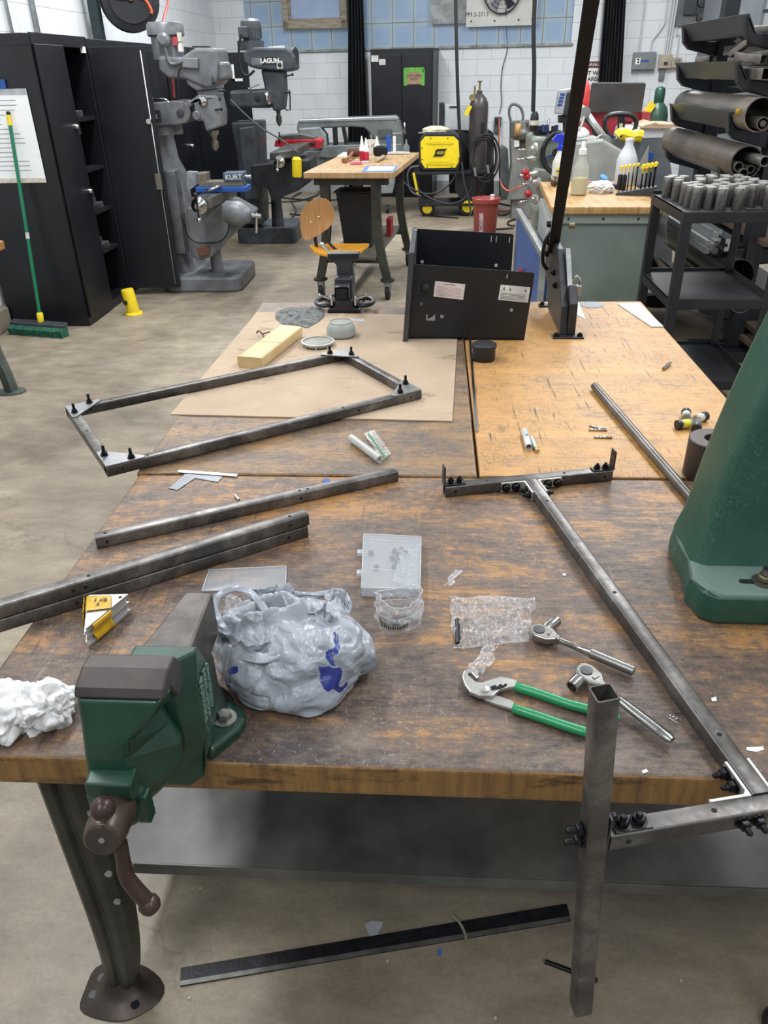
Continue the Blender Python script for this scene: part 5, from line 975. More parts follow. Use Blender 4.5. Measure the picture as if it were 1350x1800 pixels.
# square tube offcuts on the second tray
rnd = random.Random(21); SQ = mat('8c857d', .45, .4, .25, 8, col2='5d5954'); z2 = 1.682-.09
def stube(p0, p1, w_, lab, h=None): 
    b = B(); sqtube(b, p0, p1, w_, (0, 0, 1), h, .003, .004); return tag(b.put('square_tube', SQ), lab, 'square tube', 'square tube offcuts on the second rack tray')
k = 0
for j, (zz, xs) in enumerate(((0, (1.79, 1.845, 1.93, 1.99, 2.05)), (1, (1.86, 1.92, 2.0, 2.06)), (2, (1.9, 1.97, 2.04)))):
    for x in xs:
        w_ = .05 if (k % 3) else .056; y0 = 4.86+rnd.random()*.12
        ORD_ = 'first second third fourth fifth'.split(); stube((x, y0, z2+.03+zz*.062), (x, 5.5+rnd.random()*.6, z2+.03+zz*.062), w_, 'hollow square tube, open end facing out, %s layer of the rack pile, %s from left' % (['bottom', 'middle', 'top'][j], ORD_[xs.index(x)])); k += 1
for i, (p0, p1, w_, l) in enumerate((((1.74, 5.15, 1.70), (1.86, 5.05, 1.725), .036, 'short square offcut lying askew over the tray lip'), ((1.72, 5.3, 1.72), (1.74, 5.1, 1.78), .034, 'upright-leaning small square offcut near the rack column'), ((1.75, 5.35, 1.78), (1.9, 5.32, 1.785), .05, 'reddish rectangular offcut lying crosswise on the pile'), ((1.8, 5.25, 1.835), (1.9, 5.22, 1.84), .04, 'topmost short rectangular offcut on the pile'), ((1.7, 5.9, 1.695), (1.76, 5.8, 1.7), .04, 'small offcut at the far end of the second tray'), ((1.72, 5.2, 1.71), (1.8, 5.0, 1.69), .045, 'square offcut resting on the near end of the tray lip'))):
    stube(p0, p1, w_, l)
b = B(); b.prism([(1.9, 1.93), (2.5, 1.99), (2.5, 2.0), (1.9, 1.945)], 'y', 4.6, 4.62); b.box((1.78, 4.7, 1.91), (2.4, 5.1, 1.925)); tag(b.put('steel_angle', RK), 'black steel angle lying across the top rack tray', 'steel angle')
# lower trays: extrusions, rolls, flanges, planks seen past the cart
for i, (x, z, l) in enumerate(((1247, 432, 'left aluminium extrusion sloping behind the cart'), (1262, 418, 'middle aluminium extrusion behind the cart'), (1300, 440, 'right aluminium extrusion with an open T-slot end behind the cart'))):
    b = B(); w_ = .036; q = UY(x, z, 4.8); x, z = q.x, q.z
    b.prism([(x-w_, z-w_), (x-.01, z-w_), (x-.01, z-.02), (x+.01, z-.02), (x+.01, z-w_), (x+w_, z-w_), (x+w_, z-.01), (x+.02, z-.01), (x+.02, z+.01), (x+w_, z+.01), (x+w_, z+w_), (x+.01, z+w_), (x+.01, z+.02), (x-.01, z+.02), (x-.01, z+w_), (x-w_, z+w_), (x-w_, z+.01), (x-.02, z+.01), (x-.02, z-.01), (x-w_, z-.01)], 'y', 4.75+.1*i, 6.6)
    tag(b.put('aluminium_extrusion', ALU), l, 'extrusion')
pipe(1.84, .56, 4.85, 6.2, .1, 'rolled sheet of dark steel below the extrusions behind the cart', .004, mat('55575a', .35, .8, .2, 3))
pipe(1.88, .42, 4.8, 5.9, .07, 'rolled aluminium tube on the bottom rack tray behind the cart', .004, mat('7b7e81', .35, .8, .2, 3))
b = B(); b.prism([(1.6+.16*cos(a), .82+.2*sin(a)) for a in [pi*.9+.12*k for k in range(9)]]+[(1.6+.155*cos(a), .82+.195*sin(a)) for a in [pi*.9+.12*k for k in range(8, -1, -1)]], 'y', 5.1, 6.0); tag(b.put('bent_sheet', mat('878b8e', .3, .8, .1, 3)), 'shiny bent metal sheet at the left behind the cart', 'sheet')
for i, (x, z, y) in enumerate(((2.12, .42, 4.8), (2.2, .40, 4.86))):
    b = B(); n = 26; r_ = .075; ring = lambda yy, q: [V((x+q*cos(2*pi*k/n), yy, z+q*sin(2*pi*k/n))) for k in range(n)]
    b.loft([ring(y, .032), ring(y, r_), ring(y+.015, r_), ring(y+.015, .032), ring(y, .032)], caps=False)
    for k in range(4): a = k*pi/2+.5; disc(b, (x+.054*cos(a), y-.0005, z+.054*sin(a)), (0, -1, 0), .007)
    b.mi = 0; tag(b.put('pipe_flange', mat('a39e96', .4, .7, .1)), ['left', 'right'][i]+' round steel flange leaning behind the cart', 'flange')
for i, (x0_, z, yy, l) in enumerate(((1.98, .72, 4.9, 'upper brown wooden plank on the lower rack trays'), (2.02, .2, 4.6, 'middle brown wooden board low on the rack'), (2.0, .12, 4.75, 'lowest brown wooden board near the floor by the rack'))):
    b = B(); b.box((x0_, yy, z), (x0_+.5, 6.2, z+.03)); tag(b.put('wood_plank', mat('5e4a3e', .6, 0, .2, 5)), l, 'plank')
b = B(); b.box((1.6, 4.9, .0), (2.9, 5.0, .07)); tag(b.put('floor_beam', RK), 'black steel beam on the floor behind the cart casters', 'beam')
# wall panel behind rack
b = B(); b.box((3.3, 9.5, 0), (3.34, 11.5, 2.6)); tag(b.put('grey_locker', mat('6a7074', .5, .1, .1, 4)), 'grey steel partition standing behind the rack by the right wall', 'partition')
# ================================================================ BLACK THREE-SHELF CART
cx0, cx1, cy0, cy1, cz = 1.215, 1.72, 4.02, 4.66, 1.055
t = thing('utility_cart', 'black three-shelf steel cart on casters loaded with short steel cylinders', 'cart', ((cx0+cx1)/2, (cy0+cy1)/2, 0))
CK = mat('27282b', .42, .25, .15, 6, name='cart_black'); CS = mat('3a3b3c', .45, .4, .25, 3, name='cart_shelf', col2='2a2b2c')
for z, nm in ((cz, 'top'), (.635, 'middle'), (.2, 'bottom')):
    b = B(); b.box((cx0, cy0, z-.006), (cx1, cy1, z)); s = b.put('shelf', CS, t)
    b = B(); b.box((cx0, cy0, z-.05), (cx1, cy0+.006, z+.003)); b.box((cx0, cy1-.006, z-.05), (cx1, cy1, z+.02)); b.box((cx0, cy0, z-.05), (cx0+.006, cy1, z+.003)); b.box((cx1-.006, cy0, z-.05), (cx1, cy1, z+.02)); b.put('shelf_rim', CK, s, bevel=.002)
for x in (cx0, cx1-.045):
    for y in (cy0, cy1-.045):
        b = B(); b.box((x, y-.001, .14), (x+.045, y+.006, cz)); b.box((x-.001 if x == cx0 else x+.04, y, .14), (x+.006 if x == cx0 else x+.046, y+.045, cz)); b.put('leg', CK, t, bevel=.002)
        c = caster(x+.022, y+.022, t, TZ((0, 0, 0)), .062)
CYM = mat('7d7b76', .34, .55, .25, 30, .03, 'turned_steel', col2='4b4947', stretch=(1, 1, .3)); CYT = mat('b5b3ad', .35, .5, .1, 10)
rnd = random.Random(4); pts = []
tries = 0
while len(pts) < 40 and tries < 9000:
    tries += 1; x = cx0+.04+rnd.random()*(cx1-cx0-.08); y = cy0+.05+rnd.random()*(cy1-cy0-.1)
    if y < cy0+.10 and x > cx0+.28: continue
    if (x-cx0) < .2-(y-cy0)*.9: 
        if rnd.random() < .4: continue
    if all((x-a)**2+(y-c)**2 > .056**2 for a, c in pts): pts.append((x, y))
t0 = thing('steel_cylinder', 'short turned steel cylinder standing on the top shelf of the black cart', 'steel cylinder', (0, 0, cz), 'short steel cylinders standing on the black cart')
b = B(); b.lathe([(.025, .0), (.0258, .002), (.0258, .07), (.027, .071), (.027, .098), (.0255, .1)], (0, 0, cz), (0, 0, 1), 18); b.put('body', CYM, t0)
b = B(); b.lathe([(.0248, .0985), (.0245, .1015), (.001, .1015)], (0, 0, cz), (0, 0, 1), 18); b.put('machined_face', CYT, t0)
pts.sort(key=lambda p: p[1]); ORD = 'first second third fourth fifth sixth seventh eighth ninth tenth eleventh twelfth'.split()
for r_ in range(0, len(pts), 8):
    for j, (x, y) in enumerate(sorted(pts[r_:r_+8])):
        o = t0 if r_+j == 0 else dup(t0); o.location = (x, y, cz); o['label'] = 'short steel cylinder on the black cart, %s row from the front, %s from the left' % (ORD[r_//8], ORD[j])
b = B(); b.prism([(cy0+.03, cz+.001), (cy0+.05, cz+.001), (cy0+.05, cz+.006), (cy0+.03, cz+.006)], 'x', cx0+.3, cx1-.01); tag(b.put('flat_bar', RK), 'flat dark bar lying along the front of the cart top', 'bar')
# pencil on the floor
p, q = U(1323, 674, .005), U(1362, 675, .005); t = thing('pencil', 'yellow pencil lying on the floor behind the cart caster', 'pencil', p)
b = B(); b.tube([p+(q-p)*.12, q], .005, 6); b.put('barrel', mat('cf9a35', .4), t); b = B(); b.tube([p, p+(q-p)*.12], .005, 6); b.put('ferrule', WHT, t)

# ================================================================ THE BENCHES
T = .88; S = .0254
def bench_wood(name, lt, md, st, dk, lo, hi, gy=0., off=0., scr=.5, pale=.25, crk=.5):
    """worn laminated maple: amber wood, ragged ground-in grime, glue lines, knife marks, pale dust"""
    N = NT(name); co = N.coords(); n1 = N.noise(N.coords((1, 2.6, 1)), 3.4, 12, .74, .35); n2 = N.noise(N.coords((5, 34, 5)), 4, 8, .8, .2); n3 = N.noise(co, 48, 8, .8)
    sep = N.n('SeparateXYZ'); N.l(N.coords(), sep.inputs[0])
    s = N.math('ADD', N.math('ADD', n1, N.math('MULTIPLY', N.math('SUBTRACT', n2, .5), .42)), N.math('MULTIPLY', N.math('SUBTRACT', n3, .5), .5))
    s = N.math('ADD', N.math('ADD', s, N.math('MULTIPLY', sep.outputs['Y'], gy)), off)
    c = N.ramp(n2, [(.3, hx(lt)), (.7, hx(md))]); br = N.n('TexBrick', Scale=1., _offset=.37)
    br.inputs['Brick Width'].default_value = 1.3; br.inputs['Row Height'].default_value = .052; br.inputs['Mortar Size'].default_value = .0006; br.inputs['Mortar Smooth'].default_value = .3
    br.inputs['Color1'].default_value = (.9, .9, .9, 1); br.inputs['Color2'].default_value = (1.08, 1.06, 1.03, 1); br.inputs['Mortar'].default_value = (.5, .46, .43, 1); N.l(co, br.inputs['Vector'])
    c = N.mix(.8, c, br.outputs['Color'], 'MULTIPLY')
    c = N.mix(N.ramp(s, [(lo, (0, 0, 0)), (hi, (.93, .93, .93))]), c, hx(st))
    c = N.mix(N.ramp(s, [(hi+.03, (0, 0, 0)), (hi+.17, (.9, .9, .9))]), c, hx(dk))
    n4 = N.noise(N.coords((1, 1.7, 1), (0, 0, .4), ), 6.5, 9, .8, .6); c = N.mix(N.ramp(n4, [(.57, (0, 0, 0)), (.66, (.6, .6, .6))]), c, hx(dk))
    for k, (r_, sx) in enumerate(((.35, 75), (-1.15, 60), (1.5, 85), (.9, 55))):
        n_ = N.noise(N.coords((sx, 3., 1), (0, 0, r_)), 1.6, 3, .6, .5); nn = N.noise(co, 3.2+k, 3)
        q = N.math('MULTIPLY', N.ramp(n_, [(.64, (0, 0, 0)), (.68, (1, 1, 1))]), N.ramp(nn, [(.44, (0, 0, 0)), (.58, (1, 1, 1))])); c = N.mix(N.math('MULTIPLY', q, scr*(1 if k != 1 else .6)), c, hx('32261c') if k != 1 else hx('9a9084'))
    ad = N.n('VectorMath', _operation='ADD'); nz = N.n('TexNoise', Scale=6., Detail=5.); N.l(co, nz.inputs['Vector']); N.l(co, ad.inputs[0]); N.l(nz.outputs['Color'], ad.inputs[1])
    for sc_, wd in ((17., .02), (38., .035)):
        vo = N.n('TexVoronoi', Scale=sc_, _feature='DISTANCE_TO_EDGE'); N.l(ad.outputs[0], vo.inputs['Vector'])
        q = N.math('MULTIPLY', N.ramp(vo.outputs['Distance'], [(0, (1, 1, 1)), (wd, (0, 0, 0))]), N.ramp(N.noise(co, 9, 5, .7), [(.42, (0, 0, 0)), (.55, (1, 1, 1))])); c = N.mix(N.math('MULTIPLY', q, crk), c, hx('2a2019'))
    p = N.math('MULTIPLY', N.ramp(N.noise(co, 150, 2, .9), [(.6, (0, 0, 0)), (.68, (1, 1, 1))]), N.ramp(N.noise(co, 2.6, 3), [(.4, (0, 0, 0)), (.64, (1, 1, 1))])); c = N.mix(N.math('MULTIPLY', p, pale), c, hx('b3a89a'))
    p2 = N.ramp(N.noise(co, 3.3, 7, .75, .8), [(.56, (0, 0, 0)), (.72, (1, 1, 1))]); c = N.mix(N.math('MULTIPLY', p2, pale*.8), c, hx('978c82'))
    N.l(c, N.b.inputs['Base Color']); N.l(N.ramp(n2, [(.3, (.4,)*3), (.7, (.62,)*3)]), N.b.inputs['Roughness'])
    N.bump(N.math('ADD', N.math('ADD', n2, N.math('MULTIPLY', n3, .6)), N.math('MULTIPLY', br.outputs['Fac'], -1.)), .3, .0012); return N.m
W_NEAR = bench_wood('worn_maple_dark', 'a87d4b', '8e673c', '5f5148', '30282a', .45, .57, gy=-.15, off=.14, scr=.5, pale=.42, crk=.5)
W_LEFT = bench_wood('worn_maple_brown', '9c7b52', '7d6040', '615449', '3a302b', .42, .57, off=.02, scr=.5, pale=.4, crk=.55)
W_RIGHT = bench_wood('worn_maple_golden', 'c09356', 'ae8047', '75675a', '544a42', .52, .68, off=-.03, scr=.9, pale=.35, crk=.95)
def edge_wood():
    N = NT('bench_edge'); c = N.ramp(N.noise(N.coords((20, 1, 2)), 2.5, 6, .7), [(.3, hx('94703a')), (.55, hx('765630')), (.75, hx('3f3020'))])
    m = N.ramp(N.noise(N.coords((2.5, 1, 9)), 3, 7, .75), [(.52, (0, 0, 0)), (.62, (1, 1, 1))]); N.l(N.mix(N.math('MULTIPLY', m, .8), c, hx('241d15')), N.b.inputs['Base Color']); N.b.inputs['Roughness'].default_value = .5; return N.m
EDGE = edge_wood()
def bench_top(par, x0, y0, x1, y1, m, th=.055):
    b = B(); b.box((x0, y0, T-th), (x1, y1, T)); b.m = [0, 0, 1, 1, 1, 1]; o = b.put('top', [m, EDGE], None, org=(x0, y0, T-th), bevel=.006, seg=3)
    o.parent = par; o.location = V((x0, y0, T-th))-par.location; return o
GS = mat('6a6a65', .36, .2, .2, 6, .04, 'shelf_steel', col2='4b4b48')
def bent_leg(par, x, y, dx, dy, w_=.075):
    """pressed channel leg with vertical ribs, sweeping to a round foot plate"""
    b = B(); n = 14; rs = []
    for i in range(n+1):
        s = i/n; z = T-.055-s*(T-.06); q = max(0, (s-.45)/.55)**1.7; cx, cy = x+dx*q, y+dy*q; k = w_*(1.1-.3*s); dd = .05*(1-.45*s)
        rs.append([V((cx+u*k, cy+v*dd, z)) for u, v in ((-.5, 1), (-.5, -.15), (-.3, -.5), (-.12, -.5), (-.04, -.3), (.04, -.3), (.12, -.5), (.3, -.5), (.5, -.15), (.5, 1), (.44, 1), (.44, .0), (-.44, .0), (-.44, 1))])
    b.loft(rs, smooth=False); l = b.put('leg', LEGM, par, bevel=.0015)
    b = B(); fx, fy = x+dx, y+dy-.01; ol = [(.085*cos(a)*(1+.12*cos(3*a)), .066*sin(a)*(1+.1*cos(2*a+.5))) for a in [2*pi*k/28 for k in range(28)]]
    rings = [[V((fx+u*s, fy+v*s, z)) for u, v in ol] for s, z in ((1, .0), (1, .003), (.97, .005), (.6, .012), (.35, .03), (.2, .07))]; b.loft(rings); f = b.put('foot_plate', mat('4a403a', .42, .5, .2, 8, .05), l)
    for u, v in ((-.05, -.015), (.045, -.03), (-.045, .02)): b = B(); disc(b, (fx+u, fy+v, .009), (0, 0, 1), .009, off=.003); b.put('bolt_hole', BLK, f)
    for k in range(5):
        z = T-.12-k*.075; b = B(); disc(b, (x+w_*.44, y+.0-.012, z), (0, -1, 0), .006, off=.004); b.put('rivet_hole', mat('8c8a80', .5), l)
    return l
t = thing('workbench', 'large worn wooden workbench nearest the camera with steel legs and lower shelf', 'workbench', (.25, 1.12, 0))
bench_top(t, -.67, .71, 1.2, 1.548, W_NEAR)
bent_leg(t, -.555, .79, -.085, .09); bent_leg(t, 1.08, .79, .06, .09); bent_leg(t, -.555, 1.42, -.085, .0); bent_leg(t, 1.08, 1.42, .06, 0)
b = B(); b.box((-.68, 1.03, .195), (1.1, 1.5, .2)); b.box((-.68, 1.03, .165), (1.1, 1.036, .2)); b.box((-.68, 1.494, .165), (1.1, 1.5, .2)); b.put('lower_shelf', GS, t, bevel=.003)
b = B(); b.box((-.6, .78, T-.09), (1.1, .79, T-.055)); b.box((-.6, 1.42, T-.09), (1.1, 1.43, T-.055)); b.put('rail', LEGM, t)
b = B(); b.beam(UY(228, 1512, 1.0), UY(215, 1578, .97), .03, .004); b.put('brace', mat('6f6b62', .5, .3), t)
t = thing('workbench', 'dark worn workbench behind the near one, left half, under the cardboard', 'workbench', (-.28, 2.3, 0))
bench_top(t, -.68, 1.556, .108, 3.06, W_LEFT, .05); 
for x, y in ((-.6, 1.65), (.02, 1.65), (-.6, 2.95), (.02, 2.95)): b = B(); b.box((x-.03, y-.03, 0), (x+.03, y+.03, T-.05)); b.put('leg', LEGM, t, bevel=.004)
t = thing('workbench', 'golden maple workbench behind the near one, right half, with black shear', 'workbench', (.46, 2.3, 0))
bench_top(t, .113, 1.556, .815, 3.06, W_RIGHT, .045)
for x, y in ((.2, 1.65), (.74, 1.65), (.2, 2.95), (.74, 2.95)): b = B(); b.box((x-.03, y-.03, 0), (x+.03, y+.03, T-.045)); b.put('leg', LEGM, t, bevel=.004)
b = B(); b.beam(U(826, 597, T)+V((0, 0, .003)), U(838, 760, T)+V((0, 0, .003)), .007, .005); tag(b.put('steel_strip', CHR), 'narrow bright steel strip lying along the seam between the two rear benches', 'strip')

# ================================================================ STEEL TUBES AND FRAMES
def tube_mat():
    N = NT('mill_scale_tube'); co = N.coords(); c = N.ramp(N.noise(co, 7, 8, .7, .4), [(.3, hx('8f8c87')), (.5, hx('5b5855')), (.72, hx('363331'))])
    f = N.noise(co, 60, 4, .7); c = N.mix(1., c, N.ramp(f, [(.3, (.85,)*3), (.7, (1.1,)*3)]), 'MULTIPLY')
    N.l(c, N.b.inputs['Base Color']); N.b.inputs['Metallic'].default_value = .65; N.l(N.ramp(f, [(.3, (.28,)*3), (.7, (.46,)*3)]), N.b.inputs['Roughness']); N.bump(f, .06, .001); return N.m
TUB = tube_mat(); PLT = mat('a6a7a5', .35, .7, .12, 14, .03, 'bright_plate', col2='85868a')
def bolt(par, p, d, stud=.008, r=.0075, hx_=True):
    """washer, hex nut and protruding stud in black steel"""
    p = V(p); d = V(d).normalized(); b = B(); b.lathe([(r*1.25, 0), (r*1.25, .0016), (r, .002)], p, d, 16); b.lathe([(r*.93, .0016), (r, .003), (r, .0075), (r*.85, .009)], p, d, 6 if hx_ else 16)
    if stud: b.lathe([(r*.5, .008), (r*.5, .009+stud), (r*.35, .0105+stud)], p, d, 10)
    return b.put('bolt', BOLTM, par)
def tubepart(par, p0, p1, up=(0, 0, 1), name='square_tube', w_=S):
    b = B(); sqtube(b, p0, p1, w_, up, None, .0022, .0035); return b.put(name, TUB, par)
def hole(par, p, n_, r=.0035):
    b = B(); disc(b, p, n_, r, 12, .0003); return b.put('bolt_hole', mat('0b0b0c', .8), par)
# --- rectangular frame
Tc = T+.0045; zt_ = Tc+S
NL, NR, FLp, FRp = V((-.732, 1.521, 0)), V((-.025, 2.011, 0)), V((-1.0, 1.883, 0)), V((-.248, 2.342, 0))
ex = (NR-NL).normalized(); ey = V((-ex.y, ex.x, 0)); wl = (NR-NL).length; dl = .435; FLp = NL+ey*dl+ex*(-.0); 
fo = NL+V((0, 0, Tc)); P_ = lambda u, v, z=0.: fo+ex*u+ey*v+V((0, 0, z))
t = thing('tube_frame', 'rectangular steel tube frame with gusset corners overhanging the left bench edge', 'frame', P_(wl/2, dl/2))
h = S/2
rails = [((0, h), (wl, h)), ((0, dl-h), (wl, dl-h)), ((h, S+.001), (h, dl-S-.001)), ((wl-h-.0, S+.001), (wl-h, dl-S-.001))]
rl = [tubepart(t, P_(*a, h), P_(*c, h)) for a, c in rails]
for u, v in ((.1, h), (.62, h), (.12, dl-h)): hole(rl[0 if v < .1 else 1], P_(u, v, S), (0, 0, 1))
for u in (.035, wl-.035, wl-.2): hole(rl[0], P_(u, 0, h), -ey)
hole(rl[1], P_(.06, dl-S, h), -ey); hole(rl[1], P_(wl-.05, dl-S, h), -ey); hole(rl[2], P_(h, dl*.55, S), (0, 0, 1)); hole(rl[3], P_(wl-h, dl*.6, S), (0, 0, 1)); hole(rl[3], P_(wl-h, dl*.4, S), (0, 0, 1)); hole(rl[3], P_(wl-S, dl*.5, h), -ex)
for (cu, cv), su, sv in (((0, 0), 1, 1), ((wl, 0), -1, 1), ((0, dl), 1, -1), ((wl, dl), -1, -1)):
    b = B(); q = [P_(cu+su*a, cv+sv*c, S+.0003) for a, c in ((0, 0), (.088, 0), (.092, .01), (.01, .092), (0, .088))]; b.ext(q, (0, 0, .0032)); g_ = b.put('gusset_plate', PLT if cu == 0 else mat('8a8c8a', .4, .7, .15, 10), t, bevel=.0008)
    bolt(t, P_(cu+su*.062, cv+sv*.0127, S+.0035), (0, 0, 1), .014); bolt(t, P_(cu+su*.0127, cv+sv*.062, S+.0035), (0, 0, 1), .014)
# --- T frame lying on the bench with an upright post
zt_ = T+S; C0, C1 = V((.035, 1.453, zt_)), V((.404, 1.538, zt_)); cx_ = (C1-C0).normalized(); cy_ = V((-cx_.y, cx_.x, 0))
t = thing('tube_frame', 'steel tube T-frame bolted with angle brackets, its lower crossbar hanging past the bench edge', 'frame', (.3, 1.1, T))
far = tubepart(t, C0+cy_*h-V((0, 0, h)), C1+cy_*h-V((0, 0, h)))
D0, D1 = V((.216, .597, zt_)), V((.216, .597, zt_))+cx_*.385
near = tubepart(t, D0+cy_*h-V((0, 0, h)), D1+cy_*h-V((0, 0, h)))
s0 = V((.2285, 1.4555, 0)); s1 = V((.393, .652, 0)); s0 = C0+cx_*((V((.2285, 1.46, zt_))-C0).dot(cx_)); L_ = (s0-D0).dot(cy_)-S
A0 = s0-cy_*.0008-V((0, 0, h)); A1 = s0-cy_*(L_-.0008)-V((0, 0, h)); stem = tubepart(t, A0, A1)
for px, py in ((958.7, 880), (1072, 1042), (1245, 1294)):
    q = U(px, py, zt_); k_ = (A0-q).dot(cy_); hole(stem, A0-cy_*k_+V((0, 0, h)), (0, 0, 1))
for bar, o, us in ((far, C0, (.095, .27)), (near, D0, (.135, .3))):
    for u in us: hole(bar, o+cx_*u+cy_*h, (0, 0, 1))
for bar, o in ((far, C0), (near, D0)):
    for u in (.022, .36): hole(bar, o+cx_*u-V((0, 0, h)), -cy_)
def lbracket(org, a, c, L1=.055, w_=.022, th=.0045, bright=True, bolts=True):
    """angle bracket: one leg along a, the other along c, plates standing w_ high"""
    up = V((0, 0, 1)); z0 = V((0, 0, -S/2-w_/2)); b = B()
    pts = [org, org+a*L1, org+a*L1+c*th, org+a*th*2+c*th, org+a*th+c*th*2, org+a*th+c*L1, org+c*L1]
    b.ext([p+z0 for p in pts], up*w_); q = b.put('angle_bracket', mat('b5b4ae', .38, .6, .08, 10) if bright else BOLTM, t, bevel=.0008)
    if bolts:
        for k in (.42, .82):
            bolt(t, org+a*L1*k+c*th-V((0, 0, S/2)), c, .0, .0078, False); bolt(t, org+c*L1*k+a*th-V((0, 0, S/2)), a, .006, .007)
j = s0-cy_*.0; lbracket(j-cx_*(h+.0003)-cy_*.0003, -cx_, -cy_); lbracket(j+cx_*(h+.0003)-cy_*.0003, cx_, -cy_)
jn = s0-cy_*(L_); lbracket(jn-cx_*(h+.0003)+cy_*.0003, -cx_, cy_, bolts=False); lbracket(jn+cx_*(h+.0003)+cy_*.0003, cx_, cy_, bolts=False)
for k in (.025, .045): bolt(t, jn-cx_*(h+.005)+cy_*k-V((0, 0, h)), -cx_, .008)
for u in (-.045, -.025): bolt(t, jn+cx_*(u+.005)-cy_*(S+.0005)-V((0, 0, h-.001)), -cy_, .008)
def endbracket(o, sgn):
    """plate on top of a bar end, turned up at the end"""
    b = B(); e = o; M = [e-cx_*sgn*.0+cy_*.002, e+cx_*sgn*.045+cy_*.002, e+cx_*sgn*.045+cy_*(S-.002), e+cy_*(S-.002)]
    b.ext([p+V((0, 0, .0003)) for p in M], (0, 0, .003)); b.ext([e+cy_*.002+V((0, 0, .0003)), e-cx_*sgn*.003+cy_*.002+V((0, 0, .0003)), e-cx_*sgn*.003+cy_*(S-.002)+V((0, 0, .0003)), e+cy_*(S-.002)+V((0, 0, .0003))], (0, 0, .045))
    q = b.put('end_bracket', mat('3b3a39', .4, .6), t, bevel=.0006)
    for k in (.014, .033): bolt(t, e+cx_*sgn*k+cy_*h+V((0, 0, .0033)), (0, 0, 1), .003, .0065)
    for z in (.018, .035): hole(q, e-cx_*sgn*.0+cy_*h+V((0, 0, z)), cx_*sgn, .003)
endbracket(C0, 1); endbracket(C1, -1)
b = B(); b.ext([D0+cx_*.006+cy_*.002+V((0, 0, .0003)), D0+cx_*.052+cy_*.002+V((0, 0, .0003)), D0+cx_*.052+cy_*(S-.002)+V((0, 0, .0003)), D0+cx_*.006+cy_*(S-.002)+V((0, 0, .0003))], (0, 0, .003))
b.ext([D0-cx_*.0035+cy_*.002-V((0, 0, S*.9)), D0-cx_*.0005+cy_*.002-V((0, 0, S*.9)), D0-cx_*.0005+cy_*(S-.002)-V((0, 0, S*.9)), D0-cx_*.0035+cy_*(S-.002)-V((0, 0, S*.9))], (0, 0, .05)); b.put('end_bracket', mat('4a4948', .35, .6), t, bevel=.0006)
for k in (.018, .038): bolt(t, D0+cx_*k+cy_*h+V((0, 0, .0033)), (0, 0, 1), .004, .0085)
bolt(t, D0+cx_*.0+cy_*h+V((0, 0, .018)), cx_, .0, .006)
# upright post
Yp = .607; u0, u1 = UY(1064, 1216, Yp), UY(1022, 1768, Yp); dv = (u0-u1).normalized(); ctr = UY(1049, 1450, Yp)
off = (D0-cx_*(.004+h)+cy_*h); k_ = (off-u1).dot(dv); sh = off-(u1+dv*k_); sh.z = 0
post = tubepart(t, u1+sh, u0+sh, cy_, 'upright_post')
q = u1+sh+dv*((off-(u1+sh)).dot(dv)); pc = lambda dz: q+V((0, 0, dz))
for dz in (.006, -.014): bolt(t, pc(dz)-cx_*(h+.0004)+cy_*.0, -cx_, .011, .0075)
hole(post, pc(-.045)-cy_*(h+.0002), -cy_, .003); hole(post, u0+sh-dv*.035+cx_*(h+.0002), cx_, .002)
# --- loose tubes
def loose(p0, p1, lab, zt_, nm='square_tube', holes=()):
    p0, p1 = V(p0), V(p1); d = (p1-p0).normalized(); n_ = V((-d.y, d.x, 0)); t = thing(nm, lab, 'square tube', (p0+p1)/2-V((0, 0, S)))
    s_ = tubepart(t, p0+n_*h-V((0, 0, h)), p1+n_*h-V((0, 0, h)), name='tube_body')
    for u, f_ in holes:
        q = p0+d*u
        if f_ == 't': hole(t, q+n_*h, (0, 0, 1))
        else: hole(t, q-V((0, 0, h)), -n_)
    return t
a, c = U(167, 946.7, T+S), U(700, 829, T+S); loose(a, c, 'single drilled square tube lying alone across the near bench', T+S, holes=((.02, 't'), (.02, 'f'), (.42, 't'), (.438, 't'), (.418, 'f')))
a, c = U(0, 1090, T+S), U(541, 925, T+S); d = (c-a).normalized(); loose(a-d*.22, c, 'lower of two stacked square tubes sticking out past the left bench edge', T+S, holes=((.34, 'f'), (.36, 'f'), (.74, 'f')))
z2_ = T+2*S+.0006; a2 = U(0, 1069, z2_); c2 = U(544, 906.7, z2_); a2 = a.copy(); c2_ = c+d*.004; a2.z = c2_.z = z2_; loose(a2-d*.22, c2_, 'upper of two stacked square tubes sticking out past the left bench edge', z2_, holes=((.34, 'f'), (.36, 'f'), (.37, 't'), (.75, 't'), (.745, 'f')))
# --- round bar
a, c = U(1045, 678, T+.012), U(1236, 900, T+.012); d = (c-a).normalized(); b = B(); a.z = c.z = T+.0116
b.lathe([(.0095, 0), (.0115, .002), (.0115, (c-a).length+.12), (.0095, (c-a).length+.122)], a, d, 20); tag(b.put('round_bar', mat('7d7872', .38, .8, .2, 9, .04, col2='5b5753', stretch=(1, 1, 1))), 'long round steel bar lying diagonally from the golden bench to the green press', 'bar')
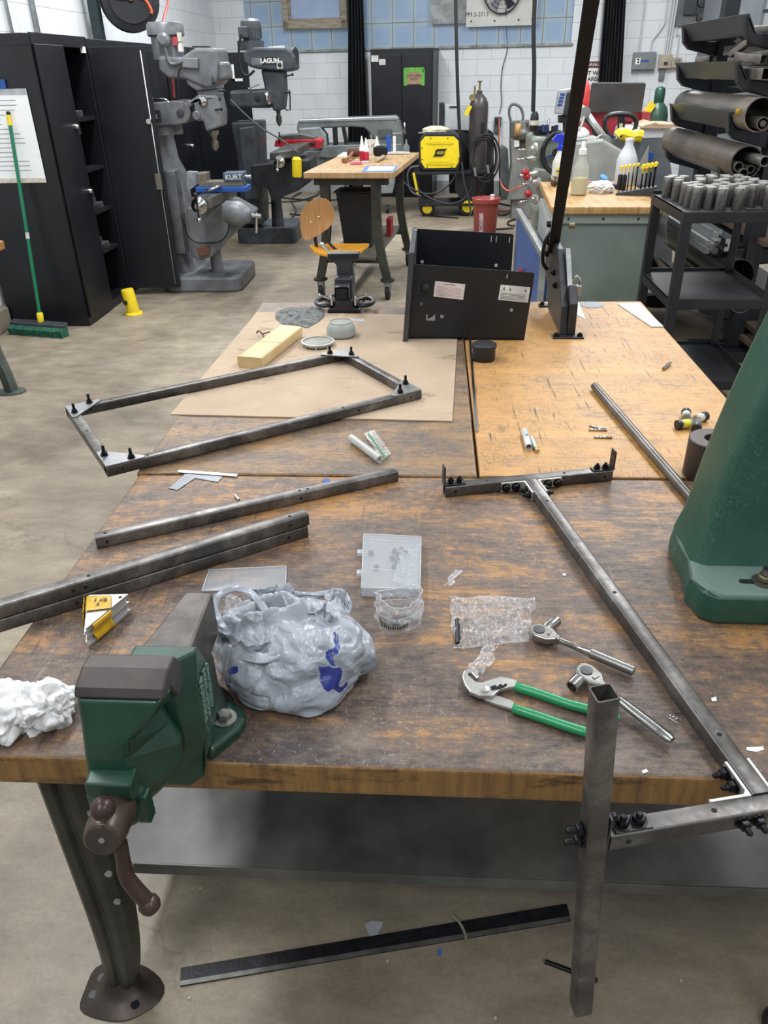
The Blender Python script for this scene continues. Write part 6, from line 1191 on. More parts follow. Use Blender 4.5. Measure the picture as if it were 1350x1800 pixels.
# --- cardboard
def cardboard():
    N = NT('cardboard'); co = N.coords(); c = N.ramp(N.noise(co, 4, 5), [(.35, hx('b09c84')), (.65, hx('a38f78'))])
    s = N.ramp(N.noise(N.coords((1, 3, 1), (0, 0, -.1)), 4.2, 6, .75, 1.), [(.59, (0, 0, 0)), (.62, (1, 1, 1))]); c = N.mix(N.math('MULTIPLY', s, .5), c, hx('6f5c4a'))
    s = N.ramp(N.noise(co, 120, 2, .9), [(.69, (0, 0, 0)), (.72, (1, 1, 1))]); c = N.mix(N.math('MULTIPLY', s, .35), c, hx('5a4a3c'))
    N.l(c, N.b.inputs['Base Color']); N.b.inputs['Roughness'].default_value = .85; return N.m
b = B(); q = [U(*p, T+.0005) for p in ((300, 730), (795, 742), (806, 556), (452, 550))]; b.ext(q, (0, 0, .0035)); t = thing('cardboard_sheet', 'large flat cardboard sheet lying on the dark rear bench', 'cardboard', (q[0]+q[2])/2)
b.put('sheet', cardboard(), t)
b = B(); b.ext([U(*p, T+.0042) for p in ((618, 560), (640, 561.5), (641, 565.5), (617, 563.5))], (0, 0, .0006)); b.put('printed_label', mat('b6bcc6', .7), t)
Z = T+.0045
# wooden block
a = V(U(462, 649, Z)); t = thing('lumber_offcut', 'short pale two-by-four offcut on the cardboard', 'wood block', a)
c_ = U(532, 592, Z); d = (c_-a).normalized(); n_ = V((-d.y, d.x, 0)); L = (c_-a).length; w_ = .083
b = B(); rs = [[a+d*u+n_*(w_/2+x)+V((0, 0, z)) for x, z in rrect(-w_/2, 0, w_/2, .036, .006, 3)] for u in (0, L)]; b.loft(rs, smooth=True); b.put('block', wood_plain('pine', 'd9c08f', 'cbb07e', 'a88a58', (1, 1, 1), 6), t)
q = d*(L*.45)
b = B(); b.ext([a+q+V((0, 0, .0362)), a+q+n_*w_+V((0, 0, .0362)), a+q+n_*w_+d*.0015+V((0, 0, .0362)), a+q+d*.0015+V((0, 0, .0362))], (0, 0, .0003)); b.put('pencil_line', mat('7b6544', .8), t)
b = B(); a = U(462, 598, Z); b.tube(smooth_path([a, a+V((.0, .02, .01)), a+V((-.02, .04, .02)), a+V((-.03, .05, .01))], 3), .003, 5); b.tube([a+V((-.01, .03, .012)), a+V((.02, .03, .02))], .0025, 5); tag(b.put('wire_scrap', mat('5e4a38', .7)), 'curled brown wire scrap beside the lumber offcut', 'wire')
# rag
def rag(name, label, cat, cpts, m, z, hgt, seed, n=44):
    """loose cloth: grid inside an outline with folded heights"""
    q = [U(x, y, z) for x, y in cpts]; ce = sum(q, V((0, 0, 0)))/len(q); k = len(q)
    def P(s, t_):
        a = s*k; i = int(a) % k; f = a-int(a); e = q[i]*(1-f)+q[(i+1) % k]*f; p = ce+(e-ce)*t_
        nn = noise.fractal(V((p.x*22, p.y*22, seed)), 1, 2, 4); r_ = abs(noise.noise(V((p.x*16, p.y*26, seed+9.))))
        p = p.copy(); p.z = z+.0015+(hgt*(1-t_**4)*(.55+.5*nn+.6*r_) if t_ < .999 else 0); p.z = max(p.z, z+.001); return p
    b = B(); b.grid(P, k*5, 16); return tag(b.put(name, m, recalc=True, sub=1), label, cat)
rag('rag', 'grey knitted rag lying at the back of the cardboard', 'rag', [(485, 549), (500, 543), (535, 541), (568, 543), (571, 556), (560, 566), (540, 577), (520, 572), (495, 570), (484, 560)], mat('7d7f7c', .95, 0, .2, 60, .5, col2='4c4d4c'), Z, .022, 2.)
# grey plastic puck and its lid
a = U(600, 590, Z); t = thing('plastic_jar', 'squat grey plastic jar standing on the cardboard', 'jar', a); b = B(); b.lathe([(.044, 0), (.05, .006), (.05, .028), (.043, .044), (.04, .047), (.001, .047)], a, (0, 0, 1), 30); b.put('body', mat('9b9f9b', .5, 0, .06, 20, alpha=1.), t)
b = B(); b.lathe([(.039, .0465), (.039, .05), (.036, .05), (.036, .048), (.001, .048)], a, (0, 0, 1), 26); b.put('rim', mat('86877f', .5, 0, .1, 30), t)
a = U(559, 607, Z); t = thing('jar_lid', 'round grey lid with pale rim lying on the cardboard', 'lid', a); b = B(); b.lathe([(.05, .004), (.053, .006), (.053, .013), (.05, .015), (.049, .0125), (.001, .0125)], a, (0, 0, 1), 32); b.put('disc', mat('8b8a80', .6, 0, .15, 40), t)
b = B(); b.lathe([(.0535, .011), (.055, .012), (.055, .016), (.051, .0165), (.0505, .0145), (.0535, .0135)], a, (0, 0, 1), 32, False); b.put('rim', mat('c6c8c4', .5), t)
for k in range(8): q = k*pi/4; b = B(); b.box(a+V((.051*cos(q)-.002, .051*sin(q)-.002, 0)), a+V((.051*cos(q)+.002, .051*sin(q)+.002, .008))); b.put('tab', mat('c6c8c4', .5), t)
# black pot
a = U(850, 632, T); t = thing('black_canister', 'short black canister standing in front of the black steel chassis', 'canister', a); b = B(); b.lathe([(.034, 0), (.036, .003), (.036, .04), (.039, .041), (.039, .05), (.037, .052), (.001, .052)], a, (0, 0, 1), 28); b.put('body', mat('26262a', .5, .1, .15, 12), t)
# --- small black vise at the far edge
sv = U(605, 546, T); t = thing('bench_vise', 'small black bench vise at the far edge of the dark bench', 'vise', V((-.333, 2.93, T))); VB = mat('35373b', .4, .35, .15, 9, .04, 'vise_black'); x0 = -.333; Y0 = 2.9
b = B(); b.prism([(x0-.065, T), (x0+.065, T), (x0+.06, T+.014), (x0+.035, T+.022), (x0+.03, T+.05), (x0-.03, T+.05), (x0-.035, T+.022), (x0-.06, T+.014)], 'y', Y0, Y0+.13); b.put('swivel_base', VB, t, bevel=.004)
for dx in (-.05, .05): bolt(t, (x0+dx, Y0+.02, T+.016), (0, 0, 1), .004, .008)
b = B(); b.prism([(x0-.03, T+.05), (x0+.03, T+.05), (x0+.036, T+.1), (x0+.032, T+.16), (x0+.038, T+.175), (x0+.058, T+.185), (x0+.058, T+.205), (x0-.058, T+.205), (x0-.058, T+.185), (x0-.038, T+.175), (x0-.026, T+.16)], 'y', Y0+.06, Y0+.12); b.put('fixed_jaw', VB, t, bevel=.006)
b = B(); b.box((x0-.058, Y0+.054, T+.19), (x0+.058, Y0+.06, T+.207)); b.put('jaw_plate', DKM, t)
b = B(); b.box((x0-.032, Y0+.01, T+.05), (x0+.034, Y0+.14, T+.128)); b.put('body', VB, t, bevel=.006)
b = B(); b.loft([[V((x0+x, y, T+.058+z)) for x, z in r_] for r_, y in ((rrect(-.018, .008, .018, .042, .003), Y0-.02), (rrect(-.026, 0, .026, .05, .004), Y0-.045), (rrect(-.026, 0, .026, .05, .004), Y0+.02))], caps=False); b.box((x0-.026, Y0-.03, T+.05), (x0+.026, Y0-.028, T+.11)) if 0 else None; b.put('slide', mat('55575a', .35, .6), t)
b = B(); disc(b, (x0, Y0-.044, T+.083), (0, -1, 0), .014, off=.003); b.box((x0-.0205, Y0-.0455, T+.0635), (x0+.0205, Y0-.0445, T+.1025)); b.put('slide_mouth', mat('0a0a0b', .8), t)
for s in (-1, 1):
    b = B(); b.tube([V((x0+s*(.075+.034*cos(a)), Y0+.05+.055*sin(a), T+.03)) for a in [2*pi*k/20 for k in range(20)]], .009, 8, True); b.put('base_ring', VB, t)
    b = B(); b.tube([(x0+s*.045, Y0-.01, T+.055), (x0+s*.085, Y0+.0, T+.066)], .004, 8); b.sphere((x0+s*.088, Y0+.0, T+.067), .007, 8); b.cyl((x0+s*.045, Y0, T+.03), (x0+s*.045, Y0, T+.07), .006, n=10); b.put('lock_lever', CHR, t)
b = B(); p = UY(566, 430, 3.05); q = UY(586, 452, 2.98); b.cyl(p, q, .0055, n=10); b.sphere(p, .01, 10); b.put('handle', CHR, t)
# --- black steel chassis with stickers
CH = mat('1c1d20', .4, .2, .08, 8, .02, 'chassis_black'); Yc = 2.56
t = thing('steel_chassis', 'open black sheet steel chassis with warning stickers standing across the rear benches', 'chassis', (.1, 2.72, T+.002))
PU = lambda x, y, Y=Yc: UY(x, y, Y)
b = B(); PX(b, Yc, [(717, 590), (728, 464), (937, 479), (940, 482), (921, 601)], .003); fp = b.put('front_panel', CH, t, bevel=.001)
b = B(); p = [PU(730, 402, 2.95), PU(901, 411, 2.95), PU(903, 414, 2.95), PU(899, 475, 2.95), PU(899, 520, 2.95), PU(728, 520, 2.95)]; b.ext(p, (0, .003, 0)); bp = b.put('back_panel', mat('14171f', .4, .2, .08, 8), t)
bl, br_ = PU(717, 589), PU(921, 600); b = B(); b.ext([V((bl.x, Yc, T+.012)), V((br_.x, Yc, T+.003)), V((br_.x, 2.95, T+.003)), V((bl.x, 2.95, T+.012))], (0, 0, .002)); b.put('floor_panel', CH, t)
b = B(); b.prism([(PU(708, 606.7, 2.53).x, T+.006), (PU(717, 606.7, 2.53).x, T+.006), (PU(728, 444.4, 2.53).x, PU(728, 444, 2.53).z), (PU(719, 444.4, 2.53).x, PU(719, 444, 2.53).z)], 'y', 2.53, 2.98); b.put('end_plate', mat('46484a', .4, .4, .1, 6, name='chassis_grey'), t, bevel=.001)
b = B(); PX(b, 2.9, [(728, 405), (733, 405), (731, 470), (727, 470)], .02); b.put('flange_strip', ALU, t)
for pts, nm, mm in (([(765, 494), (818, 500), (814, 527), (762, 521)], 'caution_label', 'd2cbc8'), ([(880, 500.5), (932, 505), (928, 532), (875.5, 527)], 'instruction_label', 'd0d0cc')):
    b = B(); PX(b, Yc-.0008, pts, .0008); lb = b.put(nm, mat(mm, .6), fp); y_ = Yc-.0012
    if nm[0] == 'c': text('CAUTION', .0085, PU(790, 500.5, y_), PU(818, 500, y_)-PU(765, 494, y_), (0, 0, 1), mat('8d5a5c', .7), lb, depth=.0002)
    r0 = random.Random(7); c4 = [PU(*p, y_) for p in pts]
    if nm[0] == 'i':
        for fx in (.14, .35, .87):
            p = c4[0]+(c4[1]-c4[0])*fx+(c4[3]-c4[0])*.25; b = B(); b.ext([p+V((-.0025, 0, -.004)), p+V((.0025, 0, -.004)), p+V((0, 0, .008))], (0, .0003, 0)); b.put('arrow_mark', BLK, lb)
    b = B()
    for k in range(8 if nm[0] == 'c' else 5):
        v = (.3+k*.083) if nm[0] == 'c' else (.52+k*.09); u1_ = .93-r0.random()*.12
        a_ = c4[0]+(c4[1]-c4[0])*.07+(c4[3]-c4[0])*v; e_ = c4[0]+(c4[1]-c4[0])*u1_+(c4[3]-c4[0])*v; b.ext([a_, e_, e_-V((0, 0, .0013)), a_-V((0, 0, .0013))], (0, .0002, 0))
    b.put('small_print', mat('b98a8a' if nm[0] == 'c' else '4d4d4d', .7), lb)
for (x, y), r_, mm in (((899, 545), .0055, '8d9092'), ((741, 534), .0055, '55585b'), ):
    b = B(); disc(b, PU(x, y, Yc-.0004), (0, -1, 0), r_, 16); b.put('round_hole', mat(mm, .6), fp)
for (x, y) in ((742, 460), (872, 466.5)): b = B(); disc(b, UY(x, y, 2.948), (0, -1, 0), .0065, 16); b.put('round_hole', mat('b9b6a9', .6), bp)
b = B(); b.lathe([(.016, 0), (.016, .004), (.011, .009), (.001, .01)], PU(748, 507, Yc), (0, -1, 0), 20); b.put('grommet', BLK2, fp)
for pts in ([(749, 553), (751, 552), (752, 561), (760, 557), (765, 552), (764.5, 564), (749, 563)], [(774, 553.5), (780, 554), (779, 559.5), (774, 559)]): b = B(); PX(b, Yc-.0006, pts, .0006); b.put('cut_out', mat('85878b', .6), fp)
for x, y0_, y1_, Y in ((892, 482, 489, Yc), (864, 415, 425, 2.948), (873, 415, 426, 2.948), (896, 417, 427, 2.948)):
    b = B(); p = UY(x, y0_, Y-.0005); q = UY(x-1, y1_, Y-.0005); b.beam(p, q, .0025, .0006, (0, 1, 0)); b.put('slot', mat('c5c2b4', .5), fp if Y < 2.7 else bp)
b = B(); p = PU(727, 494, Yc-.001); q = PU(762, 495.5, Yc-.001); b.beam(p, q, .002, .0015); p = PU(725, 519, Yc-.001); q = PU(760, 521, Yc-.001); b.beam(p, q, .002, .0015); b.put('raised_edge', CH, fp)
# --- black shear with leaning lever
SHM = mat('2a2b2e', .4, .3, .15, 10, .05, 'shear_black')
t = thing('bench_shear', 'black cast iron bench shear bolted to the golden bench with a long leaning lever', 'bench shear', (.47, 2.8, T))
b = B(); b.prism([(2.6, T+.005), (2.62, T+.1), (2.72, T+.16), (2.82, T+.245), (3.08, T+.26), (3.1, T+.12), (2.98, T+.07), (2.92, T+.005)], 'x', .437, .46); b.put('side_plate', SHM, t, bevel=.003)
b = B(); b.prism([(2.6, T+.005), (2.6, T+.11), (2.66, T+.16), (2.74, T+.12), (2.74, T+.005)], 'x', .46, .488); b.put('lower_blade_holder', SHM, t, bevel=.004)
b = B(); b.prism([(2.82, T+.248), (2.76, T+.12), (2.72, T+.1), (2.68, T+.14), (2.8, T+.25)], 'x', .462, .478); b.put('blade', mat('8d8f90', .35, .8), t)
for y in (2.59, 2.99):
    b = B(); b.box((.41, y-.018, T), (.515, y+.02, T+.006)); b.put('foot', SHM, t, bevel=.002)
    for x in (.424, .503): bolt(t, (x, y, T+.006), (0, 0, 1), .002, .009)
for y, z in ((2.84, .16), (2.78, .13)): bolt(t, (.437, y, T+z), (-1, 0, 0), .004, .011)
Lp0 = UY(974, 428, 2.93); Lp1 = CAM+ray(1049, -60)*1.7
dl_ = (Lp1-Lp0).normalized(); b = B(); b.beam(Lp0-dl_*.06, Lp1, .012, .037, (1, 0, 0)); b.put('lever', mat('1a1c20', .7, .0, .12, 8, spec=.25), t, bevel=.003)
b = B(); b.box((.44, 2.93, T+.22), (.458, 2.98, T+.31)); b.put('brass_guide', mat('a08238', .4, .6), t, bevel=.002)
for z, x in ((.3, .43), (.24, .432), (.2, .43)): b = B(); b.lathe([(.012, 0), (.012, .012), (.008, .014)], (x, 2.93+z*.2, T+z), (-1, 0, 0), 6); b.put('bolt', BOLTM, t)
b = B(); b.lathe([(.01, 0), (.01, .02)], (.49, 2.95, T+.3), (1, 0, 0), 12); b.put('pivot_pin', mat('6b6148', .4, .6), t)
b = B(); b.tube(smooth_path([V((.43, 2.95, T+.28)), V((.41, 2.96, T+.24)), V((.41, 2.97, T+.17)), V((.43, 2.98, T+.14))]), .007, 8); b.put('spring_hook', DKM, t)
pl = V((.505, 2.78, T+.115)); t2 = thing('padlock', 'silver padlock hanging on the right side of the black shear', 'padlock', pl); b = B(); b.box(pl+V((-.022, -.008, -.022)), pl+V((.022, .008, .015))); b.put('lock_body', mat('a3a09a', .35, .7), t2, bevel=.004)
b = B(); b.tube(smooth_path([pl+V((-.014, 0, .015)), pl+V((-.014, 0, .032)), pl+V((0, 0, .046)), pl+V((.014, 0, .032)), pl+V((.014, 0, .015))], 4), .0035, 8); b.put('shackle', CHR, t2)
b = B(); b.box((.462, 2.74, T+.105), (.5, 2.76, T+.125)); b.ext([V((.48, 2.68, T+.06)), V((.53, 2.66, T+.04)), V((.515, 2.78, T+.08)), V((.49, 2.78, T+.085))], (0, 0, .003)); b.put('guard_plate', mat('b8bbbb', .35, .6), t, bevel=.001)
b = B(); a = U(1040, 536, T); b.lathe([(.045, 0), (.045, .0015)], a, (0, 0, 1), 28); tag(b.put('steel_disc', mat('4d525a', .4, .5)), 'thin dark round disc lying by the shear at the far bench edge', 'disc')
b = B(); q = [U(*p, T+.0005) for p in ((1085, 535), (1123, 534), (1166, 575), (1145, 575.5))]; b.ext(q, (0, 0, .003)); tag(b.put('sheet_offcut', mat('b5b7ba', .4, .6, .06, 6)), 'pale pointed sheet metal offcut on the far right corner of the golden bench', 'offcut')
# ================================================================ SMALL THINGS ON THE GOLDEN BENCH
a, c = U(1166, 648, T+.006), U(1178, 638, T+.006); b = B(); b.tube([a, a+(c-a)*.5, c], [.0045, .006, .005], 8); tag(b.put('socket_bit', mat('98958d', .3, .8)), 'small steel socket bit lying near the right edge of the golden bench', 'bit')
JC = mat('1a1a1b', .4); JB = mat('a7a596', .2, 0, .05, 8, alpha=.6)
for (x0_, y0_), (x1_, y1_), lab, col in (((1189, 747), (1213, 744), 'small jar with yellow label lying in front of the jar pile', 'd8cf2e'), ((1206, 724), (1207, 738), 'small jar with black cap lying at the back left of the jar pile', 'b9b8b0'), ((1241, 731), (1222, 737), 'small jar with black cap pointing right in the jar pile', 'c6c6c0'), ((1224, 754), (1228, 738), 'small dark jar facing the camera in the jar pile', '55554d')):
    a = U(x0_, y0_, T+.0125); c = U(x1_, y1_, T+.0125); d = (c-a).normalized(); t = thing('small_jar', lab, 'jar', V((a.x, a.y, T)), 'four small jars lying on the golden bench')
    b = B(); b.lathe([(.011, .0), (.0125, .001), (.0125, .011), (.0115, .012)], a, d, 18); b.put('cap', JC, t); b = B(); b.lathe([(.0105, .012), (.011, .014), (.011, .04), (.0095, .042)], a, d, 18); b.put('glass', JB, t)
    b = B(); b.lathe([(.0112, .017), (.0112, .034)], a, d, 18, False); b.put('label', mat(col, .6), t)
for (x0_, y0_), (x1_, y1_), l in (((1036, 748), (1065, 754.5), 'upper'), ((1035, 755), (1067, 756), 'middle'), ((1044, 768), (1076, 769), 'lowest')):
    b = B(); b.cyl(U(x0_, y0_, T+.003), U(x1_, y1_, T+.003), .003, n=8); tag(b.put('steel_pin', CHR), l+' of the three thin steel pins on the golden bench', 'pin', 'three steel pins on the golden bench')
a, c = U(922, 757, T+.009), U(930, 786, T+.009); t = thing('glue_tube', 'wider white plastic tube with blue print on the golden bench', 'tube', a); d = (c-a).normalized()
b = B(); b.lathe([(.006, 0), (.0085, .003), (.0085, (c-a).length), (.0065, (c-a).length), (.0065, .01)], a, d, 18, False); b.lathe([(.001, .003), (.008, .0031)], a, d, 18); b.put('body', mat('c3c6c2', .4), t); b = B(); q = a+(c-a)*.45+V((0, 0, .0086)); b.obox(q, (.005, .008, .0006), frame((0, 0, 1), d)); b.put('blue_print', BLUE, t)
a, c = U(934, 769, T+.005), U(945, 793, T+.005); d = (c-a).normalized(); t = thing('marker_pen', 'thin white tube with tan end beside the wider white tube', 'tube', a); b = B(); L = (c-a).length; b.lathe([(.004, 0), (.005, .003), (.005, L*.75)], a, d, 14); b.put('body', mat('c9ccc4', .4), t); b = B(); b.lathe([(.0045, L*.75), (.0045, L), (.002, L)], a, d, 14); b.put('tan_end', mat('b79a62', .5), t)
# red plastic bit and zip bag
b = B(); a = U(670, 786, T+.004); b.tube([a, a+V((.012, .0, 0))], [.003, .005], 8); tag(b.put('red_clip', RED), 'small red plastic clip beside the rolled zip bag', 'clip')
CLR = None
def folds(N, co, oct_):
    """height field of crumpled film: flat facets with sharp creases"""
    nz = N.n('TexNoise', Scale=9., Detail=3.); N.l(co, nz.inputs['Vector']); sb = N.n('VectorMath', _operation='SCALE'); sb.inputs['Scale'].default_value = .09; N.l(nz.outputs['Color'], sb.inputs[0])
    ad = N.n('VectorMath', _operation='ADD'); N.l(co, ad.inputs[0]); N.l(sb.outputs[0], ad.inputs[1]); h = None
    for sc, k in oct_:
        vo = N.n('TexVoronoi', Scale=float(sc), _feature='F1'); N.l(ad.outputs[0], vo.inputs['Vector']); q = N.math('MULTIPLY', vo.outputs['Distance'], k*10/sc); h = q if h is None else N.math('ADD', h, q)
    return h
def clear_mat(name, col, a, rough=.12, bs=.9, sc=14):
    N = NT(name); co = N.coords(); n_ = folds(N, co, ((sc, 1.), (sc*2.3, .6), (sc*5, .3))); N.b.inputs['Base Color'].default_value = (*hx(col), 1); N.b.inputs['Roughness'].default_value = rough
    f = N.ramp(N.noise(co, sc*2.2, 5, .8, 1.5), [(.4, (a*.5,)*3), (.62, (min(1, a*2),)*3)]); N.l(f, N.b.inputs['Alpha']); N.bump(n_, bs, .02); N.b.inputs['Specular IOR Level'].default_value = 1.; return N.m
CLR = clear_mat('crinkled_clear_plastic', 'e6e8ea', .22, .08, .8, 36)
CLR2 = mat('cdd2d6', .15, 0, .0, 5, 0, 'clear_moulded_plastic', alpha=.22)
a, c = U(617, 770, T+.012), U(668, 808, T+.012); d = (c-a).normalized(); t = thing('zip_bag', 'rolled clear zip bag with a green seal lying on the dark rear bench', 'bag', V((a.x, a.y, T)))
b = B(); n = 22; L = (c-a).length; M = frame(d)
b.grid(lambda s, v: a+d*(L*v)+M @ V(((.011-.004*s)*cos(s*9), (.011-.004*s)*sin(s*9), 0)), 30, 8); b.put('rolled_part', mat('bfc2bb', .25, 0, .05, 20, alpha=.75), t)
b = B(); q = [U(*p, T+.002) for p in ((640, 765), (658, 758), (688, 800), (672, 812))]; b.grid(lambda s, v: (q[0]*(1-s)+q[1]*s)*(1-v)+(q[3]*(1-s)+q[2]*s)*v+V((0, 0, .004+.006*abs(noise.noise(V((s*4, v*5, 1)))))), 12, 16); b.put('flat_part', mat('b7b8b0', .25, 0, .05, 20, alpha=.6), t)
b = B(); b.tube([U(*p, T+.011) for p in ((648, 763), (664, 785), (680, 806))], .0015, 6); b.put('green_seal', mat('1f8f5e', .4), t)
# steel square and ruler
b = B(); q = [U(*p, T+.0006) for p in ((297, 859), (326, 833), (395, 834), (383, 848), (343, 841), (312, 862))]; b.ext(q, (0, 0, .0012)); tag(b.put('steel_square', mat('606367', .35, .8, .1, 8)), 'dark L-shaped steel square lying near the left bench edge', 'square')
b = B(); q = [U(*p, T+.0025) for p in ((314, 826.5), (418, 834), (416, 838), (313, 830.5))]; b.ext(q, (0, 0, .001)); tag(b.put('steel_ruler', mat('b3b4b2', .3, .8)), 'bright thin steel ruler lying across the dark L-shaped square', 'ruler')
a, c = U(413, 871, T+.004), U(420, 879, T+.004); b = B(); b.cyl(a, c, .0035, n=10); tag(b.put('dowel_pin', CHR), 'short steel pin lying behind the single square tube', 'pin')
b = B(); q = [U(*p, T+.0006) for p in ((566, 845), (572, 841), (580, 843), (581, 848), (570, 849))]; b.ext(q, (0, 0, .001)); tag(b.put('blue_scrap', BLUE), 'small blue plastic scrap behind the single square tube', 'scrap')
# ================================================================ NEAR BENCH CLUTTER
# plastic organiser box
t = thing('organizer_box', 'clear plastic organiser box with black fasteners inside on the near bench', 'box', U(687, 1000, T)); c4 = [U(*p, T+.001) for p in ((636, 1048), (738, 1050), (740, 958), (640, 952))]
def quadbox(b, c4, z0, z1, inset=0.):
    ce = sum(c4, V((0, 0, 0)))/4; q = [p+(ce-p).normalized()*inset for p in c4]; b.ext([p+V((0, 0, z0)) for p in q], (0, 0, z1-z0)); return b
b = B(); quadbox(b, c4, 0, .003); 
for i in range(4): p, q = c4[i], c4[(i+1) % 4]; b.beam(p+V((0, 0, .008)), q+V((0, 0, .008)), .0018, .016)
b.put('tray', CLR2, t)
b = B(); quadbox(b, c4, .017, .0185); b.put('lid', CLR2, t, bevel=.001)
rr_ = mat('d3d8db', .2, 0, 0, 10, alpha=.55)
b = B()
for i in range(4): p, q = c4[i], c4[(i+1) % 4]; b.tube([p+V((0, 0, .0185)), q+V((0, 0, .0185))], .0013, 6)
m0, m1 = c4[0]+(c4[3]-c4[0])*.35, c4[1]+(c4[2]-c4[1])*.3; b.tube([m0+V((0, 0, .017)), m1+V((0, 0, .017))], .001, 6); m0, m1 = c4[0]+(c4[3]-c4[0])*.88, c4[1]+(c4[2]-c4[1])*.88; b.tube([m0+V((0, 0, .018)), m1+V((0, 0, .018))], .0009, 6); b.put('lid_rim', rr_, t)
for x, y in ((632, 972), (631, 1008)): b = B(); q = U(x, y, T+.01); b.box(q+V((-.004, -.006, -.002)), q+V((.006, .006, .004))); b.put('latch_tab', rr_, t)
for i, (x, y) in enumerate(((652, 976), (661, 1001), (693, 972), (700, 978), (707, 970), (690, 984), (699, 990), (713, 976), (692, 1000))):
    b = B(); q = U(x, y, T+.004); b.lathe([(.005, 0), (.005, .008), (.004, .009)], q, (.2*sin(i), .3*cos(i), 1), 10); tag(b.put('rubber_stopper', BOLTM), ('upper of two single black fasteners at the left of the clear organiser box' if i == 0 else 'lower of two single black fasteners at the left of the clear organiser box' if i == 1 else 'black fastener in the cluster at the right of the organiser box, '+'one two three four five six seven'.split()[i-2]+' of seven'), 'fastener', 'black fasteners in the organiser box' if i > 1 else None)
# inner bag in the box
b = B(); q = [U(*p, T+.012) for p in ((690, 1020), (733, 1040), (735, 965), (705, 962))]; b.grid(lambda s, v: (q[0]*(1-s)+q[1]*s)*(1-v)+(q[3]*(1-s)+q[2]*s)*v+V((0, 0, .003*noise.noise(V((s*6, v*9, 3))))), 20, 24); tag(b.put('small_clear_bag', CLR), 'crinkled clear bag inside the organiser box', 'bag')
# second lid behind the shopping bag
t = thing('box_lid', 'flat clear plastic box lid lying behind the grey shopping bag', 'lid', U(430, 1020, T)); c4 = [U(*p, T+.001) for p in ((355, 1040), (502, 1035), (503, 997), (368, 1003))]
b = B(); quadbox(b, c4, 0, .0015); b.put('sheet', CLR2, t)
b = B()
for i in range(4): b.tube([c4[i]+V((0, 0, .002)), c4[(i+1) % 4]+V((0, 0, .002))], .0013, 6)
b.put('rim', rr_, t)
# small clear bag / cup with barcode
a = U(698, 1098, T); t = thing('clear_bag', 'open clear bag with a barcode standing in front of the organiser box', 'bag', a)
def P(s, v):
    an = 2*pi*s; r_ = (.034+.012*v-.01*v*v)*(1+.12*sin(3*an+1)+.1*noise.noise(V((s*9, v*4, 2)))); k_ = noise.noise(V((cos(an)*3, sin(an)*3, v*4)))*.006
    return a+V((cos(an)*(r_+k_)*1.02, sin(an)*(r_+k_)*.75+v*.012, .002+v*.05*(1+.18*sin(2*an+.6))))
b = B(); b.grid(P, 56, 18); b.put('film', CLR, t)
b = B(); b.tube([P(k/48, 1.) for k in range(48)], .0009, 5, True); b.tube([P(k/48, .55) for k in range(48)], .0005, 5, True); b.put('rim', rr_, t)
b = B()
ba, bb_ = radians(215)/(2*pi), radians(305)/(2*pi)
b.grid(lambda s, v: P(ba+(bb_-ba)*s, .16+.24*v)+V((cos(2*pi*(ba+(bb_-ba)*s)), sin(2*pi*(ba+(bb_-ba)*s)), 0))*.001, 20, 2); lb = b.put('label', mat('a9a6a0', .6), t)
b = B(); r0 = random.Random(2); s_ = .06
while s_ < .94:
    w_ = .008+r0.random()*.02
    if s_ < .94: b.grid(lambda s, v: P(ba+(bb_-ba)*(s_+w_*s), .22+.16*v)+V((cos(2*pi*(ba+(bb_-ba)*s_)), sin(2*pi*(ba+(bb_-ba)*s_)), 0))*.0018, 1, 1)
    s_ += w_+.015+r0.random()*.02
b.put('barcode', BLK, lb)
b = B(); q = a+V((.0, -.003, .004)); b.lathe([(.009, 0), (.009, .006), (.004, .007)], q, (0, 0, 1), 14); tag(b.put('washer_stack', BOLTM), 'black washer inside the small clear bag', 'washer')
# crumpled clear bag by the ratchet
def sheet(name, lab, cat, pts, z, amp, fr, m, seed, nu=50, nv=36, **kw):
    q = [U(*p, z) for p in pts]
    def P(s, v):
        p = (q[0]*(1-s)+q[1]*s)*(1-v)+(q[3]*(1-s)+q[2]*s)*v; e = min(s, 1-s, v, 1-v)
        p = p+V((noise.noise(V((s*3, v*3, seed)))*.012, noise.noise(V((s*3, v*3, seed+5)))*.012, 0))
        f = abs(noise.noise(V((p.x*fr, p.y*fr, seed))))+.6*abs(noise.noise(V((p.x*fr*2.3, p.y*fr*2.3, seed+3)))); return p+V((0, 0, .0015+amp*f*min(1, .25+e*8)))
    b = B(); b.grid(P, nu, nv); return tag(b.put(name, m, **kw), lab, cat)
sheet('clear_bag', 'crumpled shiny clear plastic bag beside the chrome ratchet', 'bag', [(795, 1142), (930, 1130), (940, 1052), (790, 1050)], T, .022, 34, CLR, 3., 80, 60)
sheet('clear_strip', 'torn clear plastic strip between the crumpled bag and the pliers', 'plastic strip', [(823, 1180), (848, 1187), (876, 1136), (858, 1136)], T, .006, 60, CLR, 8., 20, 30)
sheet('clear_scrap', 'thin clear plastic sliver lying behind the crumpled clear bag', 'scrap', [(782, 1028), (790, 1032), (812, 1005), (803, 1003)], T, .002, 60, CLR, 11., 10, 14)
b = B(); a, c = U(805, 1132, T+.004), U(804, 1090, T+.004); b.tube([a, (a+c)/2, c], .0045, 8); tag(b.put('black_drill', BOLTM), 'black bolt seen inside the crumpled clear bag', 'bolt')
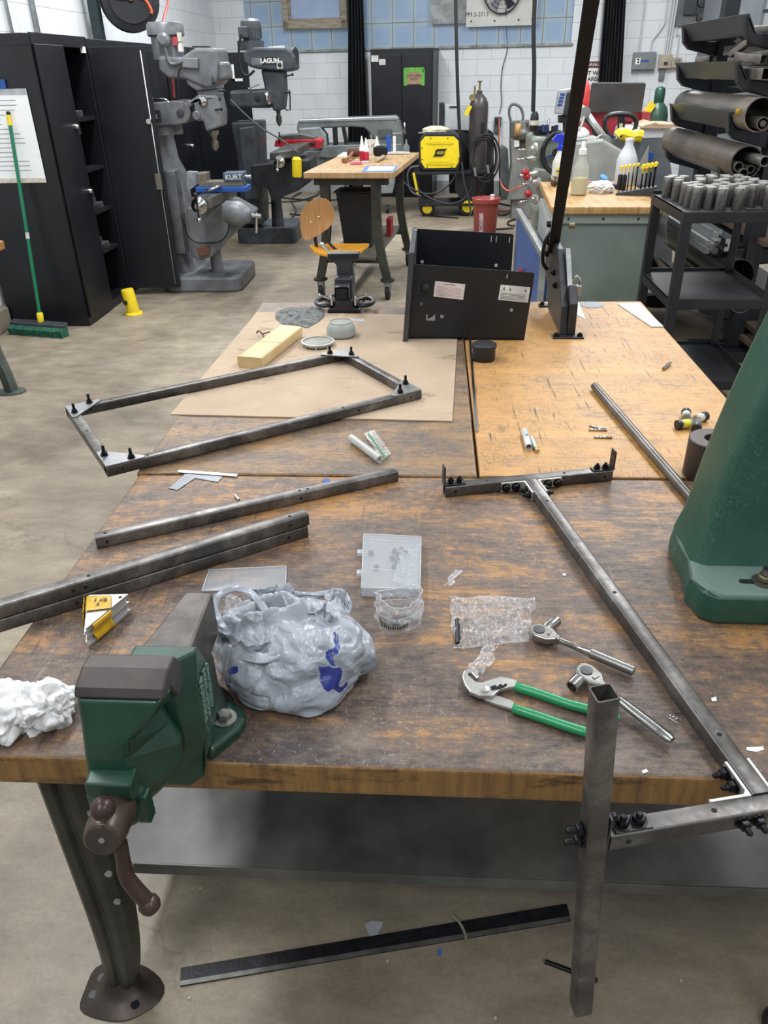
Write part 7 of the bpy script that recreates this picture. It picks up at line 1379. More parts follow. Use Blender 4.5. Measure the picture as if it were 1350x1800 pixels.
# ratchets
RC = mat('b9b7b2', .2, .95, .06, 30, name='ratchet_chrome', col2='8d8a85')
def ratchet(hx_, end, neck, lab, knurl, zc_):
    hp, ep, np_ = U(*hx_, T+zc_), U(*end, T+zc_*.8), U(*neck, T+zc_*.9); t = thing('ratchet_wrench', lab, 'ratchet wrench', V((hp.x, hp.y, T))); d = (np_-hp).normalized(); n_ = V((-d.y, d.x, 0))
    b = B(); ol = [(-.017*cos(a), .0165*sin(a)) for a in [pi*(k/12)-pi/2 for k in range(13)]]; ol = [(-.016*cos(a), .0165*sin(a)) for a in [-pi/2+pi*k/12 for k in range(13)]]+[(.018, .0155), (.03, .007), (.036, .005), (.036, -.005), (.03, -.007), (.018, -.0155)]
    b.ext([hp+d*u+n_*v-V((0, 0, .0065)) for u, v in ol], (0, 0, .013)); b.put('head', RC, t, bevel=.0025, seg=3)
    b = B(); b.lathe([(.0095, 0), (.0095, .001), (.001, .0012)], hp+V((0, 0, .0066)), (0, 0, 1), 22); b.put('drive_cap', mat('4a4a4b', .4, .5), t)
    b = B(); q = hp+d*.017+V((0, 0, .0068)); b.beam(q-n_*.004, q+n_*.007, .005, .002); b.put('direction_lever', mat('8b8984', .3, .8), t)
    L1 = (ep-hp).length; s0_ = hp+d*.034; d2 = (ep-s0_).normalized(); L2 = (ep-s0_).length
    if knurl:
        b = B(); b.lathe([(.005, 0), (.0045, L2*.12), (.0055, L2*.4), (.007, L2*.42), (.0072, L2*.44)], s0_, d2, 16); b.put('shank', RC, t)
        b = B(); M = frame(d2); n = 28; rs = []
        for i in range(60):
            u = L2*.44+(L2*.55)*i/59; rs.append([s0_+d2*u+M @ V(((.0072+(.0005 if (i+k) % 2 else -.0002))*cos(2*pi*k/n), (.0072+(.0005 if (i+k) % 2 else -.0002))*sin(2*pi*k/n), 0)) for k in range(n)])
        b.loft(rs, smooth=False); b.lathe([(.0072, L2*.99), (.006, L2)], s0_, d2, 16); b.put('knurled_grip', mat('a3a29e', .3, .9), t)
    else:
        b = B(); M = frame(d2); rs = [[s0_+d2*(L2*u)+M @ V((x*wd, y*th_, 0)) for x, y in circ((0, 0), 1, 16)] for u, wd, th_ in ((0, .006, .005), (.12, .0055, .0045), (.35, .0075, .005), (.5, .0085, .0052), (.8, .0088, .0055), (.95, .0085, .0055), (.99, .006, .004), (1., .002, .002))]; b.loft(rs); b.put('handle', RC, t)
    return t, hp, d, n_
t, hp, d, n_ = ratchet((947, 1112), (1115, 1180), (990, 1128), 'chrome ratchet wrench with knurled grip on the near bench', True, .014)
a, c = U(955, 1100, T+.012), U(968, 1078, T+.012); 
b = B(); dd = (c-a).normalized(); b.lathe([(.0075, 0), (.0075, .012), (.009, .014), (.009, .042), (.0065, .0425), (.006, .03)], hp+n_*.004-V((0, 0, .001))+d*.002, n_*.8+V((.3, 0, .0)), 20, False); b.put('socket', RC, t)
t, hp, d, n_ = ratchet((1030, 1184), (1183, 1302), (1055, 1204), 'chrome ratchet wrench with smooth handle and short socket behind the upright tube', False, .017)
b = B(); a_ = hp-V((0, 0, .0)); dn = (U(1008, 1205, T+.012)-hp).normalized(); b.lathe([(.0075, .006), (.0085, .014), (.0105, .016), (.0105, .034), (.008, .0345), (.0075, .022), (.001, .022)], a_, dn, 22, False); b.put('socket', RC, t)
# pliers
PLG = mat('1f8a55', .3, 0, .05, 12, name='green_grip', coat=.2); PLM = mat('b2b1ac', .35, .75, .1, 25, .04, 'plier_steel')
t = thing('tongue_groove_pliers', 'tongue-and-groove pliers with green handles on the near bench', 'pliers', U(870, 1215, T))
def flatpart(pts, z0, z1, nm, m, bv=.0015): b = B(); b.ext([U(x, y, T+z0) for x, y in pts], (0, 0, z1-z0)); return b.put(nm, m, t, bevel=bv)
flatpart([(840, 1188), (826, 1181), (815, 1184), (812, 1196), (817, 1210), (826, 1222), (842, 1229), (866, 1229), (878, 1218), (893, 1214), (905, 1213), (909, 1202), (892, 1197), (879, 1195), (862, 1200), (848, 1205), (838, 1203), (843, 1195), (838, 1199), (829, 1192), (824, 1187), (832, 1197), (838, 1204)][:16]+[(845, 1205), (836, 1204), (824, 1194), (822, 1188), (829, 1189), (838, 1199), (842, 1195)], .006, .013, 'upper_jaw', PLM)
flatpart([(842, 1226), (852, 1234), (872, 1243), (902, 1252), (904, 1238), (880, 1229), (862, 1224)], .001, .007, 'lower_jaw', PLM)
flatpart([(862, 1207), (870, 1204), (874, 1207), (880, 1202), (884, 1205), (889, 1201), (892, 1204), (888, 1208), (876, 1212), (864, 1214)], .0131, .0134, 'adjusting_slot', BOLTM, 0)
b = B(); b.lathe([(.0065, 0), (.0065, .002), (.001, .0028)], U(852, 1212, T+.0131), (0, 0, 1), 20); b.put('pivot', PLM, t)
for pts in (((906, 1207), (950, 1221), (1000, 1238), (1050, 1251), (1090, 1264)), ((901, 1245), (950, 1261), (1000, 1278), (1040, 1290))):
    P2 = smooth_path([U(x, y, T+.0085) for x, y in pts], 6); b = B(); b.tube(P2, [.0065]+[.0072]*(len(P2)-3)+[.0065, .003], 12); b.put('grip', PLG, t)
# yellow taped stack of gusset plates
a = U(190, 1120, T); t0 = None
YT_ = mat('c79b12', .25, .1, .12, 40, .3, 'yellow_film', coat=.4)
base = [U(x, y, T) for x, y in ((156, 1141), (230, 1078), (160, 1080))]
for i in range(8):
    z = T+.001+i*.0045; sh_ = V((.002*sin(i*2.1)-i*.0003, .002*cos(i*1.7)+.0008*i, 0)); q = [V((p.x, p.y, z))+sh_ for p in base]
    c_ = [q[0]+(q[1]-q[0])*.0, q[0]+(q[1]-q[0])*1., q[1]+(q[2]-q[1])*.1, q[2]+(q[1]-q[2])*.02, q[2]+(q[0]-q[2])*.12]
    t = thing('gusset_plate', ('topmost' if i == 7 else 'bottom' if i == 0 else ['', 'second', 'third', 'fourth', 'fifth', 'sixth', 'seventh'][i])+(' steel gusset plate' if i in (0, 7) else ' steel gusset plate from the bottom')+' of the yellow-wrapped triangular stack', 'plate', q[0], 'triangular gusset plates in the yellow-wrapped stack'); b = B(); b.ext(c_, (0, 0, .0032)); b.put('plate', mat('b9bab8', .35, .6, .08, 12), t)
    if i == 7:
        hole(t, q[1]+(q[0]+q[2]-2*q[1])*.1+V((0, 0, .0033)), (0, 0, 1), .003)
t = thing('yellow_wrap', 'shiny yellow film wrapped around the stack of gusset plates', 'film', a)
zt_ = T+.037; q = [V((p.x, p.y, zt_)) for p in base]
A_, B_, C_, D_ = q[2]+(q[1]-q[2])*.0, q[2]+(q[1]-q[2])*.62, q[0]+(q[1]-q[0])*.62, q[0]+(q[2]-q[0])*.55
b = B(); b.grid(lambda s, v: (A_*(1-s)+B_*s)*(1-v)+(D_*(1-s)+C_*s)*v+V((0, 0, .001+.0012*abs(noise.noise(V((s*7, v*7, 1)))))), 16, 16)
dn_ = V((0, 0, -1)); b.grid(lambda s, v: (C_*(1-s)+(q[0]+(q[1]-q[0])*.2)*s)+dn_*(.034*v)+V((.002*sin(v*9), -.003-.001*noise.noise(V((s*6, v*6, 4))), 0)), 12, 10) 
b.grid(lambda s, v: (A_*(1-s)+D_*s)+dn_*(.034*v)+V((-.004-.006*v+.004*noise.noise(V((s*8, v*8, 7))), .002*sin(s*20), 0)), 14, 10); b.put('film', YT_, t, solid=.0006)
text("1 1/6\nL", .011, (A_+B_+C_+D_)/4+V((.002, 0, .0035)), (q[1]-q[2]), V((.1, 1, 0)), BLK, t, depth=.0003, bold=.0003)
# paper towels at the left bench edge
def crumple(name, label, cat, c, sc, m, seed):
    """paper crushed into a ball: flat facets meeting in sharp folds"""
    import bmesh
    bm = bmesh.new(); bmesh.ops.create_icosphere(bm, subdivisions=6, radius=1.); S_ = V((seed*3.1, seed*1.7, seed))
    for v in bm.verts:
        d = v.co.normalized(); w_ = V((noise.noise(d*1.3+S_), noise.noise(d*1.3+S_*2), noise.noise(d*1.3-S_)))*.5
        a, _ = noise.voronoi((d+w_)*1.5+S_); e, _ = noise.voronoi((d+w_)*3.4+S_); g, _ = noise.voronoi(d*7+S_)
        k = .82+.42*min(1, (a[1]-a[0])*.9)+.1*min(1, (e[1]-e[0])*1.3)+.02*(g[1]-g[0])-.35*max(0, noise.noise(d*1.7+S_))
        v.co = V((d.x*sc[0]*k, d.y*sc[1]*k, max(d.z*k, -.45)*sc[2]))
    lo = min(v.co.z for v in bm.verts)
    for v in bm.verts: v.co.z -= lo
    me = bpy.data.meshes.new(name); bm.to_mesh(me); bm.free(); me.materials.append(m)
    for p in me.polygons: p.use_smooth = True
    o = bpy.data.objects.new(name, me); COL.objects.link(o); o.location = c; return tag(o, label, cat)
def towel(name, stain):
    N = NT(name); co = N.coords(); N.b.inputs['Roughness'].default_value = .9; c = N.mix(N.ramp(N.noise(co, 16, 4), [(.55, (0, 0, 0)), (.68, (stain,)*3)]), hx('dcdcda'), hx('8f8d88')); N.l(c, N.b.inputs['Base Color'])
    N.bump(folds(N, co, ((30, 1.), (70, .5), (150, .2))), .8, .02); return N.m
TOW = towel('paper_towel', .0)
crumple('paper_towel', 'crumpled white paper towel with a grey stain at the left edge of the near bench', 'paper towel', U(78, 1260, T), (.05, .046, .042), towel('stained_towel', .6), 11)
crumple('paper_towel', 'crumpled white paper towel half outside the left edge of the picture', 'paper towel', U(2, 1270, T), (.05, .06, .042), TOW, 14)
# scraps on the bench
for i, (pts, l) in enumerate((([(1312, 1314), (1341, 1313), (1343, 1318), (1330, 1322), (1312, 1319)], 'white paper scrap near the right end of the near bench'), ([(1128, 1355), (1136, 1352), (1139, 1357), (1130, 1360)], 'small white paint fleck at the front edge of the near bench'), ([(1250, 1228), (1258, 1225), (1260, 1232), (1252, 1233)], 'small white fleck to the right of the long tube'), ([(989, 1009), (994, 1008), (995, 1012), (990, 1012)], 'tiny white fleck left of the long tube'))):
    b = B(); b.ext([U(x, y, T+.0004) for x, y in pts], (0, 0, .0007)); tag(b.put('paper_scrap', PAP), l, 'scrap')
b = B(); 
for k in range(3): a_ = U(1180+k*5, 1262+k*3, T+.002); b.tube([a_+V((.006*cos(q), .005*sin(q), .002*sin(q*2)+.001)) for q in [j*pi/5 for j in range(8)]], .0006, 5)
tag(b.put('metal_curls', CHR), 'tiny bright metal curls left of the long tube', 'swarf', None, 'stuff')
# ---- grey shopping bag
def bag_mat():
    N = NT('grey_bag_film'); co = N.coords(); n_ = folds(N, co, ((16, .8), (38, .6), (85, .45), (170, .3))); N.l(N.ramp(N.noise(co, 12, 5), [(.35, hx('a2a7ae')), (.65, hx('8c9199'))]), N.b.inputs['Base Color'])
    N.b.inputs['Roughness'].default_value = .28; N.b.inputs['Subsurface Weight'].default_value = .0; N.bump(n_, .85, .02); N.b.inputs['Alpha'].default_value = .97; return N.m
BG = bag_mat(); t = thing('shopping_bag', 'crumpled grey plastic shopping bag with dark blue print on the near bench', 'bag', U(515, 1200, T))
import bmesh
bc_ = U(519, 1176, T)
def crease(q, f):
    """sharp folds where two cells meet"""
    d, _ = noise.voronoi(q*f); return min(1., (d[1]-d[0])*1.6)
def bagshape():
    bm = bmesh.new(); bmesh.ops.create_icosphere(bm, subdivisions=7, radius=1.)
    for v in bm.verts:
        d = v.co.normalized(); mx, my = d.x+.36, d.y-.2; th = atan2(my, mx); rm = sqrt(mx*mx+my*my)+.4*max(0, -d.z)
        w1 = noise.noise(d*1.6+V((3, 1, .4))); w2 = noise.noise(d*3.5+V((1, 4, 2)))
        q = V((cos(th)*1.35, sin(th)*1.35, rm*.6))+V((w2, w1, w2))*.3
        c1 = crease(q, 1.3); c2 = crease(q+V((5, 2, 1)), 2.8); c3 = crease(d+V((w1, w2, 0))*.4, 5.5)
        k = 1+.15*w1+.04*w2+.085*(c1-.5)+.02*(c2-.5)+.006*(c3-.5)
        x, y, z = d.x*.121*k, d.y*.104*k, d.z*.078*k
        if d.z < -.25: z = -.25*.078*k+(d.z+.25)*.01
        r_ = sqrt(mx*mx*.9+my*my*1.6)
        if d.z > 0: z -= max(0, .36-r_)*.2; z += .018*math.exp(-((r_-.44)/.1)**2)
        v.co = V((x, y, z))
    lo = min(v.co.z for v in bm.verts)
    for v in bm.verts: v.co.z -= lo-.001
    return bm
bm = bagshape(); me = bpy.data.meshes.new('bag_body'); bm.to_mesh(me); bm.free(); DB = mat('26337c', .3, 0, .1, 20, .2, 'bag_blue_print')
me.materials.append(BG); me.materials.append(DB)
for p in me.polygons:
    p.use_smooth = True; c_ = p.center
    w_ = c_+bc_; e_ = w_-CAM; jt = noise.noise(c_*60)*14; fx = 675+FPX*e_.dot(_r)/e_.dot(_f)+jt; fy = 900-FPX*e_.dot(_u)/e_.dot(_f)-jt
    if p.normal.dot(e_) < 0 and ((562 < fx < 601 and 1168+.3*(fx-562) < fy < 1216) or (abs(fx-590+(fy-1110)*.06) < 5 and 1108 < fy < 1170) or ((fx-411)**2+(fy-1178)**2 < 60) or (400 < fx < 407 and 1192 < fy < 1222 and int(fy/3) % 2)): p.material_index = 1
o = bpy.data.objects.new('bag_body', me); COL.objects.link(o); o.parent = t; o.location = bc_-t.location
def ribbon(pts, w_, nm, seed, m=BG):
    """crumpled band of film following a path"""
    P2 = smooth_path(pts, 8); n = len(P2); b = B(); K = 14
    rs = []
    for i, p in enumerate(P2):
        d = (P2[min(i+1, n-1)]-P2[max(i-1, 0)]).normalized(); M = frame(d); rs.append([p+M @ V(((w_*(.8+.45*noise.noise(V((cos(2*pi*k/K)*2.4, sin(2*pi*k/K)*2.4, i*.16+seed)))))*cos(2*pi*k/K), (w_*.62*(.8+.6*noise.noise(V((cos(2*pi*k/K)*3, sin(2*pi*k/K)*3, i*.2+seed+4)))))*sin(2*pi*k/K), 0)) for k in range(K)])
    b.loft(rs); return b.put(nm, m, t)
G = lambda x, y, z: U(x, y, T+z)
ribbon([G(430, 1150, .06), G(400, 1110, .075), G(378, 1070, .09), G(385, 1045, .1), G(420, 1035, .1), G(450, 1050, .095), G(470, 1080, .085), G(480, 1110, .075)], .007, 'handle_loop', 1.)
ribbon([G(400, 1130, .055), G(430, 1150, .072), G(475, 1155, .08), G(510, 1130, .085), G(545, 1100, .085), G(580, 1095, .075)], .012, 'gathered_rim', 3.)
ribbon([G(480, 1100, .07), G(500, 1060, .085), G(520, 1045, .075), G(560, 1045, .06), G(600, 1040, .05), G(610, 1070, .04), G(590, 1090, .05)], .008, 'handle_loop', 7.)
ribbon([G(545, 1110, .08), G(565, 1075, .095), G(572, 1095, .09), G(580, 1120, .075)], .008, 'gathered_knot', 9.)
def fin(base, top, seed, nm='film_fold'):
    """thin crumpled flap of film rising from the bag"""
    Bp, Tp = smooth_path(base, 8), smooth_path(top, 8); n = min(len(Bp), len(Tp))-1
    def P(s, v):
        i = min(int(s*n), n-1); f = s*n-i; a = Bp[i]*(1-f)+Bp[i+1]*f; c = Tp[i]*(1-f)+Tp[i+1]*f; p = a+(c-a)*v
        q = V((s*5, v*2.5, seed)); return p+V((noise.noise(q), noise.noise(q+V((7, 3, 1))), noise.noise(q*2+V((2, 8, 5)))*.6))*.011*(.3+v)
    b = B(); b.grid(P, 60, 18); return b.put(nm, BG, t)
fin([G(500, 1120, .07), G(530, 1105, .08), G(560, 1085, .08), G(575, 1070, .07)], [G(497, 1060, .1), G(510, 1040, .11), G(528, 1062, .105), G(550, 1078, .1)], 1.)
fin([G(545, 1120, .08), G(565, 1118, .085), G(585, 1112, .08), G(600, 1105, .07)], [G(560, 1068, .11), G(572, 1060, .115), G(584, 1085, .1), G(600, 1092, .085)], 2.)
fin([G(570, 1100, .06), G(590, 1095, .06), G(606, 1092, .05), G(615, 1085, .045)], [G(572, 1042, .07), G(590, 1036, .07), G(606, 1040, .06), G(613, 1058, .055)], 3.)
fin([G(390, 1130, .05), G(430, 1152, .065), G(470, 1150, .07), G(500, 1130, .075)], [G(382, 1098, .085), G(415, 1125, .09), G(450, 1135, .095), G(486, 1112, .095)], 4.)
fin([G(440, 1085, .05), G(470, 1075, .055), G(500, 1070, .06), G(520, 1068, .06)], [G(438, 1040, .09), G(465, 1035, .095), G(490, 1030, .1), G(512, 1034, .095)], 5.)
fin([G(395, 1150, .04), G(383, 1130, .05), G(378, 1105, .055), G(384, 1080, .055)], [G(380, 1120, .08), G(368, 1090, .09), G(366, 1062, .095), G(380, 1042, .095)], 6.)
sheet('clear_bag', 'crinkled clear bag inside the mouth of the grey shopping bag', 'bag', [(392, 1108), (478, 1120), (470, 1062), (398, 1050)], T+.062, .03, 40, CLR, 21., 50, 40)
for k in range(5): b = B(); q = [G(373+k, 1128-k*5.5, .001+k*.002), G(392+k, 1126-k*5.5, .001+k*.002), G(394+k, 1118-k*5.5, .001+k*.002), G(376+k, 1120-k*5.5, .001+k*.002)]; b.ext(q, (0, 0, .0014)); tag(b.put('metal_strip', ALU), ['lowest','second','middle','fourth','topmost'][k]+' of five thin bright strips between the green vise and the shopping bag', 'strip', 'thin bright strips beside the shopping bag')

# ================================================================ BIG GREEN VISE
GV = mat('1c4636', .36, .1, .18, 14, .06, 'vise_green', col2='153528', coat=.15); IR = mat('4a4340', .42, .5, .25, 12, .08, 'worn_iron', col2='35302e')
t = thing('bench_vise', 'large green machinist vise bolted to the front left edge of the near bench', 'vise', (-.33, .76, T))
def slab(prof, x0, x1, nm, m, bev=.004, par=None): b = B(); b.prism(prof, 'x', x0, x1); return b.put(nm, m, par or t, bevel=bev, seg=3)
slab([(.615, 1.082), (.622, 1.092), (.646, 1.101), (.668, 1.101), (.682, 1.08), (.676, 1.05), (.655, 1.05), (.64, 1.078)], -.391, -.289, 'jaw_cap', IR, .003)
b = B(); rs = []
for z, x0, xf, x1, y0, ym in ((1.079, -.391, -.293, -.289, .616, .632), (1.05, -.391, -.312, -.297, .611, .655), (1.025, -.392, -.334, -.318, .607, .668), (1.0, -.394, -.34, -.309, .604, .664), (.975, -.396, -.339, -.298, .602, .655), (.945, -.397, -.339, -.300, .604, .652), (.915, -.395, -.343, -.318, .613, .652), (.885, -.388, -.352, -.34, .632, .655)):
    rs.append([V((x, y, z)) for x, y in ((x0, y0+.004), (x0+.006, y0), (xf-.004, y0), (xf, y0+.003), (x1, ym), (x1-.004, .676), (x0+.002, .676))])
b.loft(rs, smooth=False); mj = b.put('moving_jaw', GV, t, bevel=.004, seg=3)
b = B(); b.prism([(.583, .957), (.583, .981), (.608, .984), (.608, .95), (.59, .95)], 'x', -.389, -.335); b.put('boss_block', GV, t, bevel=.003, seg=3)
b = B(); disc(b, (-.362, .5835, .962), (0, -1, .1), .006, 14, .002); b.put('oil_cap', IR, t)
sp = V((-.361, .6, .935)); sd_ = (V((-.352, .53, .957))-sp).normalized(); L = .074
b = B(); b.lathe([(.034, -.01), (.034, .006), (.028, .011)], sp, sd_, 26); b.box((-.397, .592, .905), (-.325, .61, .95)); b.put('collar', GV, t, bevel=.003)
b = B(); b.lathe([(.0235, .004), (.0235, .054), (.0215, .07), (.0185, .074), (.001, .074)], sp, sd_, 30); hb_ = b.put('spindle_head', mat('54463e', .35, .4, .12, 12, .04, 'brown_iron', col2='41362f'), t, bevel=.001)
e_ = sp+sd_*.074; b = B(); b.lathe([(.0165, 0), (.016, .0008), (.001, .0009)], e_, sd_, 24); b.put('end_face', mat('4d4540', .35, .6), hb_)
b = B(); b.lathe([(.0035, .0008), (.0035, .0014)], e_, sd_, 12); b.put('centre_mark', CHR, hb_)
HB = mat('43332e', .33, .4, .12, 12, .03, 'handle_iron')
hc = sp+sd_*.05; b = B(); b.sphere(UY(181, 1421, .54), .0135, 16); b.put('handle_ball', HB, t)
bt = UY(261, 1588, .53); h0 = UY(212, 1480, .545); md = UY(225, 1545, .535)
P2 = smooth_path([h0, UY(217, 1515, .54), md, bt], 8); b = B(); b.tube(P2, [.0075+.0022*i/(len(P2)-1) for i in range(len(P2))], 14); b.put('handle', HB, t)
b = B(); dd = (bt-md).normalized(); b.lathe([(.0095, -.006), (.0125, -.002), (.0125, .005), (.01, .01), (.001, .0105)], bt, dd, 20); b.put('handle_stop', HB, t)
b = B(); b.box((-.385, .67, .9), (-.325, .76, .965)); b.put('slide', mat('55504b', .4, .6, .25, 20, .1), t, bevel=.004)
b = B(); rs = []
for z, x0, x1, y0, y1 in ((1.07, -.36, -.282, .694, .722), (1.045, -.372, -.281, .684, .735), (1.02, -.38, -.281, .676, .745), (.985, -.382, -.279, .672, .745), (.94, -.38, -.281, .676, .745), (.9, -.376, -.288, .68, .745)):
    rs.append([V((x, y, z)) for x, y in ((x0, y0), (x1-.02, y0), (x1, y0+.018), (x1, y1), (x0, y1))])
b.loft(rs, smooth=False); b.loft([[V((p.x, min(p.y, .706), p.z)) for p in rs[-1]], [V((p.x-.006*(p.x > -.3), min(p.y, .704), .868)) for p in rs[-1]]], smooth=False); fj = b.put('fixed_jaw', GV, t, bevel=.003, seg=3)
for k, (s_, z) in enumerate((('TYRONE PA', 1.03), ('COLUMBIAN', 1.0), ('CLEVELAND', .97))):
    text(s_, .0125, V((-.2788, .703+.0135*k, 1.0)), (.0, .08, 1), (0, -1, .08), mat('6d8a7c', .4, .3), fj, depth=.0012, bold=.0003)
b = B(); rs = [[V((x, y, z)) for x, z in rrect(x0, .965, x1, 1.04, .004, 2)] for x0, x1, y in ((-.372, -.303, .745), (-.346, -.306, .875))]; b.loft(rs, smooth=False); b.put('anvil_beam', mat('5b5550', .42, .5, .2, 30, .08, 'beam_iron', col2='443f3b'), t, bevel=.002)
b = B(); b.loft([[V((cx+r_*cos(2*pi*k/24), cy+r_*sin(2*pi*k/24), z)) for k in range(24)] for z, r_, cx, cy in ((T+.0, .062, -.335, .79), (T+.012, .062, -.335, .79), (T+.022, .05, -.335, .79), (T+.05, .042, -.335, .795), (T+.09, .04, -.335, .8))]); b.put('body', mat('3e4a42', .45, .3, .3, 10, .1, col2='2b302c'), t)
b = B(); ol = [(-.31, .72), (-.285, .715), (-.258, .755), (-.252, .775), (-.26, .795), (-.28, .81), (-.31, .82)]
b.loft([[V((x, y, z)) for x, y in [(-.31+(x+.31)*s, .77+(y-.77)*s) for x, y in ol]] for z, s in ((T, 1), (T+.014, 1), (T+.019, .93))], smooth=False); b.put('mounting_lug', GV, t, bevel=.003)
bp_ = V((-.281, .772, T+.0192)); b = B(); b.lathe([(.017, 0), (.017, .002), (.008, .0022)], bp_, (0, 0, 1), 26); b.put('washer', mat('a8a8a2', .35, .8), t)
b = B(); b.lathe([(.0105, .002), (.0105, .009), (.009, .011), (.001, .0112)], bp_, (.05, .05, 1), 6); b.put('bolt', mat('8e8d82', .35, .8, .15, 20), t)

# ================================================================ GREEN ARBOR PRESS (right edge)
PG = mat('1e4738', .4, .1, .15, 9, .12, 'press_green', col2='2b5343'); 
def press_mat():
    N = NT('dusty_green_casting'); co = N.coords(); g = N.n('NewGeometry'); sx = N.n('SeparateXYZ'); N.l(g.outputs['Normal'], sx.inputs[0])
    c = N.ramp(N.noise(co, 9, 6, .7), [(.3, hx('1c4537')), (.7, hx('26513f'))]); sp_ = N.ramp(N.noise(co, 220, 3, .9), [(.55, (0, 0, 0)), (.72, (1, 1, 1))]); du = N.math('MULTIPLY', N.ramp(N.noise(co, 8, 6, .7), [(.46, (0, 0, 0)), (.68, (1, 1, 1))]), .4)
    up = N.ramp(sx.outputs['Z'], [(.75, (0, 0, 0)), (.98, (1, 1, 1))]); c = N.mix(N.math('MULTIPLY', sp_, du), c, hx('b3bab4')); c = N.mix(N.math('MULTIPLY', up, .6), c, hx('80918a'))
    N.l(c, N.b.inputs['Base Color']); N.b.inputs['Roughness'].default_value = .42; N.bump(N.noise(co, 120, 4, .7), .25, .003); return N.m
PM = press_mat()
t = thing('arbor_press', 'large green cast iron press frame at the right edge of the near bench', 'press', (.6, 1.18, T))
ol = [(.468, 1.030), (.445, 1.045), (.436, 1.09), (.448, 1.15), (.446, 1.2), (.452, 1.26), (.47, 1.275), (.86, 1.29), (.86, 1.03)]
b = B(); ce = V((.64, 1.15, 0)); b.loft([[V((ce.x+(x-ce.x)*s, ce.y+(y-ce.y)*s, z)) for x, y in ol] for z, s in ((T, 1), (T+.03, 1.0), (T+.05, .985), (T+.058, .95))], smooth=False); b.put('base', PM, t, bevel=.012, seg=4)
b = B(); n = 10; rs = []
for i in range(n+1):
    s = i/n; z = T+.05+s*.52; xl = .462+.055*s+.06*s*s; y0 = 1.135+.03*s; y1 = 1.27+.02*s
    if i == 0: xl -= .01; y0 -= .02
    rs.append([V((x, y, z)) for x, y in rrect(xl, y0, .82, y1, .022, 3)])
b.loft(rs); b.put('column', PM, t, bevel=.003)
b = B(); b.box((.585, 1.132, 1.09), (.7, 1.16, 1.17)); b.put('raised_pad', PM, t, bevel=.004)
bp_ = V((.552, 1.073, T+.058)); b = B(); b.lathe([(.02, 0), (.02, .003), (.009, .0032)], bp_, (0, 0, 1), 28); b.put('washer', mat('77756e', .35, .8), t)
b = B(); b.lathe([(.0125, .003), (.0125, .013), (.011, .0145)], bp_, (0, 0, 1), 6); b.put('nut', mat('8c8466', .35, .8, .2, 20), t)
b = B(); rs_ = [((.0075 if k % 2 else .0068), .0145+k*.0009) for k in range(14)]; b.lathe(rs_, bp_, (0, 0, 1), 16); b.put('threaded_stud', mat('4c4945', .35, .8), t)
b = B(); b.ext([bp_+V((x, y, .0002)) for x, y in [(-.035+.006*cos(a), .006*sin(a)) for a in [pi/2+pi*k/8 for k in range(9)]]+[(-.01, -.006), (-.01, .006)]], (0, 0, .0005)); b.put('slot', mat('07120e', .9), t)
# --- heavy steel ring
a = V((.622, 1.572, T)); t = thing('steel_ring', 'heavy dark steel ring block standing beside the green press', 'steel ring', a)
b = B(); b.lathe([(.024, .001), (.053, 0), (.055, .002), (.055, .088), (.053, .09), (.024, .09), (.023, .088), (.023, .002)], a, (0, 0, 1), 48, False); b.lathe([(.0235, .002), (.001, .0021)], a, (0, 0, 1), 24); b.put('ring', mat('4a403a', .45, .4, .15, 10, .05, 'ring_steel', col2='3a322e'), t)

# ================================================================ UNDER AND ON THE FLOOR
b = B(); q = [U(*p, .2) for p in ((232, 1436), (246, 1448), (275, 1427), (262, 1418), (240, 1424))]; b.ext([p+V((0, 0, .001)) for p in q], (0, 0, .001)); tag(b.put('paper_scrap', PAP), 'white paper scrap on the steel shelf under the near bench', 'scrap')
q = [U(*p, 0) for p in ((318, 1703), (317, 1735), (1003, 1620), (996, 1590))]
t = thing('rubber_strip', 'long black ribbed strip lying on the floor under the bench', 'strip', (q[0]+q[2])/2); b = B(); b.ext(q, (0, 0, .004)); b.put('strip', mat('1d1d20', .45, .2, .3, 40, .5), t)
b = B(); b.ext([q[1]+V((0, 0, .004)), q[2]+V((0, 0, .004)), q[2]+(q[3]-q[2])*.25+V((0, 0, .004)), q[1]+(q[0]-q[1])*.25+V((0, 0, .004))], (0, 0, .0015)); b.put('raised_lip', mat('6d6c68', .4, .4, .2, 20), t)
b = B(); b.tube(smooth_path([U(795, 1608, .008), U(808, 1622, .012), U(817, 1640, .009), U(820, 1656, .006)]), .003, 6); tag(b.put('curved_offcut', mat('8d8572', .6)), 'thin curved tan strip lying across the black ribbed strip', 'strip')
b = B(); q = [U(*p, .001) for p in ((641, 1625), (655, 1619), (674, 1622), (664, 1644), (650, 1648))]; b.ext(q, (0, 0, .002)); tag(b.put('plastic_scrap', mat('b9bdc0', .3, 0, .05, 20, alpha=.8)), 'pale clear plastic scrap behind the black ribbed strip', 'scrap')
a, c = U(958, 1690, .005), U(1050, 1724, .005); d = (c-a).normalized(); L = (c-a).length; t = thing('drill_bit', 'black twist drill bit lying on the floor behind the upright post', 'drill bit', a)
b = B(); b.cyl(a, a+d*L*.55, .005, n=12); b.put('shank', BOLTM, t); b = B(); M = frame(d); rs = [[a+d*(L*(.55+.45*i/24))+M @ V((.005*(1 if k % 4 else .5)*cos(2*pi*k/8+i*.5), .005*(1 if k % 4 else .5)*sin(2*pi*k/8+i*.5), 0)) for k in range(8)] for i in range(25)]; b.loft(rs); b.put('flutes', mat('3a3835', .4, .6), t)
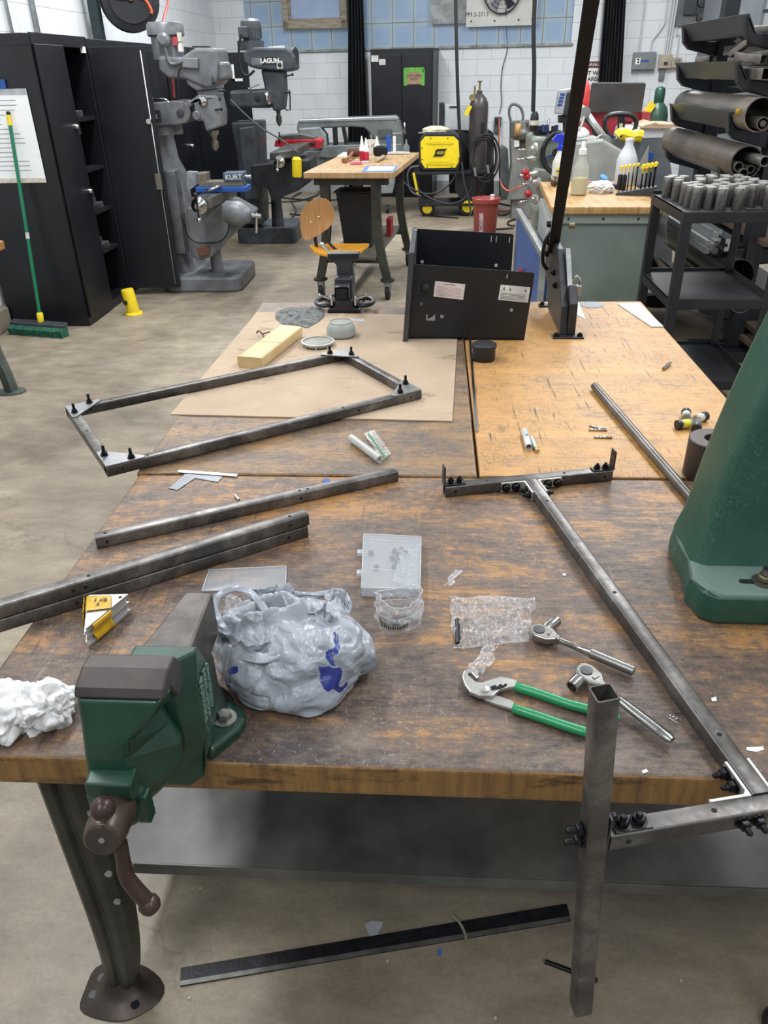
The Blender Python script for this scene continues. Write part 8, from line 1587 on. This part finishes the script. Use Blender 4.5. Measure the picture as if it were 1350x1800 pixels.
b = B(); q = [U(*p, .001) for p in ((770, 1668), (777, 1666), (776, 1678), (769, 1680))]; b.ext(q, (0, 0, .001)); tag(b.put('blue_scrap', mat('4a6ea8', .5)), 'tiny blue scrap in front of the black ribbed strip', 'scrap')
for x, y, l in ((1197, 1724, 'tan chip right of the upright post'), (870, 1790, 'white chip at the bottom centre of the floor'), (681, 1690, 'pale chip in front of the ribbed strip'), (332, 1755, 'white chip left below the ribbed strip'), (352, 1562, 'pale chip near the curved vise handle'), (735, 1555, 'pale chip behind the ribbed strip')):
    b = B(); a = U(x, y, .0005); b.ext([a+V(p) for p in ((-.003, -.002, 0), (.003, -.003, 0), (.004, .002, 0), (-.001, .004, 0))], (0, 0, .0015)); tag(b.put('floor_chip', mat('b8ab93', .7)), l, 'chip')
# swarf and crumbs nobody could count
def crumbs(name, lab, n, fn, m, seed, r0=.0006, r1=.0018):
    rnd = random.Random(seed); b = B()
    for _ in range(n):
        p = fn(rnd); r_ = r0+rnd.random()*(r1-r0); a_ = rnd.random()*6
        b.add([p+V((r_*cos(a_+k*2.1)*(1+rnd.random()), r_*sin(a_+k*2.1), .0003)) for k in range(3)]+[p+V((0, 0, r_*.8))], [(0, 1, 2), (0, 1, 3), (1, 2, 3), (2, 0, 3)], False)
    return tag(b.put(name, m), lab, 'debris', None, 'stuff')
crumbs('floor_grit', 'pale grit and metal chips scattered on the concrete floor', 420, lambda r: V((-1.1+r.random()*2.4, .62+r.random()*.75, 0)), mat('aaa396', .7), 1)
crumbs('bench_grit', 'pale grit scattered over the near bench top', 520, lambda r: V((-.64+r.random()*1.4, .73+r.random()*.8, T)), mat('b3aa9c', .7), 2, .0004, .001)
crumbs('bench_grit', 'pale grit scattered over the dark rear bench by the seam', 160, lambda r: V((-.1+r.random()*.2, 1.6+r.random()*.95, T)), mat('c6bdae', .7), 3, .0006, .0014)
# dark rounded foot at the lower right corner
a = U(1345, 1790, 0); t = thing('floor_stand', 'dark rounded stand foot at the lower right corner of the floor', 'foot', a+V((.05, -.02, 0)))
b = B(); c_ = a+V((.028, -.02, 0)); b.lathe([(.04, 0), (.042, .01), (.038, .022), (.025, .03), (.001, .031)], c_, (0, 0, 1), 28); b.put('cap', mat('2a2c2b', .45, .1), t)
b = B(); b.cyl(c_+V((0, 0, .028)), c_+V((.03, -.05, .3)), .012, n=12); b.put('stem', DKM, t)
